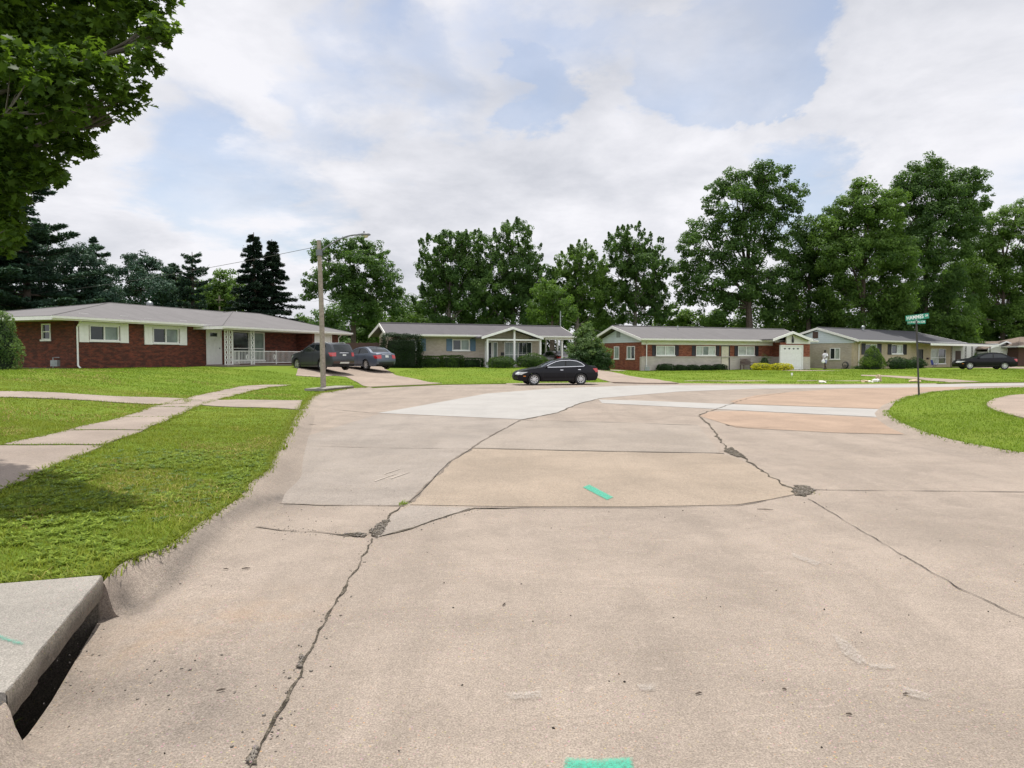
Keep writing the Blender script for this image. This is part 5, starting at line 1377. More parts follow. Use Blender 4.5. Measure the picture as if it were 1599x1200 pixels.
def clumps(lobes, r, dens=1.0, sub=.30, smin=.45, smax=1.5, shell=.45, up=0.0):
    """sub-clump centres and radii spread through lobes (c, R)"""
    Cs, Rs, Os = [], [], []
    for c, Rr in lobes:
        rs0 = float(np.clip(Rr*sub, smin, smax)); n = max(5, int(dens*4.6*(Rr/rs0)**2))
        d = unit(r.normal(0, 1, (n, 3))); rad = Rr*(shell+(1-shell)*r.uniform(0, 1, n)**.6)
        p = np.array(c)+d*rad[:, None]*np.array([1, 1, .92]); Cs.append(p); Rs.append(rs0*r.uniform(.55, 1.3, n)); Os.append(d)
    return np.vstack(Cs), np.concatenate(Rs), np.vstack(Os)
def tree(name, label, D, trunk_px, lobes_px, leaf='leaf_dark', bark='bark', lsize=.30, dens=1.0, ldens=1.0, seed=1, spiky=0.0, depth=.8, base_z=None, group=None, sub=.30, tr=.35, cat='tree', limbs=True, smin=.45, smax=1.5, shell=.45, flat=1.0, fat=1.27):
    r = np.random.default_rng(seed)
    b = at(trunk_px, 570, D); bz = h1(b.x, b.y)-.1 if base_z is None else base_z
    root = empty(name, (b.x, b.y, bz), 0, label, cat, group)
    lsize *= .86; s = D/F; L = []
    for (px, py, rp) in lobes_px:
        R_ = rp*s*1.0; off = r.uniform(-1, 1)*depth*R_*1.2
        p = at(px, py, D+off); L.append((np.array((p.x-b.x, p.y-b.y, p.z-bz)), R_*(1+off/D)*fat))
    allz = [l[0][2] for l in L]; zmin = min(l[0][2]-l[1] for l in L)
    if limbs:
        mb = MB(); zt = max(allz)*.92; cx = np.mean([l[0][0] for l in L])
        fz = max(.8, min(zmin+.15*(zt-zmin), zt*.4)); lean = cx*.25
        path = [(0, 0, -.2), (0, 0, .3), (lean*.3, 0, fz*.6), (lean*.6, 0, fz), (lean, 0, (fz+zt)/2), (cx*.7, 0, zt)]
        mb.tube(path, [tr*1.3, tr*.95, tr*.85, tr*.7, tr*.35, tr*.08], 9)
        for c, Rr in L:
            t = r.uniform(.1, .75); z0 = fz+(max(fz+.2, c[2]-Rr*.3)-fz)*t; kx = np.interp(z0, [fz, (fz+zt)/2, zt], [lean*.6, lean, cx*.7])
            st = np.array((kx, 0, z0)); en = c+np.array((0, 0, Rr*.2)); mid = st*.45+en*.55+np.array((r.normal(0, .1), r.normal(0, .1), -.10*Rr))
            rr = tr*.26*min(1, Rr/3+.35); mb.tube([st, mid, en], [rr, rr*.65, rr*.15], 6)
            for k in range(4):
                e2 = c+unit(r.normal(0, 1, (1, 3)))[0]*Rr*.75; mb.tube([mid*.4+en*.6, (mid+e2)/2+np.array((0, 0, .1*Rr)), e2], [rr*.35, rr*.25, rr*.06], 5)
        mb.build('trunk', M_[bark], root, uv=False)
    C, Rs, O = clumps(L, r, dens, sub=sub, smin=smin, smax=smax, shell=shell)
    nl = np.maximum(8, (ldens*12.5*(Rs/lsize)**2)).astype(int); idx = np.repeat(np.arange(len(C)), nl); n = len(idx)
    d = unit(r.normal(0, 1, (n, 3))); rad = Rs[idx]*r.uniform(.25, 1, n)**.5
    P = C[idx]+d*rad[:, None]*np.array([1, 1, .72*flat])
    if spiky:
        m = r.uniform(0, 1, len(C)) < .6; up = m[idx]
        k = r.uniform(0, 1, n)
        sd_ = unit(O*np.array([.7, .7, .5])+np.array([0, 0, 1.0]))[idx]
        P = np.where(up[:, None], C[idx]+sd_*(k*Rs[idx]*2.2*spiky)[:, None]+d*(Rs[idx]*.42*(1-.7*k))[:, None], P)
    Nn = unit(d*.9+O[idx]*.5+np.array([0, 0, .55])+r.normal(0, .55, (n, 3)))
    ct = r.normal(0, .16, len(C)); tone = np.clip(.45+ct[idx]+r.normal(0, .2, n), 0, 1)
    leaf_cloud('crown', P, Nn, lsize, leaf, root, tone=tone, seed=seed, aspect=.62)
    return root
def conifer(name, label, D, px, top_py, half_px, leaf='needle_dark', seed=1, droop=.25, step=.62, lsize=.26, base_py=560, sparse=1.0, shape=1.0, first=.10, group=None, flatb=False):
    r = np.random.default_rng(seed); b = at(px, 570, D); bz = h1(b.x, b.y)-.1; tp = at(px, top_py, D); Hh = tp.z-bz; R0 = half_px*D/F*1.12
    root = empty(name, (b.x, b.y, bz), 0, label, 'tree', group)
    mb = MB(); mb.tube([(0, 0, -.2), (0, 0, Hh*.5), (0, 0, Hh*.99)], [.32, .2, .03], 8)
    P, Nn, T, tone = [], [], [], []; z = Hh*first
    while z < Hh*.985:
        k = 1-(z/Hh); Rl = R0*(min(1, k*1.12)**shape)*r.uniform(.82, 1.12)+.12; nb = int(r.integers(6, 10)) if not flatb else int(r.integers(4, 7))
        for _ in range(nb):
            a = r.uniform(0, 2*PI); rl = Rl*r.uniform(.6, 1.12); dz = -droop*rl*(1 if not flatb else .15)+(.25*rl*k*0); 
            zz0 = z+r.uniform(-.2, .2)
            e = np.array((math.cos(a)*rl, math.sin(a)*rl, dz+.12*rl)); mb.tube([(0, 0, zz0), (e[0]*.5, e[1]*.5, zz0+dz*.45), (e[0], e[1], zz0+e[2])], [.05+.02*k, .03, .008], 4)
            m = int(sparse*rl*(230 if not flatb else 330)*(.26/lsize)**2)+14; t = r.uniform(.12, 1, m)**.7
            wd = (.34*rl if rl < 2.2 else .75)*np.sin(np.clip(t, 0, 1)*PI*.80+.30)*(.75 if not flatb else 1.15)+.06
            side = np.array((-math.sin(a), math.cos(a), 0)); lat = r.uniform(-1, 1, m)*wd
            zc = np.interp(t, [0, .5, 1], [0, dz*.45, e[2]])
            p = np.stack([e[0]*t, e[1]*t, zz0+zc], 1)+side*lat[:, None]; p[:, 2] += r.normal(0, .05 if flatb else .07, m)-np.abs(lat)*.28*(0 if flatb else 1)+(.06 if flatb else 0)
            P.append(p); Nn.append(unit(np.array([0, 0, 1.0])+r.normal(0, .45, (m, 3)))); T.append(unit(np.array([math.cos(a), math.sin(a), -.25])+side*np.sign(lat)[:, None]*.8+r.normal(0, .3, (m, 3))))
            tone.append(np.clip(.45+r.normal(0, .12)+.25*(t-.5)+r.normal(0, .2, m), 0, 1))
        z += step*(.55+.6*k)*r.uniform(.8, 1.2)
    mb.build('trunk', M_['bark'], root, uv=False)
    P, Nn, T, tone = np.vstack(P), np.vstack(Nn), np.vstack(T), np.concatenate(tone)
    leaf_cloud('crown', P, Nn, lsize, leaf, root, tone=tone, seed=seed, aspect=.34, T=T)
    return root
def bush(name, label, c, size, leaf='shrub', lsize=.075, seed=1, box=False, dens=1.0, cat='shrub', group=None, rz=0.0, lump_=.16, cone=0.0, z=None):
    """c = (x,y); size = (a,b,height) half-axes; leaves through a shell over a dark twiggy core"""
    r = np.random.default_rng(seed); zb = (h1(*c) if z is None else z)-.03; root = empty(name, (c[0], c[1], zb), rz, label, cat, group)
    a, b, hh = size; area = 2*PI*max(a, b)*hh+PI*a*b; n = int(dens*area*3.2/(lsize*lsize))
    n = min(int(n*(1.7 if box else 1)), 34000); d = unit(r.normal(0, 1, (n, 3)))
    ph = r.uniform(0, 6, 12)
    def rad(d):
        lum = 1+lump_*(np.sin(d[:, 0]*5+ph[0])*np.sin(d[:, 1]*4+ph[1])+.6*np.sin(d[:, 2]*7+ph[2]+d[:, 0]*3)+.4*np.sin(d[:, 0]*11+ph[3])*np.sin(d[:, 2]*9+ph[4]))
        return lum
    if box:
        p = 9.0; k = 1/((np.abs(d)**p).sum(1)**(1/p)); q = d*k[:, None]
    else: q = d.copy()
    q = q*(rad(d)*r.uniform(.80, 1.04, n)**.7)[:, None]
    zc = (q[:, 2]+1)/2; zc = np.clip(zc, 0, None)
    if cone: kk = np.interp(zc, [0, .25, .6, .85, 1.05], [.92, 1.08, .92*(1-cone*.3), .80-cone*.35, .6-cone*.5]); q[:, 0] *= kk/np.maximum(.35, np.sqrt(np.clip(1-np.clip(q[:, 2], -1, 1)**2, 0, 1))*.7+.3); q[:, 1] *= kk/np.maximum(.35, np.sqrt(np.clip(1-np.clip(q[:, 2], -1, 1)**2, 0, 1))*.7+.3)
    if not box and not cone: zc = np.where(q[:, 2] < 0, .5+.5*q[:, 2], zc); w = np.where(q[:, 2] < 0, 1/np.sqrt(np.clip(1-np.clip(q[:, 2], -.9, 0)**2, .25, 1)), 1.0); w = 1+(w-1)*.8; q[:, 0] *= w; q[:, 1] *= w
    P = np.stack([q[:, 0]*a, q[:, 1]*b, zc*hh], 1)
    Nn = unit(d*np.array([1, 1, 1.0])+r.normal(0, .65, (n, 3))+np.array([0, 0, .25]))
    tone = np.clip(.42+.18*(rad(d)-1)/max(.02, lump_)+r.normal(0, .2, n), 0, 1)
    leaf_cloud('foliage', P, Nn, lsize, leaf, root, tone=tone, seed=seed, aspect=.6)
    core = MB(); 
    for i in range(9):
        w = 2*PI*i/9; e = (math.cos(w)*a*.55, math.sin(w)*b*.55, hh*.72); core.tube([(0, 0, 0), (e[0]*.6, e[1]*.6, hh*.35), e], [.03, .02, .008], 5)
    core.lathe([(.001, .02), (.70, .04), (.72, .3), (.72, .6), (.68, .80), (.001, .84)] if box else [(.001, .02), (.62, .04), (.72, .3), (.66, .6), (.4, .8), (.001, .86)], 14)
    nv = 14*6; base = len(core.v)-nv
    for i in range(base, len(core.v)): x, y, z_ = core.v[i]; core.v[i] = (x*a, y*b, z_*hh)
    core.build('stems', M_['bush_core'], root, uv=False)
    return root

# the big trees behind the houses, left to right
conifer('pine_tree', 'tall blue-green pine with flat layered boughs, at the left edge beyond the brick house', 50, 45, 258, 128, 'needle', 11, droop=.12, step=1.15, lsize=.30, shape=.62, first=.05, flatb=True, sparse=.85)
conifer('pine_tree', 'smaller blue-green pine just right of the tall layered pine', 57, 150, 372, 62, 'needle', 12, droop=.15, step=.9, lsize=.28, shape=.7, flatb=True)
conifer('pine_tree', 'dark pine at the left edge filling the space below the layered boughs', 47, -15, 330, 110, 'needle', 13, droop=.15, step=.9, lsize=.28, shape=.6, flatb=True)
tree('pine_tree', 'rounded dark green pine above the left end of the hip roof', 66, 222, [(215, 410, 16), (240, 425, 18), (200, 440, 20), (228, 450, 26), (258, 460, 18), (195, 470, 20), (245, 485, 22)], 'needle', lsize=.24, seed=21, sub=.34)
conifer('pine_tree', 'thin open pine with gaps in its crown, left of the paired spruces', 68, 303, 392, 36, 'needle', 15, droop=-.1, step=.9, lsize=.25, shape=.4, first=.2, sparse=.45)
conifer('pine_tree', 'second thin open pine beside the first, nearer the paired spruces', 70, 276, 412, 24, 'needle', 25, droop=-.1, step=.9, lsize=.25, shape=.4, first=.2, sparse=.45)
tree('shade_tree', 'light green broadleaf tree between the open pine and the paired spruces', 74, 350, [(352, 440, 18), (338, 462, 20), (366, 460, 18), (350, 485, 26), (320, 480, 20)], 'leaf_mid', lsize=.26, seed=22)
conifer('spruce_tree', 'taller of the paired dark spruces above the hip roof', 63, 399, 361, 54, 'needle_dark', 16, droop=.28, step=.62, lsize=.24, shape=.80, first=.06)
conifer('spruce_tree', 'shorter spruce, right of the paired dark spruces', 64, 427, 372, 52, 'needle_dark', 17, droop=.28, step=.62, lsize=.24, shape=.80, first=.06)
tree('shade_tree', 'broad round tree standing behind the street lamp', 78, 552, [(502, 388, 15), (500, 400, 14), (538, 392, 20), (560, 385, 16), (585, 398, 20), (560, 420, 30), (520, 425, 22), (600, 432, 24), (495, 440, 20), (545, 450, 30), (590, 462, 26), (618, 455, 14), (485, 462, 12), (560, 482, 30), (620, 482, 15)], 'leaf_dark', lsize=.28, seed=31, depth=.9, fat=1.08)
tree('shade_tree', 'left one of the feathery maples behind the beige house', 82, 700, [(683, 392, 20), (708, 380, 20), (735, 378, 18), (672, 420, 18), (705, 420, 28), (745, 412, 24), (685, 455, 28), (725, 455, 32), (668, 478, 20), (710, 492, 30), (755, 450, 24)], 'leaf_dark', bark='bark_grey', lsize=.26, seed=32, spiky=.42, fat=1.36, depth=.8)
tree('shade_tree', 'feathery maple with the highest tip behind the beige house', 85, 800, [(802, 368, 20), (782, 385, 18), (822, 395, 18), (775, 420, 26), (812, 425, 28), (848, 438, 20), (790, 460, 32), (835, 470, 26), (765, 485, 26), (815, 495, 28)], 'leaf_dark', bark='bark_grey', lsize=.26, seed=33, spiky=.42, fat=1.36, depth=.8)
tree('shade_tree', 'feathery maple over the carport end of the beige house', 84, 900, [(905, 402, 18), (888, 415, 18), (925, 420, 20), (878, 445, 24), (910, 452, 28), (940, 460, 22), (885, 482, 26), (925, 490, 26)], 'leaf_mid', bark='bark_grey', lsize=.26, seed=34, spiky=.42, fat=1.36, depth=.8)
tree('shade_tree', 'feathery maple above the gable of the red brick house', 86, 990, [(965, 380, 17), (990, 375, 19), (1015, 388, 16), (978, 405, 22), (1010, 418, 22), (1032, 420, 14), (960, 432, 22), (995, 450, 28), (1025, 460, 18), (965, 475, 28), (1005, 490, 26), (1038, 485, 16)], 'leaf_dark', bark='bark_grey', lsize=.26, seed=35, spiky=.42, fat=1.36, depth=.8)
tree('shade_tree', 'light green tree low between the maples, behind the thin white mast', 76, 862, [(850, 455, 16), (872, 470, 18), (850, 485, 20), (880, 492, 18)], 'leaf_mid', lsize=.24, seed=36)
tree('shade_tree', 'very tall oak with gaps in its crown behind the red brick house', 86, 1172, [(1148, 283, 20), (1122, 295, 15), (1195, 272, 19), (1175, 290, 24), (1225, 268, 10), (1236, 300, 20), (1110, 320, 14), (1150, 322, 28), (1200, 320, 28), (1235, 335, 18), (1090, 360, 20), (1130, 362, 26), (1180, 360, 28), (1078, 385, 17), (1110, 402, 24), (1160, 405, 30), (1212, 385, 18), (1068, 425, 18), (1100, 440, 26), (1150, 450, 28), (1195, 440, 24), (1072, 465, 14), (1120, 482, 26), (1180, 485, 26), (1062, 448, 12)], 'leaf_dark', lsize=.30, seed=37, depth=.75, sub=.33, tr=.5, dens=.9, fat=1.18)
tree('shade_tree', 'wide dark tree filling the gap right of the very tall oak', 88, 1262, [(1262, 362, 20), (1240, 385, 22), (1280, 385, 22), (1250, 420, 26), (1290, 425, 24), (1225, 440, 22), (1260, 460, 28), (1215, 480, 22), (1285, 485, 24), (1300, 340, 16)], 'leaf_dark', lsize=.30, seed=38, depth=.8, sub=.33)
tree('shade_tree', 'tall spreading maple over the left part of the tan brick house', 84, 1345, [(1350, 295, 17), (1325, 325, 20), (1360, 325, 24), (1315, 360, 22), (1345, 365, 28), (1385, 345, 22), (1330, 405, 30), (1375, 395, 28), (1350, 445, 30), (1310, 450, 24), (1380, 470, 30), (1335, 490, 28), (1405, 440, 22), (1392, 322, 20), (1402, 400, 26), (1300, 395, 26), (1295, 360, 20), (1395, 480, 26)], 'leaf_mid', lsize=.30, seed=39, depth=.8, sub=.33, tr=.45)
tree('shade_tree', 'highest maple over the tan brick house, reaching above all the rest', 93, 1440, [(1448, 262, 17), (1420, 282, 20), (1475, 275, 19), (1520, 278, 16), (1500, 290, 18), (1405, 310, 22), (1445, 305, 28), (1490, 312, 26), (1528, 312, 18), (1420, 345, 26), (1465, 350, 28), (1505, 345, 24), (1400, 380, 24), (1445, 390, 28), (1490, 385, 22), (1430, 430, 28), (1475, 430, 26), (1450, 475, 30), (1415, 490, 26), (1490, 480, 24)], 'leaf_dark', lsize=.30, seed=40, depth=.8, sub=.33, tr=.5, dens=.92)
tree('shade_tree', 'pale green spreading tree at the right edge above the garages', 104, 1565, [(1590, 335, 20), (1560, 355, 20), (1610, 355, 24), (1530, 385, 22), (1575, 385, 28), (1500, 415, 20), (1545, 425, 28), (1595, 425, 28), (1510, 455, 22), (1555, 465, 28), (1605, 470, 26), (1530, 500, 24), (1585, 505, 24), (1640, 400, 30), (1640, 460, 30), (1520, 350, 18), (1495, 440, 24), (1490, 490, 26)], 'leaf_mid', lsize=.28, seed=41, depth=.8, sub=.33, tr=.42)
# lower trees that close the gaps along the back gardens
BG = [(470, 515, 18, 'leaf_mid'), (500, 508, 24, 'leaf_dark'), (545, 505, 30, 'leaf_dark'), (600, 500, 30, 'leaf_mid'), (640, 488, 22, 'leaf_dark'), (668, 500, 24, 'leaf_mid'), (745, 495, 28, 'leaf_dark'), (845, 508, 26, 'leaf_dark'),
      (940, 505, 26, 'leaf_dark'), (1050, 498, 20, 'leaf_light'), (1080, 508, 22, 'leaf_mid'), (1135, 505, 26, 'leaf_mid'), (1235, 498, 28, 'leaf_mid'), (1300, 502, 26, 'leaf_dark'), (1385, 505, 28, 'leaf_dark'), (1475, 505, 28, 'leaf_mid'), (1545, 515, 26, 'leaf_dark'), (1625, 505, 34, 'leaf_dark'), (100, 485, 30, 'needle'), (175, 485, 24, 'leaf_dark'), (290, 488, 22, 'leaf_mid'), (20, 500, 36, 'leaf_dark')]
NM = {470: 'left of the lamp pole base', 500: 'directly behind the lamp pole', 545: 'right of the lamp pole', 600: 'left of the beige house roof', 640: 'over the left gable of the beige house', 668: 'under the left feathery maple', 745: 'between the two left maples', 845: 'behind the porch gable of the beige house',
      940: 'above the gap between the beige and red houses', 1050: 'pale, over the left part of the red house roof', 1080: 'over the middle of the red house roof', 1135: 'under the very tall oak', 1235: 'above the ornamented garage', 1300: 'over the left of the tan house roof', 1385: 'behind the middle of the tan house', 1475: 'behind the wooden pole at right', 1545: 'above the carport end', 1625: 'at the right edge above the brown house',
      100: 'under the tall layered pine', 175: 'above the left end of the hip roof', 290: 'below the thin open pines', 20: 'behind the left end of the brick house'}
for i, (px, py, rp, lf) in enumerate(BG):
    D = (106 if px > 1500 else 92) if px > 440 else 72
    tree('garden_tree', 'low bushy tree '+NM[px], D, px, [(px, py, rp), (px-rp*.8, py+12, rp*.7), (px+rp*.8, py+10, rp*.7), (px, py+28, rp), (px-rp*.9, py+34, rp*.8), (px+rp*.9, py+34, rp*.8)], lf, lsize=.34, seed=60+i, depth=.6, dens=.8, group='low trees along the back gardens', sub=.36, tr=.2)

# the maple that leans in from the left above the verge
def near_maple():
    r = np.random.default_rng(5); D0 = 8.5; base = np.array((-9.6, 9.6)); bz = h1(*base)-.1
    root = empty('maple_tree', (base[0], base[1], bz), 0, 'near maple whose leafy boughs hang into the upper left corner', 'tree')
    L = []
    spec = [(250, 52, 26, 0), (215, 30, 40, .3), (225, 95, 28, -.2), (205, 140, 26, 0), (165, 60, 55, .5), (150, 120, 50, -.4), (185, 172, 22, .2), (130, 175, 40, .4), (90, 60, 75, 1), (80, 140, 75, -.5), (110, 225, 34, .1), (60, 210, 60, .7),
            (30, 80, 90, .2), (10, 170, 90, 1.2), (75, 262, 34, -.1), (30, 270, 48, .4), (-20, 240, 80, -.3), (-10, 320, 50, .3), (5, 375, 26, -.1), (20, 345, 22, .2), (150, 5, 60, .9), (60, -20, 90, 1.5), (230, -15, 45, .4),
            (-60, 60, 120, 0), (-90, 180, 120, 1), (-80, 330, 80, .5), (-170, 80, 130, .5), (-180, 250, 120, .4), (-100, -60, 130, 1.4), (60, -110, 100, .4), (-200, -40, 140, 1.6), (-300, 120, 140, 1), (-300, 280, 120, 1), (-60, -180, 140, 2), (170, -80, 60, .7)]
    for px, py, rp, off in spec:
        Y = D0+off; p = at(px, py, Y); L.append((np.array((p.x-base[0], p.y-base[1], p.z-bz)), rp*Y/F))
    mb = MB(); mb.tube([(0, 0, -.2), (0, 0, .4), (.1, -.05, 2.2), (.3, -.1, 3.6), (.8, -.2, 5.5), (1.2, -.2, 7.5)], [.34, .26, .22, .19, .12, .04], 12)
    for c, Rr in L[::3]:
        z0 = min(max(1.9, c[2]-1.6), 6.5); kx = np.interp(z0, [2.2, 3.6, 5.5, 7.5], [.1, .3, .8, 1.2]); st = np.array((kx, -.1, z0)); en = c
        mid = st*.5+en*.5+np.array((0, r.normal(0, .1), .12)); mb.tube([st, mid, en], [.055, .035, .010], 7)
        for k in range(9):
            e2 = c+unit(r.normal(0, 1, (1, 3)))[0]*Rr*.7; a = mid*.3+en*.7; mb.tube([a, (a+e2)/2+np.array((0, 0, -.03)), e2], [.012, .008, .003], 4)
    mb.build('trunk', M_['bark_grey'], root, uv=False)
    C, Rs, O = clumps(L, r, 1.0, sub=.30, smin=.13, smax=.30, shell=.15)
    nl = np.maximum(8, 46*(Rs/.22)**2).astype(int); idx = np.repeat(np.arange(len(C)), nl); n = len(idx)
    d = unit(r.normal(0, 1, (n, 3))); P = C[idx]+d*(Rs[idx]*r.uniform(.1, 1, n)**.5)[:, None]*np.array([1, 1, .65])
    Nn = unit(np.array([0, 0, .9])+d*.5+r.normal(0, .5, (n, 3))); T = unit(O[idx]+np.array([0, 0, -.6])+r.normal(0, .7, (n, 3)))
    tone = np.clip(.4+r.normal(0, .15, len(C))[idx]+r.normal(0, .2, n), 0, 1)
    print('maple leaves', n)
    leaf_cloud('crown', P, Nn, .088, 'leaf_maple', root, tone=tone, seed=6, shape=12, T=T)
near_maple()

tree('cedar_tree', 'broad blue-green cedar mass under the layered pine, behind the left end of the brick house', 54, 60, [(60, 400, 40), (20, 400, 40), (100, 420, 34), (130, 395, 20), (30, 440, 40), (80, 455, 40), (130, 445, 30), (160, 425, 20), (170, 455, 22), (-20, 430, 40), (-20, 370, 30), (110, 475, 30), (40, 480, 36), (150, 480, 26), (185, 478, 18)], 'needle', lsize=.20, seed=51, sub=.26, tr=.3, fat=1.05, dens=.8)
tree('garden_tree', 'bushy tree filling the gap between the thin open pines and the rounded pine', 78, 270, [(262, 440, 16), (280, 450, 18), (300, 455, 20), (325, 458, 18), (290, 478, 24), (255, 480, 20), (330, 480, 20)], 'leaf_dark', lsize=.26, seed=52, fat=1.05)
# hedges and shrubs
def B(name, label, h, px, y, half_px, top_py, leaf, base_py=None, **k):
    x = h.fx(px, y); p = h.w(x, y); s = p[1]/F; a = half_px*s; zb = h1(*p); zt = at(px, top_py, p[1]).z
    return bush(name, label, tuple(p), (k.pop('a', a), k.pop('b', a*.8), max(.35, zt-zb)), leaf, **k)
B('hedge', 'tall dark clipped hedge block at the left end of the beige house', H2, 627, -.45, 27, 521.5, 'hedge_dark', a=1.50, b=.70, box=True, lsize=.085, seed=71, rz=PI/2-TH2, lump_=.05, cat='hedge', dens=.8)
xa, xb = H2.fx(656, -.1), H2.fx(753, -.1)
for i in range(3):
    x = xa+(xb-xa)*(i+.5)/3; p = H2.w(x, -.1); bush('hedge', ['low green hedge left of the front window shutters of the beige house', 'low green hedge under the front window of the beige house', 'low green hedge beside the porch of the beige house'][i], tuple(p), ((xb-xa)/6*1.08, .55, [.92, 1.0, .78][i]), 'shrub' if i < 2 else 'hedge', box=True, seed=72+i, lump_=.07, rz=PI/2-TH2, cat='hedge', group='low hedge in front of the beige house', dens=.7)
B('round_shrub', 'rounded shrub in front of the left half of the beige house porch', H2, 783, -2.3, 22, 556, 'shrub', seed=75, lump_=.08, dens=.8)
B('round_shrub', 'rounded shrub in front of the right half of the beige house porch, higher one', H2, 831, -2.4, 25, 552, 'shrub', seed=76, lump_=.10, dens=.8)
tree('small_tree', 'loose leafy young tree between the beige house carport and the red brick house', 56.0, 917, [(917, 512, 8), (912, 526, 12), (925, 532, 12), (918, 545, 18), (902, 552, 14), (938, 552, 14), (915, 564, 20), (898, 568, 14), (940, 566, 14), (925, 570, 18)], 'leaf_silver', lsize=.16, seed=77, tr=.07, depth=.7, smin=.25, smax=.6, base_z=.45)
tree('dark_shrub', 'dense dark shrub under the loose young tree beside the driveway', 55.2, 920, [(905, 560, 14), (925, 558, 17), (940, 562, 13), (912, 570, 13), (935, 571, 13)], 'hedge', lsize=.13, seed=78, tr=.06, depth=.5, smin=.25, smax=.5, base_z=.42, cat='shrub', ldens=1.2)
WD = ['first from the left, largest', 'second from the left', 'middle one', 'fourth from the left', 'last on the right, by the door']
for i, (px, hp, tp) in enumerate([(1040, 15, 567.5), (1063, 11, 569), (1082, 12, 569), (1103, 12, 569), (1124, 13, 568)]):
    B('low_shrub', 'low clipped shrub under the red brick house windows, '+WD[i], H3, px, .0, hp, tp, 'hedge', seed=80+i, lsize=.07, group='low shrubs along the red brick house', lump_=.06, dens=.8, b=.5)
B('yellow_shrub', 'bright yellow shrub left of its pair, in front of the ornamented garage', H3, 1190, -2.6, 17, 566.5, 'yellow_leaf', seed=86, lump_=.07, dens=.7, lsize=.085)
B('yellow_shrub', 'bright yellow shrub right of its pair, touching the garage door', H3, 1219, -3.0, 20, 567, 'yellow_leaf', seed=87, lump_=.07, dens=.7, lsize=.085)
B('cone_shrub', 'cone shaped light green evergreen at the corner of the tan brick house', H4, 1363, -1.6, 19, 540, 'conebush', seed=88, cone=.9, lump_=.08, dens=.8, b=1.1, lsize=.09)
B('dark_shrub', 'spreading dark shrub in front of the tan house, left of the sign post', H4, 1402, -1.5, 17, 557, 'hedge', seed=89, lump_=.18, dens=.8, lsize=.085)
B('dark_shrub', 'spreading dark shrub behind the sign post, below the tan house door', H4, 1428, -1.5, 18, 559, 'hedge', seed=90, lump_=.16, dens=.8, lsize=.085)
p = at(1, 560, 30.5); bush('dark_shrub', 'tall dark shrub with pale leaf tips at the left edge before the brick house', (p.x-.2, p.y), (.95, .9, at(1, 484, 30.5).z-h1(p.x, p.y)), 'leaf_silver', seed=91, cone=.35, lump_=.10, lsize=.10)
p = H3.w(H3.fx(1194, -.3), -.3); bush('flower_shrub', 'small pale airy shrub rising behind the left yellow shrub', tuple(p), (.5, .4, 1.35), 'leaf_silver', seed=92, dens=.25, lump_=.2)
p = H4.w(.2, -.2); bush('ground_plant', 'low leafy plants at the corner of the tan brick house', tuple(p), (.8, .5, .4), 'leaf_silver', seed=93, dens=.5, lump_=.25, cat='plant')
# ------------------------------------------------------------------ street furniture and small things
# storm inlet in the foreground
def inlet(name, label, front_a, front_b, depth, top, th, void, mark=False, z0=0):
    a = np.array(front_a); b = np.array(front_b); e = (b-a)/np.hypot(*(b-a)); n = np.array((-e[1], e[0])); LL = float(np.hypot(*(b-a)))
    root = empty(name, (a[0], a[1], z0), math.atan2(e[1], e[0]), label, 'storm drain')
    # local x along the front edge (left = away from road)
    r = np.random.default_rng(3); nx = int(LL/.05); ny = 16; bm = MB()
    xs_ = np.linspace(0, LL, nx+1); jf = np.convolve(r.normal(0, .006, nx+1), np.ones(3)/3, 'same'); jt = np.convolve(r.normal(0, .004, nx+1), np.ones(3)/3, 'same')
    def row(y, z, j=0): return [(x, y+jf[i]*j, z+jt[i]*j) for i, x in enumerate(xs_)]
    rows = [row(depth, top-th), row(depth, top-.02), row(depth-.02, top), row(.022, top), row(.007, top-.003, .6), row(.001, top-.014, 1), row(0, top-.06, 1), row(.004, top-th+.02, 1.2), row(.018, top-th, 1)]
    N0 = len(bm.v)
    for rw in rows: bm.v += rw
    m = nx+1
    for k in range(len(rows)):
        k2 = (k+1) % len(rows)
        for i in range(nx): bm.face((N0+k*m+i, N0+k2*m+i, N0+k2*m+i+1, N0+k*m+i+1))
    bm.face([N0+k*m for k in range(len(rows)-1, -1, -1)]); bm.face([N0+k*m+nx for k in range(len(rows))])
    # separate face strip gets the rougher concrete
    sl_ = bm.build('slab', M_['slab'], root, smooth=True, angle=40, uv=False)
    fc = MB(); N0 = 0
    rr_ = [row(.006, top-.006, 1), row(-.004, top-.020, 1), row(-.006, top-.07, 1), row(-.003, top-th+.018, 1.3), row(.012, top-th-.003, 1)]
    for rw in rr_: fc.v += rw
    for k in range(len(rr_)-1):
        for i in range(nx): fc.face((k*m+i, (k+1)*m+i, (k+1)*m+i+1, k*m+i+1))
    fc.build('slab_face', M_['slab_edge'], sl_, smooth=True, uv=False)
    if void:
        w = MB(); w.box(-.12, 0, .03, depth, -1.1, top-th-.004); w.box(LL, LL+.12, .03, depth, -1.1, top-th-.004); w.box(0, LL, depth-.1, depth, -1.1, top-th-.004); w.box(-.12, LL+.12, .03, depth, -1.2, -1.1)
        w.box(.0, LL, -.16, -.05, -1.1, -.26)
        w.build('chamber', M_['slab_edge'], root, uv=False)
    return root, a, e, n
def LI(root_t, x, y): _, a, e, n = root_t; return a+e*x+n*y
fa, fb = (-2.127, 2.93), (-2.635, 4.52)
I1 = inlet('storm_inlet', 'concrete storm inlet slab with a dark open throat at the lower left corner', fa, fb, 1.15, .19, .145, True)
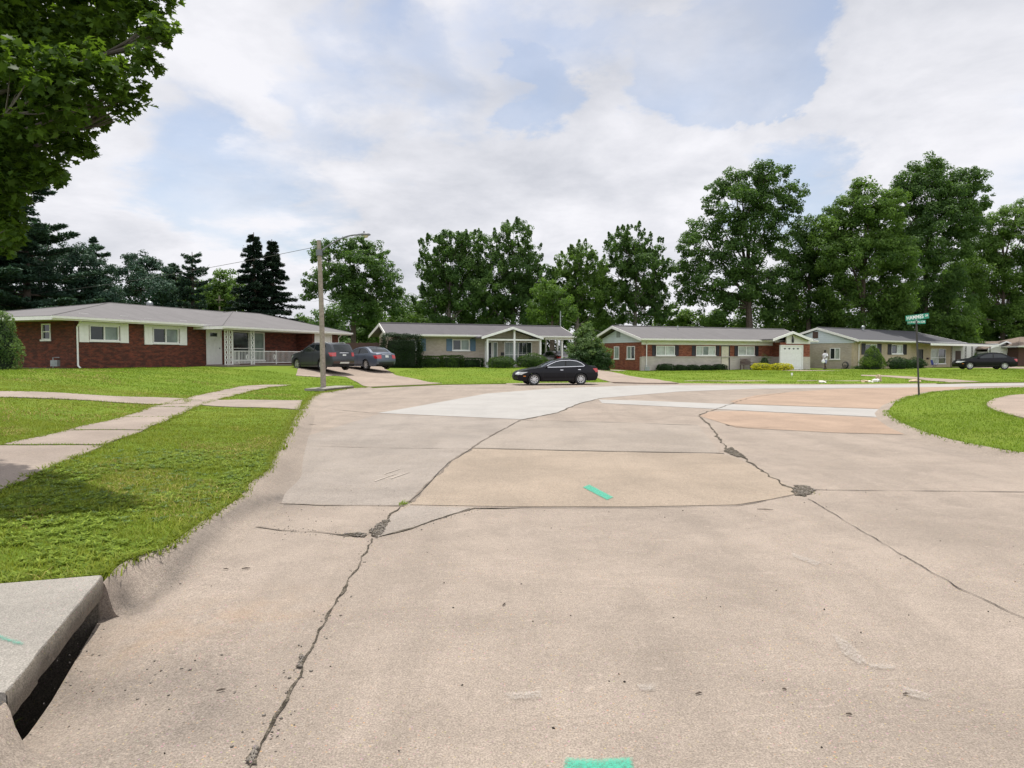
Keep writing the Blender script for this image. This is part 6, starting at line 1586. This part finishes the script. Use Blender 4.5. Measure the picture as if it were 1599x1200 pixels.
# teal survey dash on the slab
def on_slab(px, py): return G(px, py, .195)
P = [on_slab(*q) for q in [(-14, 986), (2, 990), (42, 1003), (36, 1010), (0, 1000), (-16, 995)]]
A_ = np.array(P); q_ = np.array(densify(P, .01)+[P[0]])
o = sheet('paint_mark', P, M_['paint_faded'], lambda p: 0*p[:, 0]+.1945, 0, step=.02, grids=[(A_[:, 0].min(), A_[:, 0].max(), A_[:, 1].min(), A_[:, 1].max(), .012)], smoothf=False, attrs={'edge': lambda V: np.clip(pdist(V[:, :2], q_)/.022, 0, 1)}); struct(o)
# curved throat walls: kerb noses at both ends of the opening
def nose(pts, name='kerb'):
    return None
fa2, fb2 = G(510, 609.5, .10), G(548, 605.5, .10)
e_ = np.array(fb2)-np.array(fa2); e_ /= np.hypot(*e_)
I2 = inlet('storm_inlet', 'small concrete inlet slab on the verge at the foot of the lamp pole', tuple(np.array(fa2)-e_*.2), tuple(np.array(fb2)+e_*.3), .95, .17, .10, False)
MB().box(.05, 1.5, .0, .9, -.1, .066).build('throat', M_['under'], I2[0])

# street lamp
D = 32.6; p = at(505, 600, D); lz = h1(p.x, p.y)
lamp_ = empty('street_lamp', (p.x, p.y, lz-.05), 0, 'weathered round street lamp pole with curved arm and cobra head', 'street lamp')
top = at(500, 374, D).z-lz
MB().tube([(0, 0, 0), (-.02, 0, 1.5), (-.06, 0, top*.6), (-.14, 0, top)], [.125, .118, .108, .092], 16).build('pole', M_['wood_pole'], lamp_, smooth=True, angle=40, uv=False)
tx = (at(578, 366, D).x-p.x); ta = at(578, 366, D).z-lz
arm = MB(); z0 = at(502, 393, D).z-lz
pts = [(-.10, 0, z0)]+[(-.1+(tx-.55+.1)*t, 0, z0+(ta-z0+.02)*math.sin(t*PI/2)**.9) for t in np.linspace(.08, 1, 12)]
arm.tube(pts, .036, 8); arm.tube([(-.13, 0, z0-.15), (-.13, 0, z0+.12)], .15, 12); arm.build('arm', M_['lamp_grey'], lamp_, smooth=True, angle=40, uv=False)
hd = MB(); hx = tx-.58; n = 14
secs = [(0, .035, .035), (.06, .06, .055), (.16, .075, .065), (.24, .13, .085), (.36, .165, .095), (.48, .15, .085), (.56, .10, .06), (.60, .02, .02)]
for i, (a, b, c_) in enumerate(secs):
    for k in range(n): w = 2*PI*k/n; hd.v.append((hx+a, math.cos(w)*b, ta+.02+math.sin(w)*c_*(1 if math.sin(w) > 0 else .55)))
for i in range(len(secs)-1):
    for k in range(n): hd.face((i*n+k, i*n+(k+1) % n, (i+1)*n+(k+1) % n, (i+1)*n+k))
hd.face(range(n-1, -1, -1)); hd.face([(len(secs)-1)*n+k for k in range(n)])
ho = hd.build('lamp_head', M_['lamp_grey'], lamp_, smooth=True, angle=50, uv=False)
ln = MB(); ln.lathe([(.001, -.10), (.07, -.085), (.115, -.03), (.12, 0)], 16, c=(hx+.38, 0, ta-.02)); ln.build('lens', M_['lamp_lens'], ho, smooth=True, uv=False)
MB().tube([(hx+.3, 0, ta+.1), (hx+.3, 0, ta+.18)], .03, 8).build('photocell', M_['under'], ho, uv=False)

# street name sign
D = 27.2; p = at(1436, 600, D); sz = float(HI([(p.x, p.y)])[0]); sg = empty('street_sign', (p.x, p.y, sz-.05), 0, 'green HAMMES DR street name sign on a leaning rusty post', 'street sign')
tz_ = at(1431, 500, D).z-sz; lean = at(1431, 500, D).x-p.x
po = MB().tube([(0, 0, -.2), (lean, 0, tz_)], .034, 8); po.build('post', M_['dark_steel'], sg, smooth=True, angle=40, uv=False)
def plate(w, hgt, z, rz, txt, txt2, tsize, tilt=0, off=0, xoff=0):
    pl_ = MB(); r = .03; pl_.box(-w/2, w/2, -.003, .003, -hgt/2, hgt/2)
    for s in (1, -1): pl_.box(-w/2+.012, w/2-.012, -.0035 if s > 0 else .003, -.003 if s > 0 else .0035, s*(hgt/2-.008), s*(hgt/2-.016))
    o = pl_.build('name_plate', M_['green_sign'], sg, uv=False); o.location = (lean+xoff, -.0, z); o.rotation_euler = (0, tilt, rz)
    def text(t, size, x, zz, sx=1.0):
        cu = bpy.data.curves.new('lettering', 'FONT'); cu.body = t; cu.size = size; cu.extrude = .0012; cu.align_x = 'CENTER'; cu.align_y = 'CENTER'; cu.offset = .0018*size/.12
        cu.materials.append(M_['sign_white']); q = bpy.data.objects.new('lettering', cu); COL.objects.link(q); q.parent = o
        dg = bpy.context.evaluated_depsgraph_get(); me = bpy.data.meshes.new_from_object(q.evaluated_get(dg)); bpy.data.objects.remove(q)
        q = bpy.data.objects.new('lettering', me); COL.objects.link(q); q.parent = o
        q.location = (x, -.0062, zz); q.rotation_euler = (PI/2, 0, 0); q.scale = (sx, 1, 1)
    text(txt, tsize, -.10 if txt2 else 0, 0, .92)
    if txt2: text(txt2, tsize*.55, w/2-.10, .012, .9)
    return o
plate(.98, .205, tz_+.16, R(8), 'HAMMES', 'DR', .20, tilt=-R(7), xoff=.03)
plate(.62, .15, tz_-.05+.02, R(-38), 'LONDON DR', None, .105, xoff=0)
MB().box(lean-.02, lean+.02, -.02, .02, tz_-.12, tz_+.06).build('bracket', M_['steel'], sg, uv=False)

# poles and wires
def upole(px, top_py, D, w, label, mat='wood_pole'):
    p = at(px, 560, D); z = h1(p.x, p.y); r = empty('utility_pole', (p.x, p.y, z), 0, label, 'pole'); hgt = at(px, top_py, D).z-z
    MB().tube([(0, 0, -.3), (0, 0, hgt)], [w, w*.75], 10).build('pole', M_[mat], r, smooth=True, angle=40, uv=False)
    MB().box(-.5, .5, -.14, -.08, hgt-.5, hgt-.4).build('crossarm', M_[mat], r, uv=False) if w > .1 else None
    return (p.x, p.y, z+hgt)
u1 = upole(1457, 463, 97, .16, 'grey wooden utility pole behind the tan house roof', 'wood_pole')
u2 = upole(875, 486, 68, .07, 'thin pale mast rising behind the carport end of the beige house', 'steel')
u3 = upole(344, 462, 72, .12, 'short wooden pole barely showing above the hip roof', 'wood_pole')
def wire(a, b, sag, label, rad=.010):
    a, b = Vector(a), Vector(b); pts = [a.lerp(b, t)+Vector((0, 0, -sag*4*t*(1-t))) for t in np.linspace(0, 1, 17)]
    o = MB().tube(pts, rad, 5).build('power_line', M_['dark_steel'], uv=False); return tag(o, label, 'power line')
wire(at(-80, 468, 62), at(498, 385, 32.6), .5, 'single overhead line rising from the pines to the lamp pole', .011)
wire(at(884, 500, 68), at(1000, 532, 62), .2, 'drooping wire from the thin mast towards the red brick house', .016)
wire(at(-60, 470, 44), at(330, 474, 70), .6, 'overhead line crossing in front of the layered pine', .013)

# person walking beside the tan house
def person():
    s_ = 16.0; D = 66.5; p = at(1288.5, 570, D); z = h1(p.x, p.y)
    root = empty('person', (p.x, p.y, z), R(-65), 'person in white T-shirt and blue checked shorts walking, carrying a white bag', 'person')
    # local: +x = direction of travel (turned to the camera a little to the left), z up
    J = {}; ed = []; rad = {}
    def add(n, co, r, par=None):
        J[n] = len(J); pts.append(co); rs.append(r)
        if par is not None: ed.append((J[par], J[n]))
    pts, rs = [], []
    add('pelvis', (0, 0, .95), .15); add('waist', (0, -.02, 1.10), .15, 'pelvis'); add('chest', (0, -.02, 1.32), .165, 'waist'); add('neckb', (0, -.02, 1.49), .075, 'chest'); add('neck', (0, -.03, 1.56), .055, 'neckb')
    add('head', (0, -.045, 1.64), .085, 'neck'); add('head2', (0, -.045, 1.71), .09, 'head'); add('crown', (0, -.04, 1.78), .05, 'head2'); add('nose', (0, -.135, 1.685), .014, 'head2')
    for s, n in ((1, 'l'), (-1, 'r')):
        add('hip'+n, (s*.095, 0, .88), .10, 'pelvis'); fw = -.20 if s > 0 else .14
        add('knee'+n, (s*.10, fw*.6, .49), .062, 'hip'+n); add('ank'+n, (s*.10, fw*.9+(.12 if s < 0 else 0), .10), .042, 'knee'+n); add('toe'+n, (s*.105, fw*.9+(.12 if s < 0 else 0)-.16, .04), .035, 'ank'+n)
        add('sh'+n, (s*.17, -.02, 1.43), .065, 'chest'); add('el'+n, (s*.25, -.05 if s > 0 else .02, 1.17), .045, 'sh'+n)
        hz = (s*.17, -.25, 1.02) if s > 0 else (s*.13, -.24, 1.12); add('wr'+n, hz, .030, 'el'+n); add('palm'+n, (hz[0]-s*.03, hz[1]-.06, hz[2]-.01), .036, 'wr'+n)
        for k in range(4): 
            b_ = (hz[0]-s*(.03)+(k-1.5)*.020, hz[1]-.13+abs(k-1.4)*.008, hz[2]-.035); add('f%s%d' % (n, k), b_, .009, 'palm'+n); add('g%s%d' % (n, k), (b_[0], b_[1]+.005, b_[2]-.04), .008, 'f%s%d' % (n, k))
        add('t'+n, (hz[0]-s*.075, hz[1]-.07, hz[2]-.02), .010, 'palm'+n)
    me = bpy.data.meshes.new('body'); me.from_pydata(pts, ed, []); o = bpy.data.objects.new('body', me); COL.objects.link(o); o.parent = root
    m = o.modifiers.new('skin', 'SKIN'); 
    for i, sv in enumerate(me.skin_vertices[0].data): sv.radius = (rs[i], rs[i]*(.8 if i < 4 else 1)); sv.use_root = (i == 0)
    m2 = o.modifiers.new('sub', 'SUBSURF'); m2.levels = 1; m2.render_levels = 2; m.use_smooth_shade = True
    skin = flat_mat('skin_brown', (.075, .042, .028), .55); hair = flat_mat('hair_black', (.012, .010, .009), .8); shirt = flat_mat('shirt_white', (.72, .72, .76), .85); bagm = flat_mat('bag_white', (.85, .85, .88), .6); shoe = flat_mat('shoe_black', (.02, .02, .02), .6)
    me.materials.append(skin)
    sm = Mat('shorts_check'); v = sm.coord('Object'); ck = sm.node('ShaderNodeTexChecker'); sm.link(v, ck.inputs['Vector']); ck.inputs['Scale'].default_value = 14; ck.inputs[1].default_value = (.10, .12, .28, 1); ck.inputs[2].default_value = (.45, .46, .58, 1); sm.base(ck.outputs[0]); sm.p.inputs['Roughness'].default_value = .9
    # shirt: torso shell and two sleeves
    def shell(rows, seg=18):
        mb = MB()
        for (cx, cy, z, a, b) in rows:
            for k in range(seg): w = 2*PI*k/seg; mb.v.append((cx+math.cos(w)*a, cy+math.sin(w)*b, z))
        for i in range(len(rows)-1):
            for k in range(seg): mb.face((i*seg+k, i*seg+(k+1) % seg, (i+1)*seg+(k+1) % seg, (i+1)*seg+k))
        return mb
    sh = shell([(0, -.01, .86, .215, .165), (0, -.015, 1.0, .215, .165), (0, -.02, 1.18, .215, .165), (0, -.02, 1.34, .235, .17), (0, -.02, 1.44, .215, .14), (0, -.02, 1.50, .12, .10), (0, -.025, 1.525, .075, .075)])
    for s in (1, -1): sh.tube([(s*.15, -.02, 1.44), (s*.235, -.03, 1.30), (s*.262, -.045 if s > 0 else .0, 1.20)], [.085, .085, .078], 12, cap=False)
    sh.build('shirt', shirt, root, smooth=True, uv=False)
    st = shell([(0, 0, .80, .19, .15), (0, 0, .90, .195, .155), (0, 0, .99, .175, .15)])
    for s in (1, -1): fw = -.20 if s > 0 else .14; st.tube([(s*.095, 0, .88), (s*.10, fw*.3, .72), (s*.102, fw*.55, .55)], [.12, .115, .115], 12, cap=False)
    st.build('shorts', sm.m, root, smooth=True, uv=False)
    hb = MB(); hb.lathe([(.101, 1.66), (.106, 1.71), (.098, 1.77), (.06, 1.81), (.001, 1.82)], 16, c=(0, -.033, 0)); hb.build('hair', hair, root, smooth=True, uv=False)
    for s in (1, -1):
        fw = (-.20 if s > 0 else .14); y = fw*.9+(.12 if s < 0 else 0); f_ = MB(); f_.tube([(s*.10, y+.06, .05), (s*.102, y-.04, .055), (s*.105, y-.17, .04), (s*.106, y-.20, .035)], [.045, .052, .045, .02], 10); f_.build('shoe', shoe, root, smooth=True, uv=False)
    for s in (1, -1): MB().lathe([(.001, -.011), (.011, 0), (.001, .011)], 8, c=(s*.033, -.118, 1.715)).build('eye', bagm, root, uv=False)
    b = empty('carrier_bag', (p.x-.33, p.y-.32, z+.58), R(-10), 'white plastic bag hanging from the hand of the walking person', 'bag')
    bm_ = shell([(0, 0, 0, .02, .02), (0, 0, .02, .12, .06), (.01, 0, .12, .17, .09), (0, .01, .24, .14, .08), (0, 0, .33, .06, .04), (0, 0, .40, .015, .015)]); bm_.build('sack', bagm, b, smooth=True, uv=False)
    MB().tube([(-.01, 0, .39), (-.03, 0, .47), (0, 0, .53), (.03, 0, .47), (.01, 0, .39)], .008, 6).build('handle', bagm, b, uv=False)
person()

# porch chair (blue, folding), bench, small yard things
def chair(loc, rz):
    r = empty('folding_chair', loc, rz, 'blue fabric folding chair on the porch of the tan brick house', 'chair')
    blue = flat_mat('blue_canvas', (.02, .035, .20), .9)
    MB().box(-.26, .26, -.25, .22, .43, .455).build('seat', blue, r); b = MB(); b.prism([(-.27, .20, .46), (.27, .20, .46), (.27, .30, .98), (-.27, .30, .98)], (0, .02, .0)); b.build('backrest', blue, r)
    for sx in (-1, 1):
        MB().tube([(sx*.27, -.25, 0), (sx*.27, .24, .62)], .013, 6).build('leg', M_['dark_steel'], r); MB().tube([(sx*.285, .25, 0), (sx*.285, -.24, .62)], .013, 6).build('leg', M_['dark_steel'], r)
        MB().box(sx*.25-.0, sx*.32, -.26, .22, .62, .645).build('armrest', blue, r)
q = H4.w(H4.fx(1460, -.7), -.7); chair((q[0], q[1], .21-.03), PI/2-TH)
q = H3.w(H3.fx(1167, .15), .15); bz = h1(*q)
r = empty('garden_bench', (q[0], q[1], bz), PI/2-TH3, 'dark slatted bench against the wall of the red brick house', 'bench')
mb = MB()
for k in range(4): mb.box(-.62, .62, -.22+.11*k, -.13+.11*k, .42, .445)
mb.build('seat', M_['brown_paint'], r); mb = MB()
for k in range(12): mb.box(-.60+.105*k, -.55+.105*k, .23, .25, .47, .95-.02*abs(k-5.5))
mb.box(-.63, .63, .225, .26, .93, 1.0); mb.build('backrest', M_['brown_paint'], r)
for x in (-.58, .58):
    for y in (-.2, .22): MB().box(x-.03, x+.03, y-.03, y+.03, 0, .418).build('leg', M_['brown_paint'], r)
    MB().box(x-.035, x+.035, -.24, .22, .62, .66).build('armrest', M_['brown_paint'], r)
# crumpled cardboard and rags at the kerb, pale stones
def crumple(px, py, size, label, col, seed, name='cardboard'):
    p = GH(px, py); rr = random.Random(seed); bm = bmesh.new(); bmesh.ops.create_icosphere(bm, subdivisions=2, radius=1)
    for v in bm.verts: k = 1+rr.uniform(-.3, .35); v.co = Vector((v.co.x*size[0]*k, v.co.y*size[1]*k, max(-.1, v.co.z)*size[2]*k))
    me = bpy.data.meshes.new(name); bm.to_mesh(me); bm.free(); me.materials.append(col); o = bpy.data.objects.new(name, me); COL.objects.link(o)
    o.location = (p[0], p[1], h1(*p)+.03); tag(o, label, 'litter'); return o
cb = flat_mat('cardboard_tan', (.42, .33, .22), .9); wt = flat_mat('pale_rag', (.62, .60, .55), .9)
crumple(1283, 598.2, (.2, .2, .09), 'pale flat stone lying by the kerb in front of the person', wt, 1, 'pale_stone')
crumple(1350, 597.8, (.22, .3, .12), 'small tan scrap at the left of the litter on the far verge', cb, 2, 'scrap')
crumple(1359, 598.0, (.14, .2, .10), 'smallest white scrap in the middle of the litter on the far verge', wt, 3, 'scrap')
crumple(1367, 597.2, (.20, .2, .17), 'crumpled pale heap, biggest of the litter on the far verge', wt, 4, 'scrap')
crumple(1372, 595.6, (.14, .2, .34), 'upright tan scrap behind the litter on the far verge', cb, 5, 'scrap')
crumple(1427, 597.2, (.33, .3, .12), 'tan flattened box at the end of the path left of the sign post', cb, 6, 'scrap')
p = GH(1236.5, 591); r = empty('yard_flag', (p[0], p[1], h1(*p)), R(20), 'small white yard marker on a wire in front of the ornamented garage', 'marker')
MB().tube([(0, 0, 0), (0, 0, .34)], .008, 5).build('stake', M_['steel'], r); MB().box(-.07, .07, -.01, .01, .18, .34).build('flag', M_['white'], r)
# gas meter and vent boxes by house walls
q = H1.w(1.0, 1.2); o = empty('gas_meter', (q[0], q[1], h1(*q)), 0, 'grey gas meter beside the corner of the long red brick house', 'meter')
MB().box(-.16, .16, -.12, .12, .12, .42).lathe([(.001, -.13), (.1, -.13), (.1, -.12)], 12, 'y', (0, 0, .3)).build('housing', M_['steel'], o); MB().tube([(-.1, 0, -.1), (-.1, 0, .55), (.2, 0, .55)], .025, 6).build('pipe', M_['steel'], o)
q = H3.w(.2, -.6); o = empty('gas_meter', (q[0], q[1], h1(*q)), 0, 'pale gas meter at the left front corner of the red brick house', 'meter')
MB().box(-.18, .18, -.12, .12, .05, .36).lathe([(.001, -.14), (.1, -.14), (.1, -.12)], 12, 'y', (0, 0, .26)).build('housing', M_['steel'], o); MB().tube([(.1, 0, -.1), (.1, 0, .45), (-.2, 0, .45)], .025, 6).build('pipe', M_['steel'], o)
q = H4.w(.1, 1.3); o = empty('hose_reel', (q[0], q[1], h1(*q)), R(120), 'round garden hose reel against the side wall of the tan house', 'hose reel')
mb = MB()
for k in range(5): mb.tube([(.33*math.cos(t)*(1-.05*k), .03*k-.06, .36+.33*math.sin(t)*(1-.05*k)) for t in np.linspace(0, 2*PI, 21)], .022, 6)
mb.build('hose', M_['dark_steel'], o)
for s in (-1, 1): MB().tube([(s*.3, .12*s, 0), (0, .12*s, .38)], .018, 6).tube([(-s*.3, .12*s, 0), (0, .12*s, .38)], .018, 6).build('stand', M_['dark_steel'], o)

# ------------------------------------------------------------------ grass blades
def grass_field(name, region, n, hmean, wmean, mat, zf, excl, seed, lean=.45, patch=False):
    r = np.random.default_rng(seed); x0, x1, y0, y1 = region[0]; poly = region[1]
    P = np.stack([r.uniform(x0, x1, n), r.uniform(y0, y1, n)], 1)
    k = inside(P, poly)
    for e in excl: k &= ~inside(P, e)
    if patch: k &= (np.sin(P[:, 0]*.9+np.sin(P[:, 1]*.7)*2)*np.sin(P[:, 1]*.8+1.5)+.35*np.sin(P[:, 0]*4+P[:, 1]*3) > .35)
    # only what stands in or near the picture
    u = P[:, 0]/np.maximum(P[:, 1], .1); k &= (np.abs(u) < .78) & (P[:, 1] > 3.6)
    P = P[k]; n = len(P); z = zf(P)
    pat = np.sin(P[:, 0]*3.1+np.sin(P[:, 1]*2.2)*1.5)*np.sin(P[:, 1]*2.7+1.0)
    pat2 = np.sin(P[:, 0]*9+P[:, 1]*3)*np.sin(P[:, 1]*8-P[:, 0]*2)
    hh = hmean*r.uniform(.45, 1.5, n)*(1+.3*pat+.25*pat2); ww = wmean*r.uniform(.6, 1.4, n)
    a = r.uniform(0, 2*PI, n); d = np.stack([np.cos(a), np.sin(a)], 1); s = np.stack([-d[:, 1], d[:, 0]], 1)
    ln = hh*r.uniform(.1, 1.0, n)*lean*2
    def pt(t, wd, side): return np.column_stack([P+d*(ln*t*t)[:, None]+s*(side*ww*wd)[:, None], z-.01+hh*(t-.25*t*t*lean)])
    V = np.stack([pt(0, .5, -1), pt(0, .5, 1), pt(.55, .42, 1), pt(.55, .42, -1), pt(1, 0, 0)], 1).reshape(-1, 3)
    i = np.arange(n)[:, None]*5
    # quad then tip, as triangles
    Fq = np.concatenate([i+np.array([[0, 1, 2]]), i+np.array([[0, 2, 3]]), i+np.array([[3, 2, 4]])], 1).reshape(-1, 3)
    tone = np.clip(.5+.22*pat+.12*pat2+r.normal(0, .2, n), 0, 1)
    o = mesh_np(name, V, Fq, M_[mat], attrs={'tone': ('FACE', np.repeat(tone, 3))}); o['kind'] = 'stuff'; return n
LB = [(-3.4, 4.52), (-2.74, 4.66)]+[(x-.03, y) for x, y in LC[6:]]
LEFT = np.array([(-3.6, 4.46), (-2.72, 4.64)]+[tuple(c) for c in LC[6:]]+[(-7, 40), (-13, 60), (-60, 60), (-60, -8), (-8, -8), (-4, 3.0)])
EX = WALKS
nn = 0
nn += grass_field('grass', ((-9.5, -2.2, 4.3, 9.5), LEFT), 105000, .045, .0075, 'blade', H, EX, 101, lean=.7)
nn += grass_field('grass', ((-12.5, -2.2, 9.5, 15), LEFT), 85000, .042, .010, 'blade', H, EX, 102, lean=.7)
nn += grass_field('grass', ((-20, -3, 15, 24), LEFT), 80000, .042, .015, 'blade', H, EX, 103, lean=.7)
nn += grass_field('grass', ((-32, -4, 24, 40), LEFT), 90000, .045, .026, 'blade_bright', H, EX, 104)
FARL = np.array([(-8, 41.5)]+[tuple(c) for c in FC]+[(110, 75), (-4, 75)])
nn += grass_field('grass', ((-9, 48, 38, 66), FARL), 90000, .05, .036, 'blade_bright', H, EX, 105)
nn += grass_field('grass', ((8, 17, 9.5, 18), ISL), 46000, .05, .013, 'blade_bright', HI, [np.array(WISL)], 106, lean=.6)
nn += grass_field('grass', ((9, 32, 18, 36), ISL), 60000, .05, .02, 'blade_bright', HI, [np.array(WISL)], 107, lean=.6)
nn += grass_field('grass', ((-9.5, -2.6, 4.6, 14), LEFT), 60000, .04, .009, 'straw', H, EX, 108, lean=1.0, patch=True)
nn += grass_field('grass', ((-26, -4, 14, 32), LEFT), 60000, .045, .018, 'straw', H, EX, 109, lean=.9, patch=True)
# ragged tufts along edges: kerb line, walks, slab joints
def edge_tufts(lines, n, hmean, wmean, mat, zf, seed, sd=.05, shift=0):
    r = np.random.default_rng(seed); Pn = []
    for ln in lines:
        ln = np.array(ln); sl_ = np.hypot(*np.diff(ln, axis=0).T); cs = np.concatenate([[0], np.cumsum(sl_)]); m = int(n*cs[-1])
        cl = r.uniform(0, cs[-1], max(1, m//14)); t = np.clip(np.repeat(cl, 14)+r.normal(0, .05, len(cl)*14), 0, cs[-1]); Pn.append(np.stack([np.interp(t, cs, ln[:, 0]), np.interp(t, cs, ln[:, 1])], 1)+r.normal(0, sd, (len(t), 2)))
    P = np.vstack(Pn); u = P[:, 0]/np.maximum(P[:, 1], .1); P = P[(np.abs(u) < .78) & (P[:, 1] > 2.4)]; n = len(P)
    z = zf(P); a = r.uniform(0, 2*PI, n); d = np.stack([np.cos(a), np.sin(a)], 1); s = np.stack([-d[:, 1], d[:, 0]], 1); hh = hmean*r.uniform(.4, 1.6, n); ww = wmean*r.uniform(.6, 1.4, n); l2 = hh*r.uniform(.3, 1.3, n)
    def pt(t, wd, side): return np.column_stack([P+d*(l2*t*t)[:, None]+s*(side*ww*wd)[:, None], z-.01+hh*(t-.35*t*t)])
    V = np.stack([pt(0, .5, -1), pt(0, .5, 1), pt(.55, .42, 1), pt(.55, .42, -1), pt(1, 0, 0)], 1).reshape(-1, 3); i = np.arange(n)[:, None]*5
    Fq = np.concatenate([i+np.array([[0, 1, 2]]), i+np.array([[0, 2, 3]]), i+np.array([[3, 2, 4]])], 1).reshape(-1, 3)
    o = mesh_np('grass', V, Fq, M_[mat], attrs={'tone': ('FACE', np.repeat(np.clip(r.normal(.5, .2, n), 0, 1), 3))}); o['kind'] = 'stuff'
edge_tufts([[(-3.6, 4.50), (-3.2, 4.54), (-2.75, 4.68)]+[tuple(c) for c in LC[6:14]]], 460, .065, .009, 'blade', H, 111, sd=.035)
edge_tufts([[tuple(c) for c in LC[12:20]]], 160, .08, .016, 'blade', H, 112, sd=.08)
edge_tufts([Lx, Rx, np.array(WALKS[9])[:6], np.array(WALKS[9])[5:]], 150, .07, .014, 'blade', H, 113, sd=.05)
edge_tufts([[tuple(Lx[i]), tuple(Rx[i])] for i in range(1, len(Lx)-3)], 160, .04, .010, 'blade_bright', lambda p: H(p)+.02, 114, sd=.03)
edge_tufts([ISL[:7], ISL[-5:], np.array(WI)], 160, .07, .014, 'blade_bright', HI, 115, sd=.06)
edge_tufts([[G(1275, 766.5), G(1400, 767), G(1700, 770)]], 60, .014, .006, 'blade', ZR, 116, sd=.012)
edge_tufts([[G(628, 789), G(632, 787)]], 900, .05, .010, 'blade_bright', ZR, 117, sd=.03)
edge_tufts([[G(1255, 768), G(1268, 772)]], 120, .03, .008, 'blade', ZR, 118, sd=.04)
edge_tufts([[G(0, 1108), G(12, 1100)]], 300, .05, .010, 'blade_bright', ZR, 119, sd=.02)
# broad-leaved weeds
def weeds(name, P, label, leafm, s0, seed):
    r = np.random.default_rng(seed); n = len(P); k = 9; idx = np.repeat(np.arange(n), k); a = np.tile(np.arange(k)*2*PI/k, n)+r.uniform(0, .5, n*k); s = (s0*r.uniform(.6, 1.3, n))[idx]
    z = H(P)[idx]+.015; el = r.uniform(.15, .7, n*k); c = np.column_stack([P[idx]+np.stack([np.cos(a), np.sin(a)], 1)*(s*.5)[:, None], z+s*.35*el]); T = np.column_stack([np.cos(a), np.sin(a), el*.6]); Nn = unit(np.column_stack([-np.cos(a)*el*.6, -np.sin(a)*el*.6, np.ones(n*k)]))
    o = leaf_cloud(name, c, Nn, s0, leafm, None, aspect=.3, T=T, seed=seed); o['kind'] = 'stuff'
q = np.stack([rng.uniform(-8, -2.6, 5200), rng.uniform(4.5, 11, 5200)], 1); q = q[inside(q, LEFT)]; kx = np.sin(q[:, 0]*2.1+1)*np.sin(q[:, 1]*1.7) > -.1; q = q[kx]
for e in EX: q = q[~inside(q, e)]
weeds('grass', q, '', 'blade_bright', .055, 120)
q = np.stack([rng.uniform(-6, -2.8, 500), rng.uniform(6.2, 11, 500)], 1); q = q[inside(q, LEFT)]
for e in EX: q = q[~inside(q, e)]
weeds('grass', q, '', 'leaf_silver', .05, 121)
print('blades', nn)
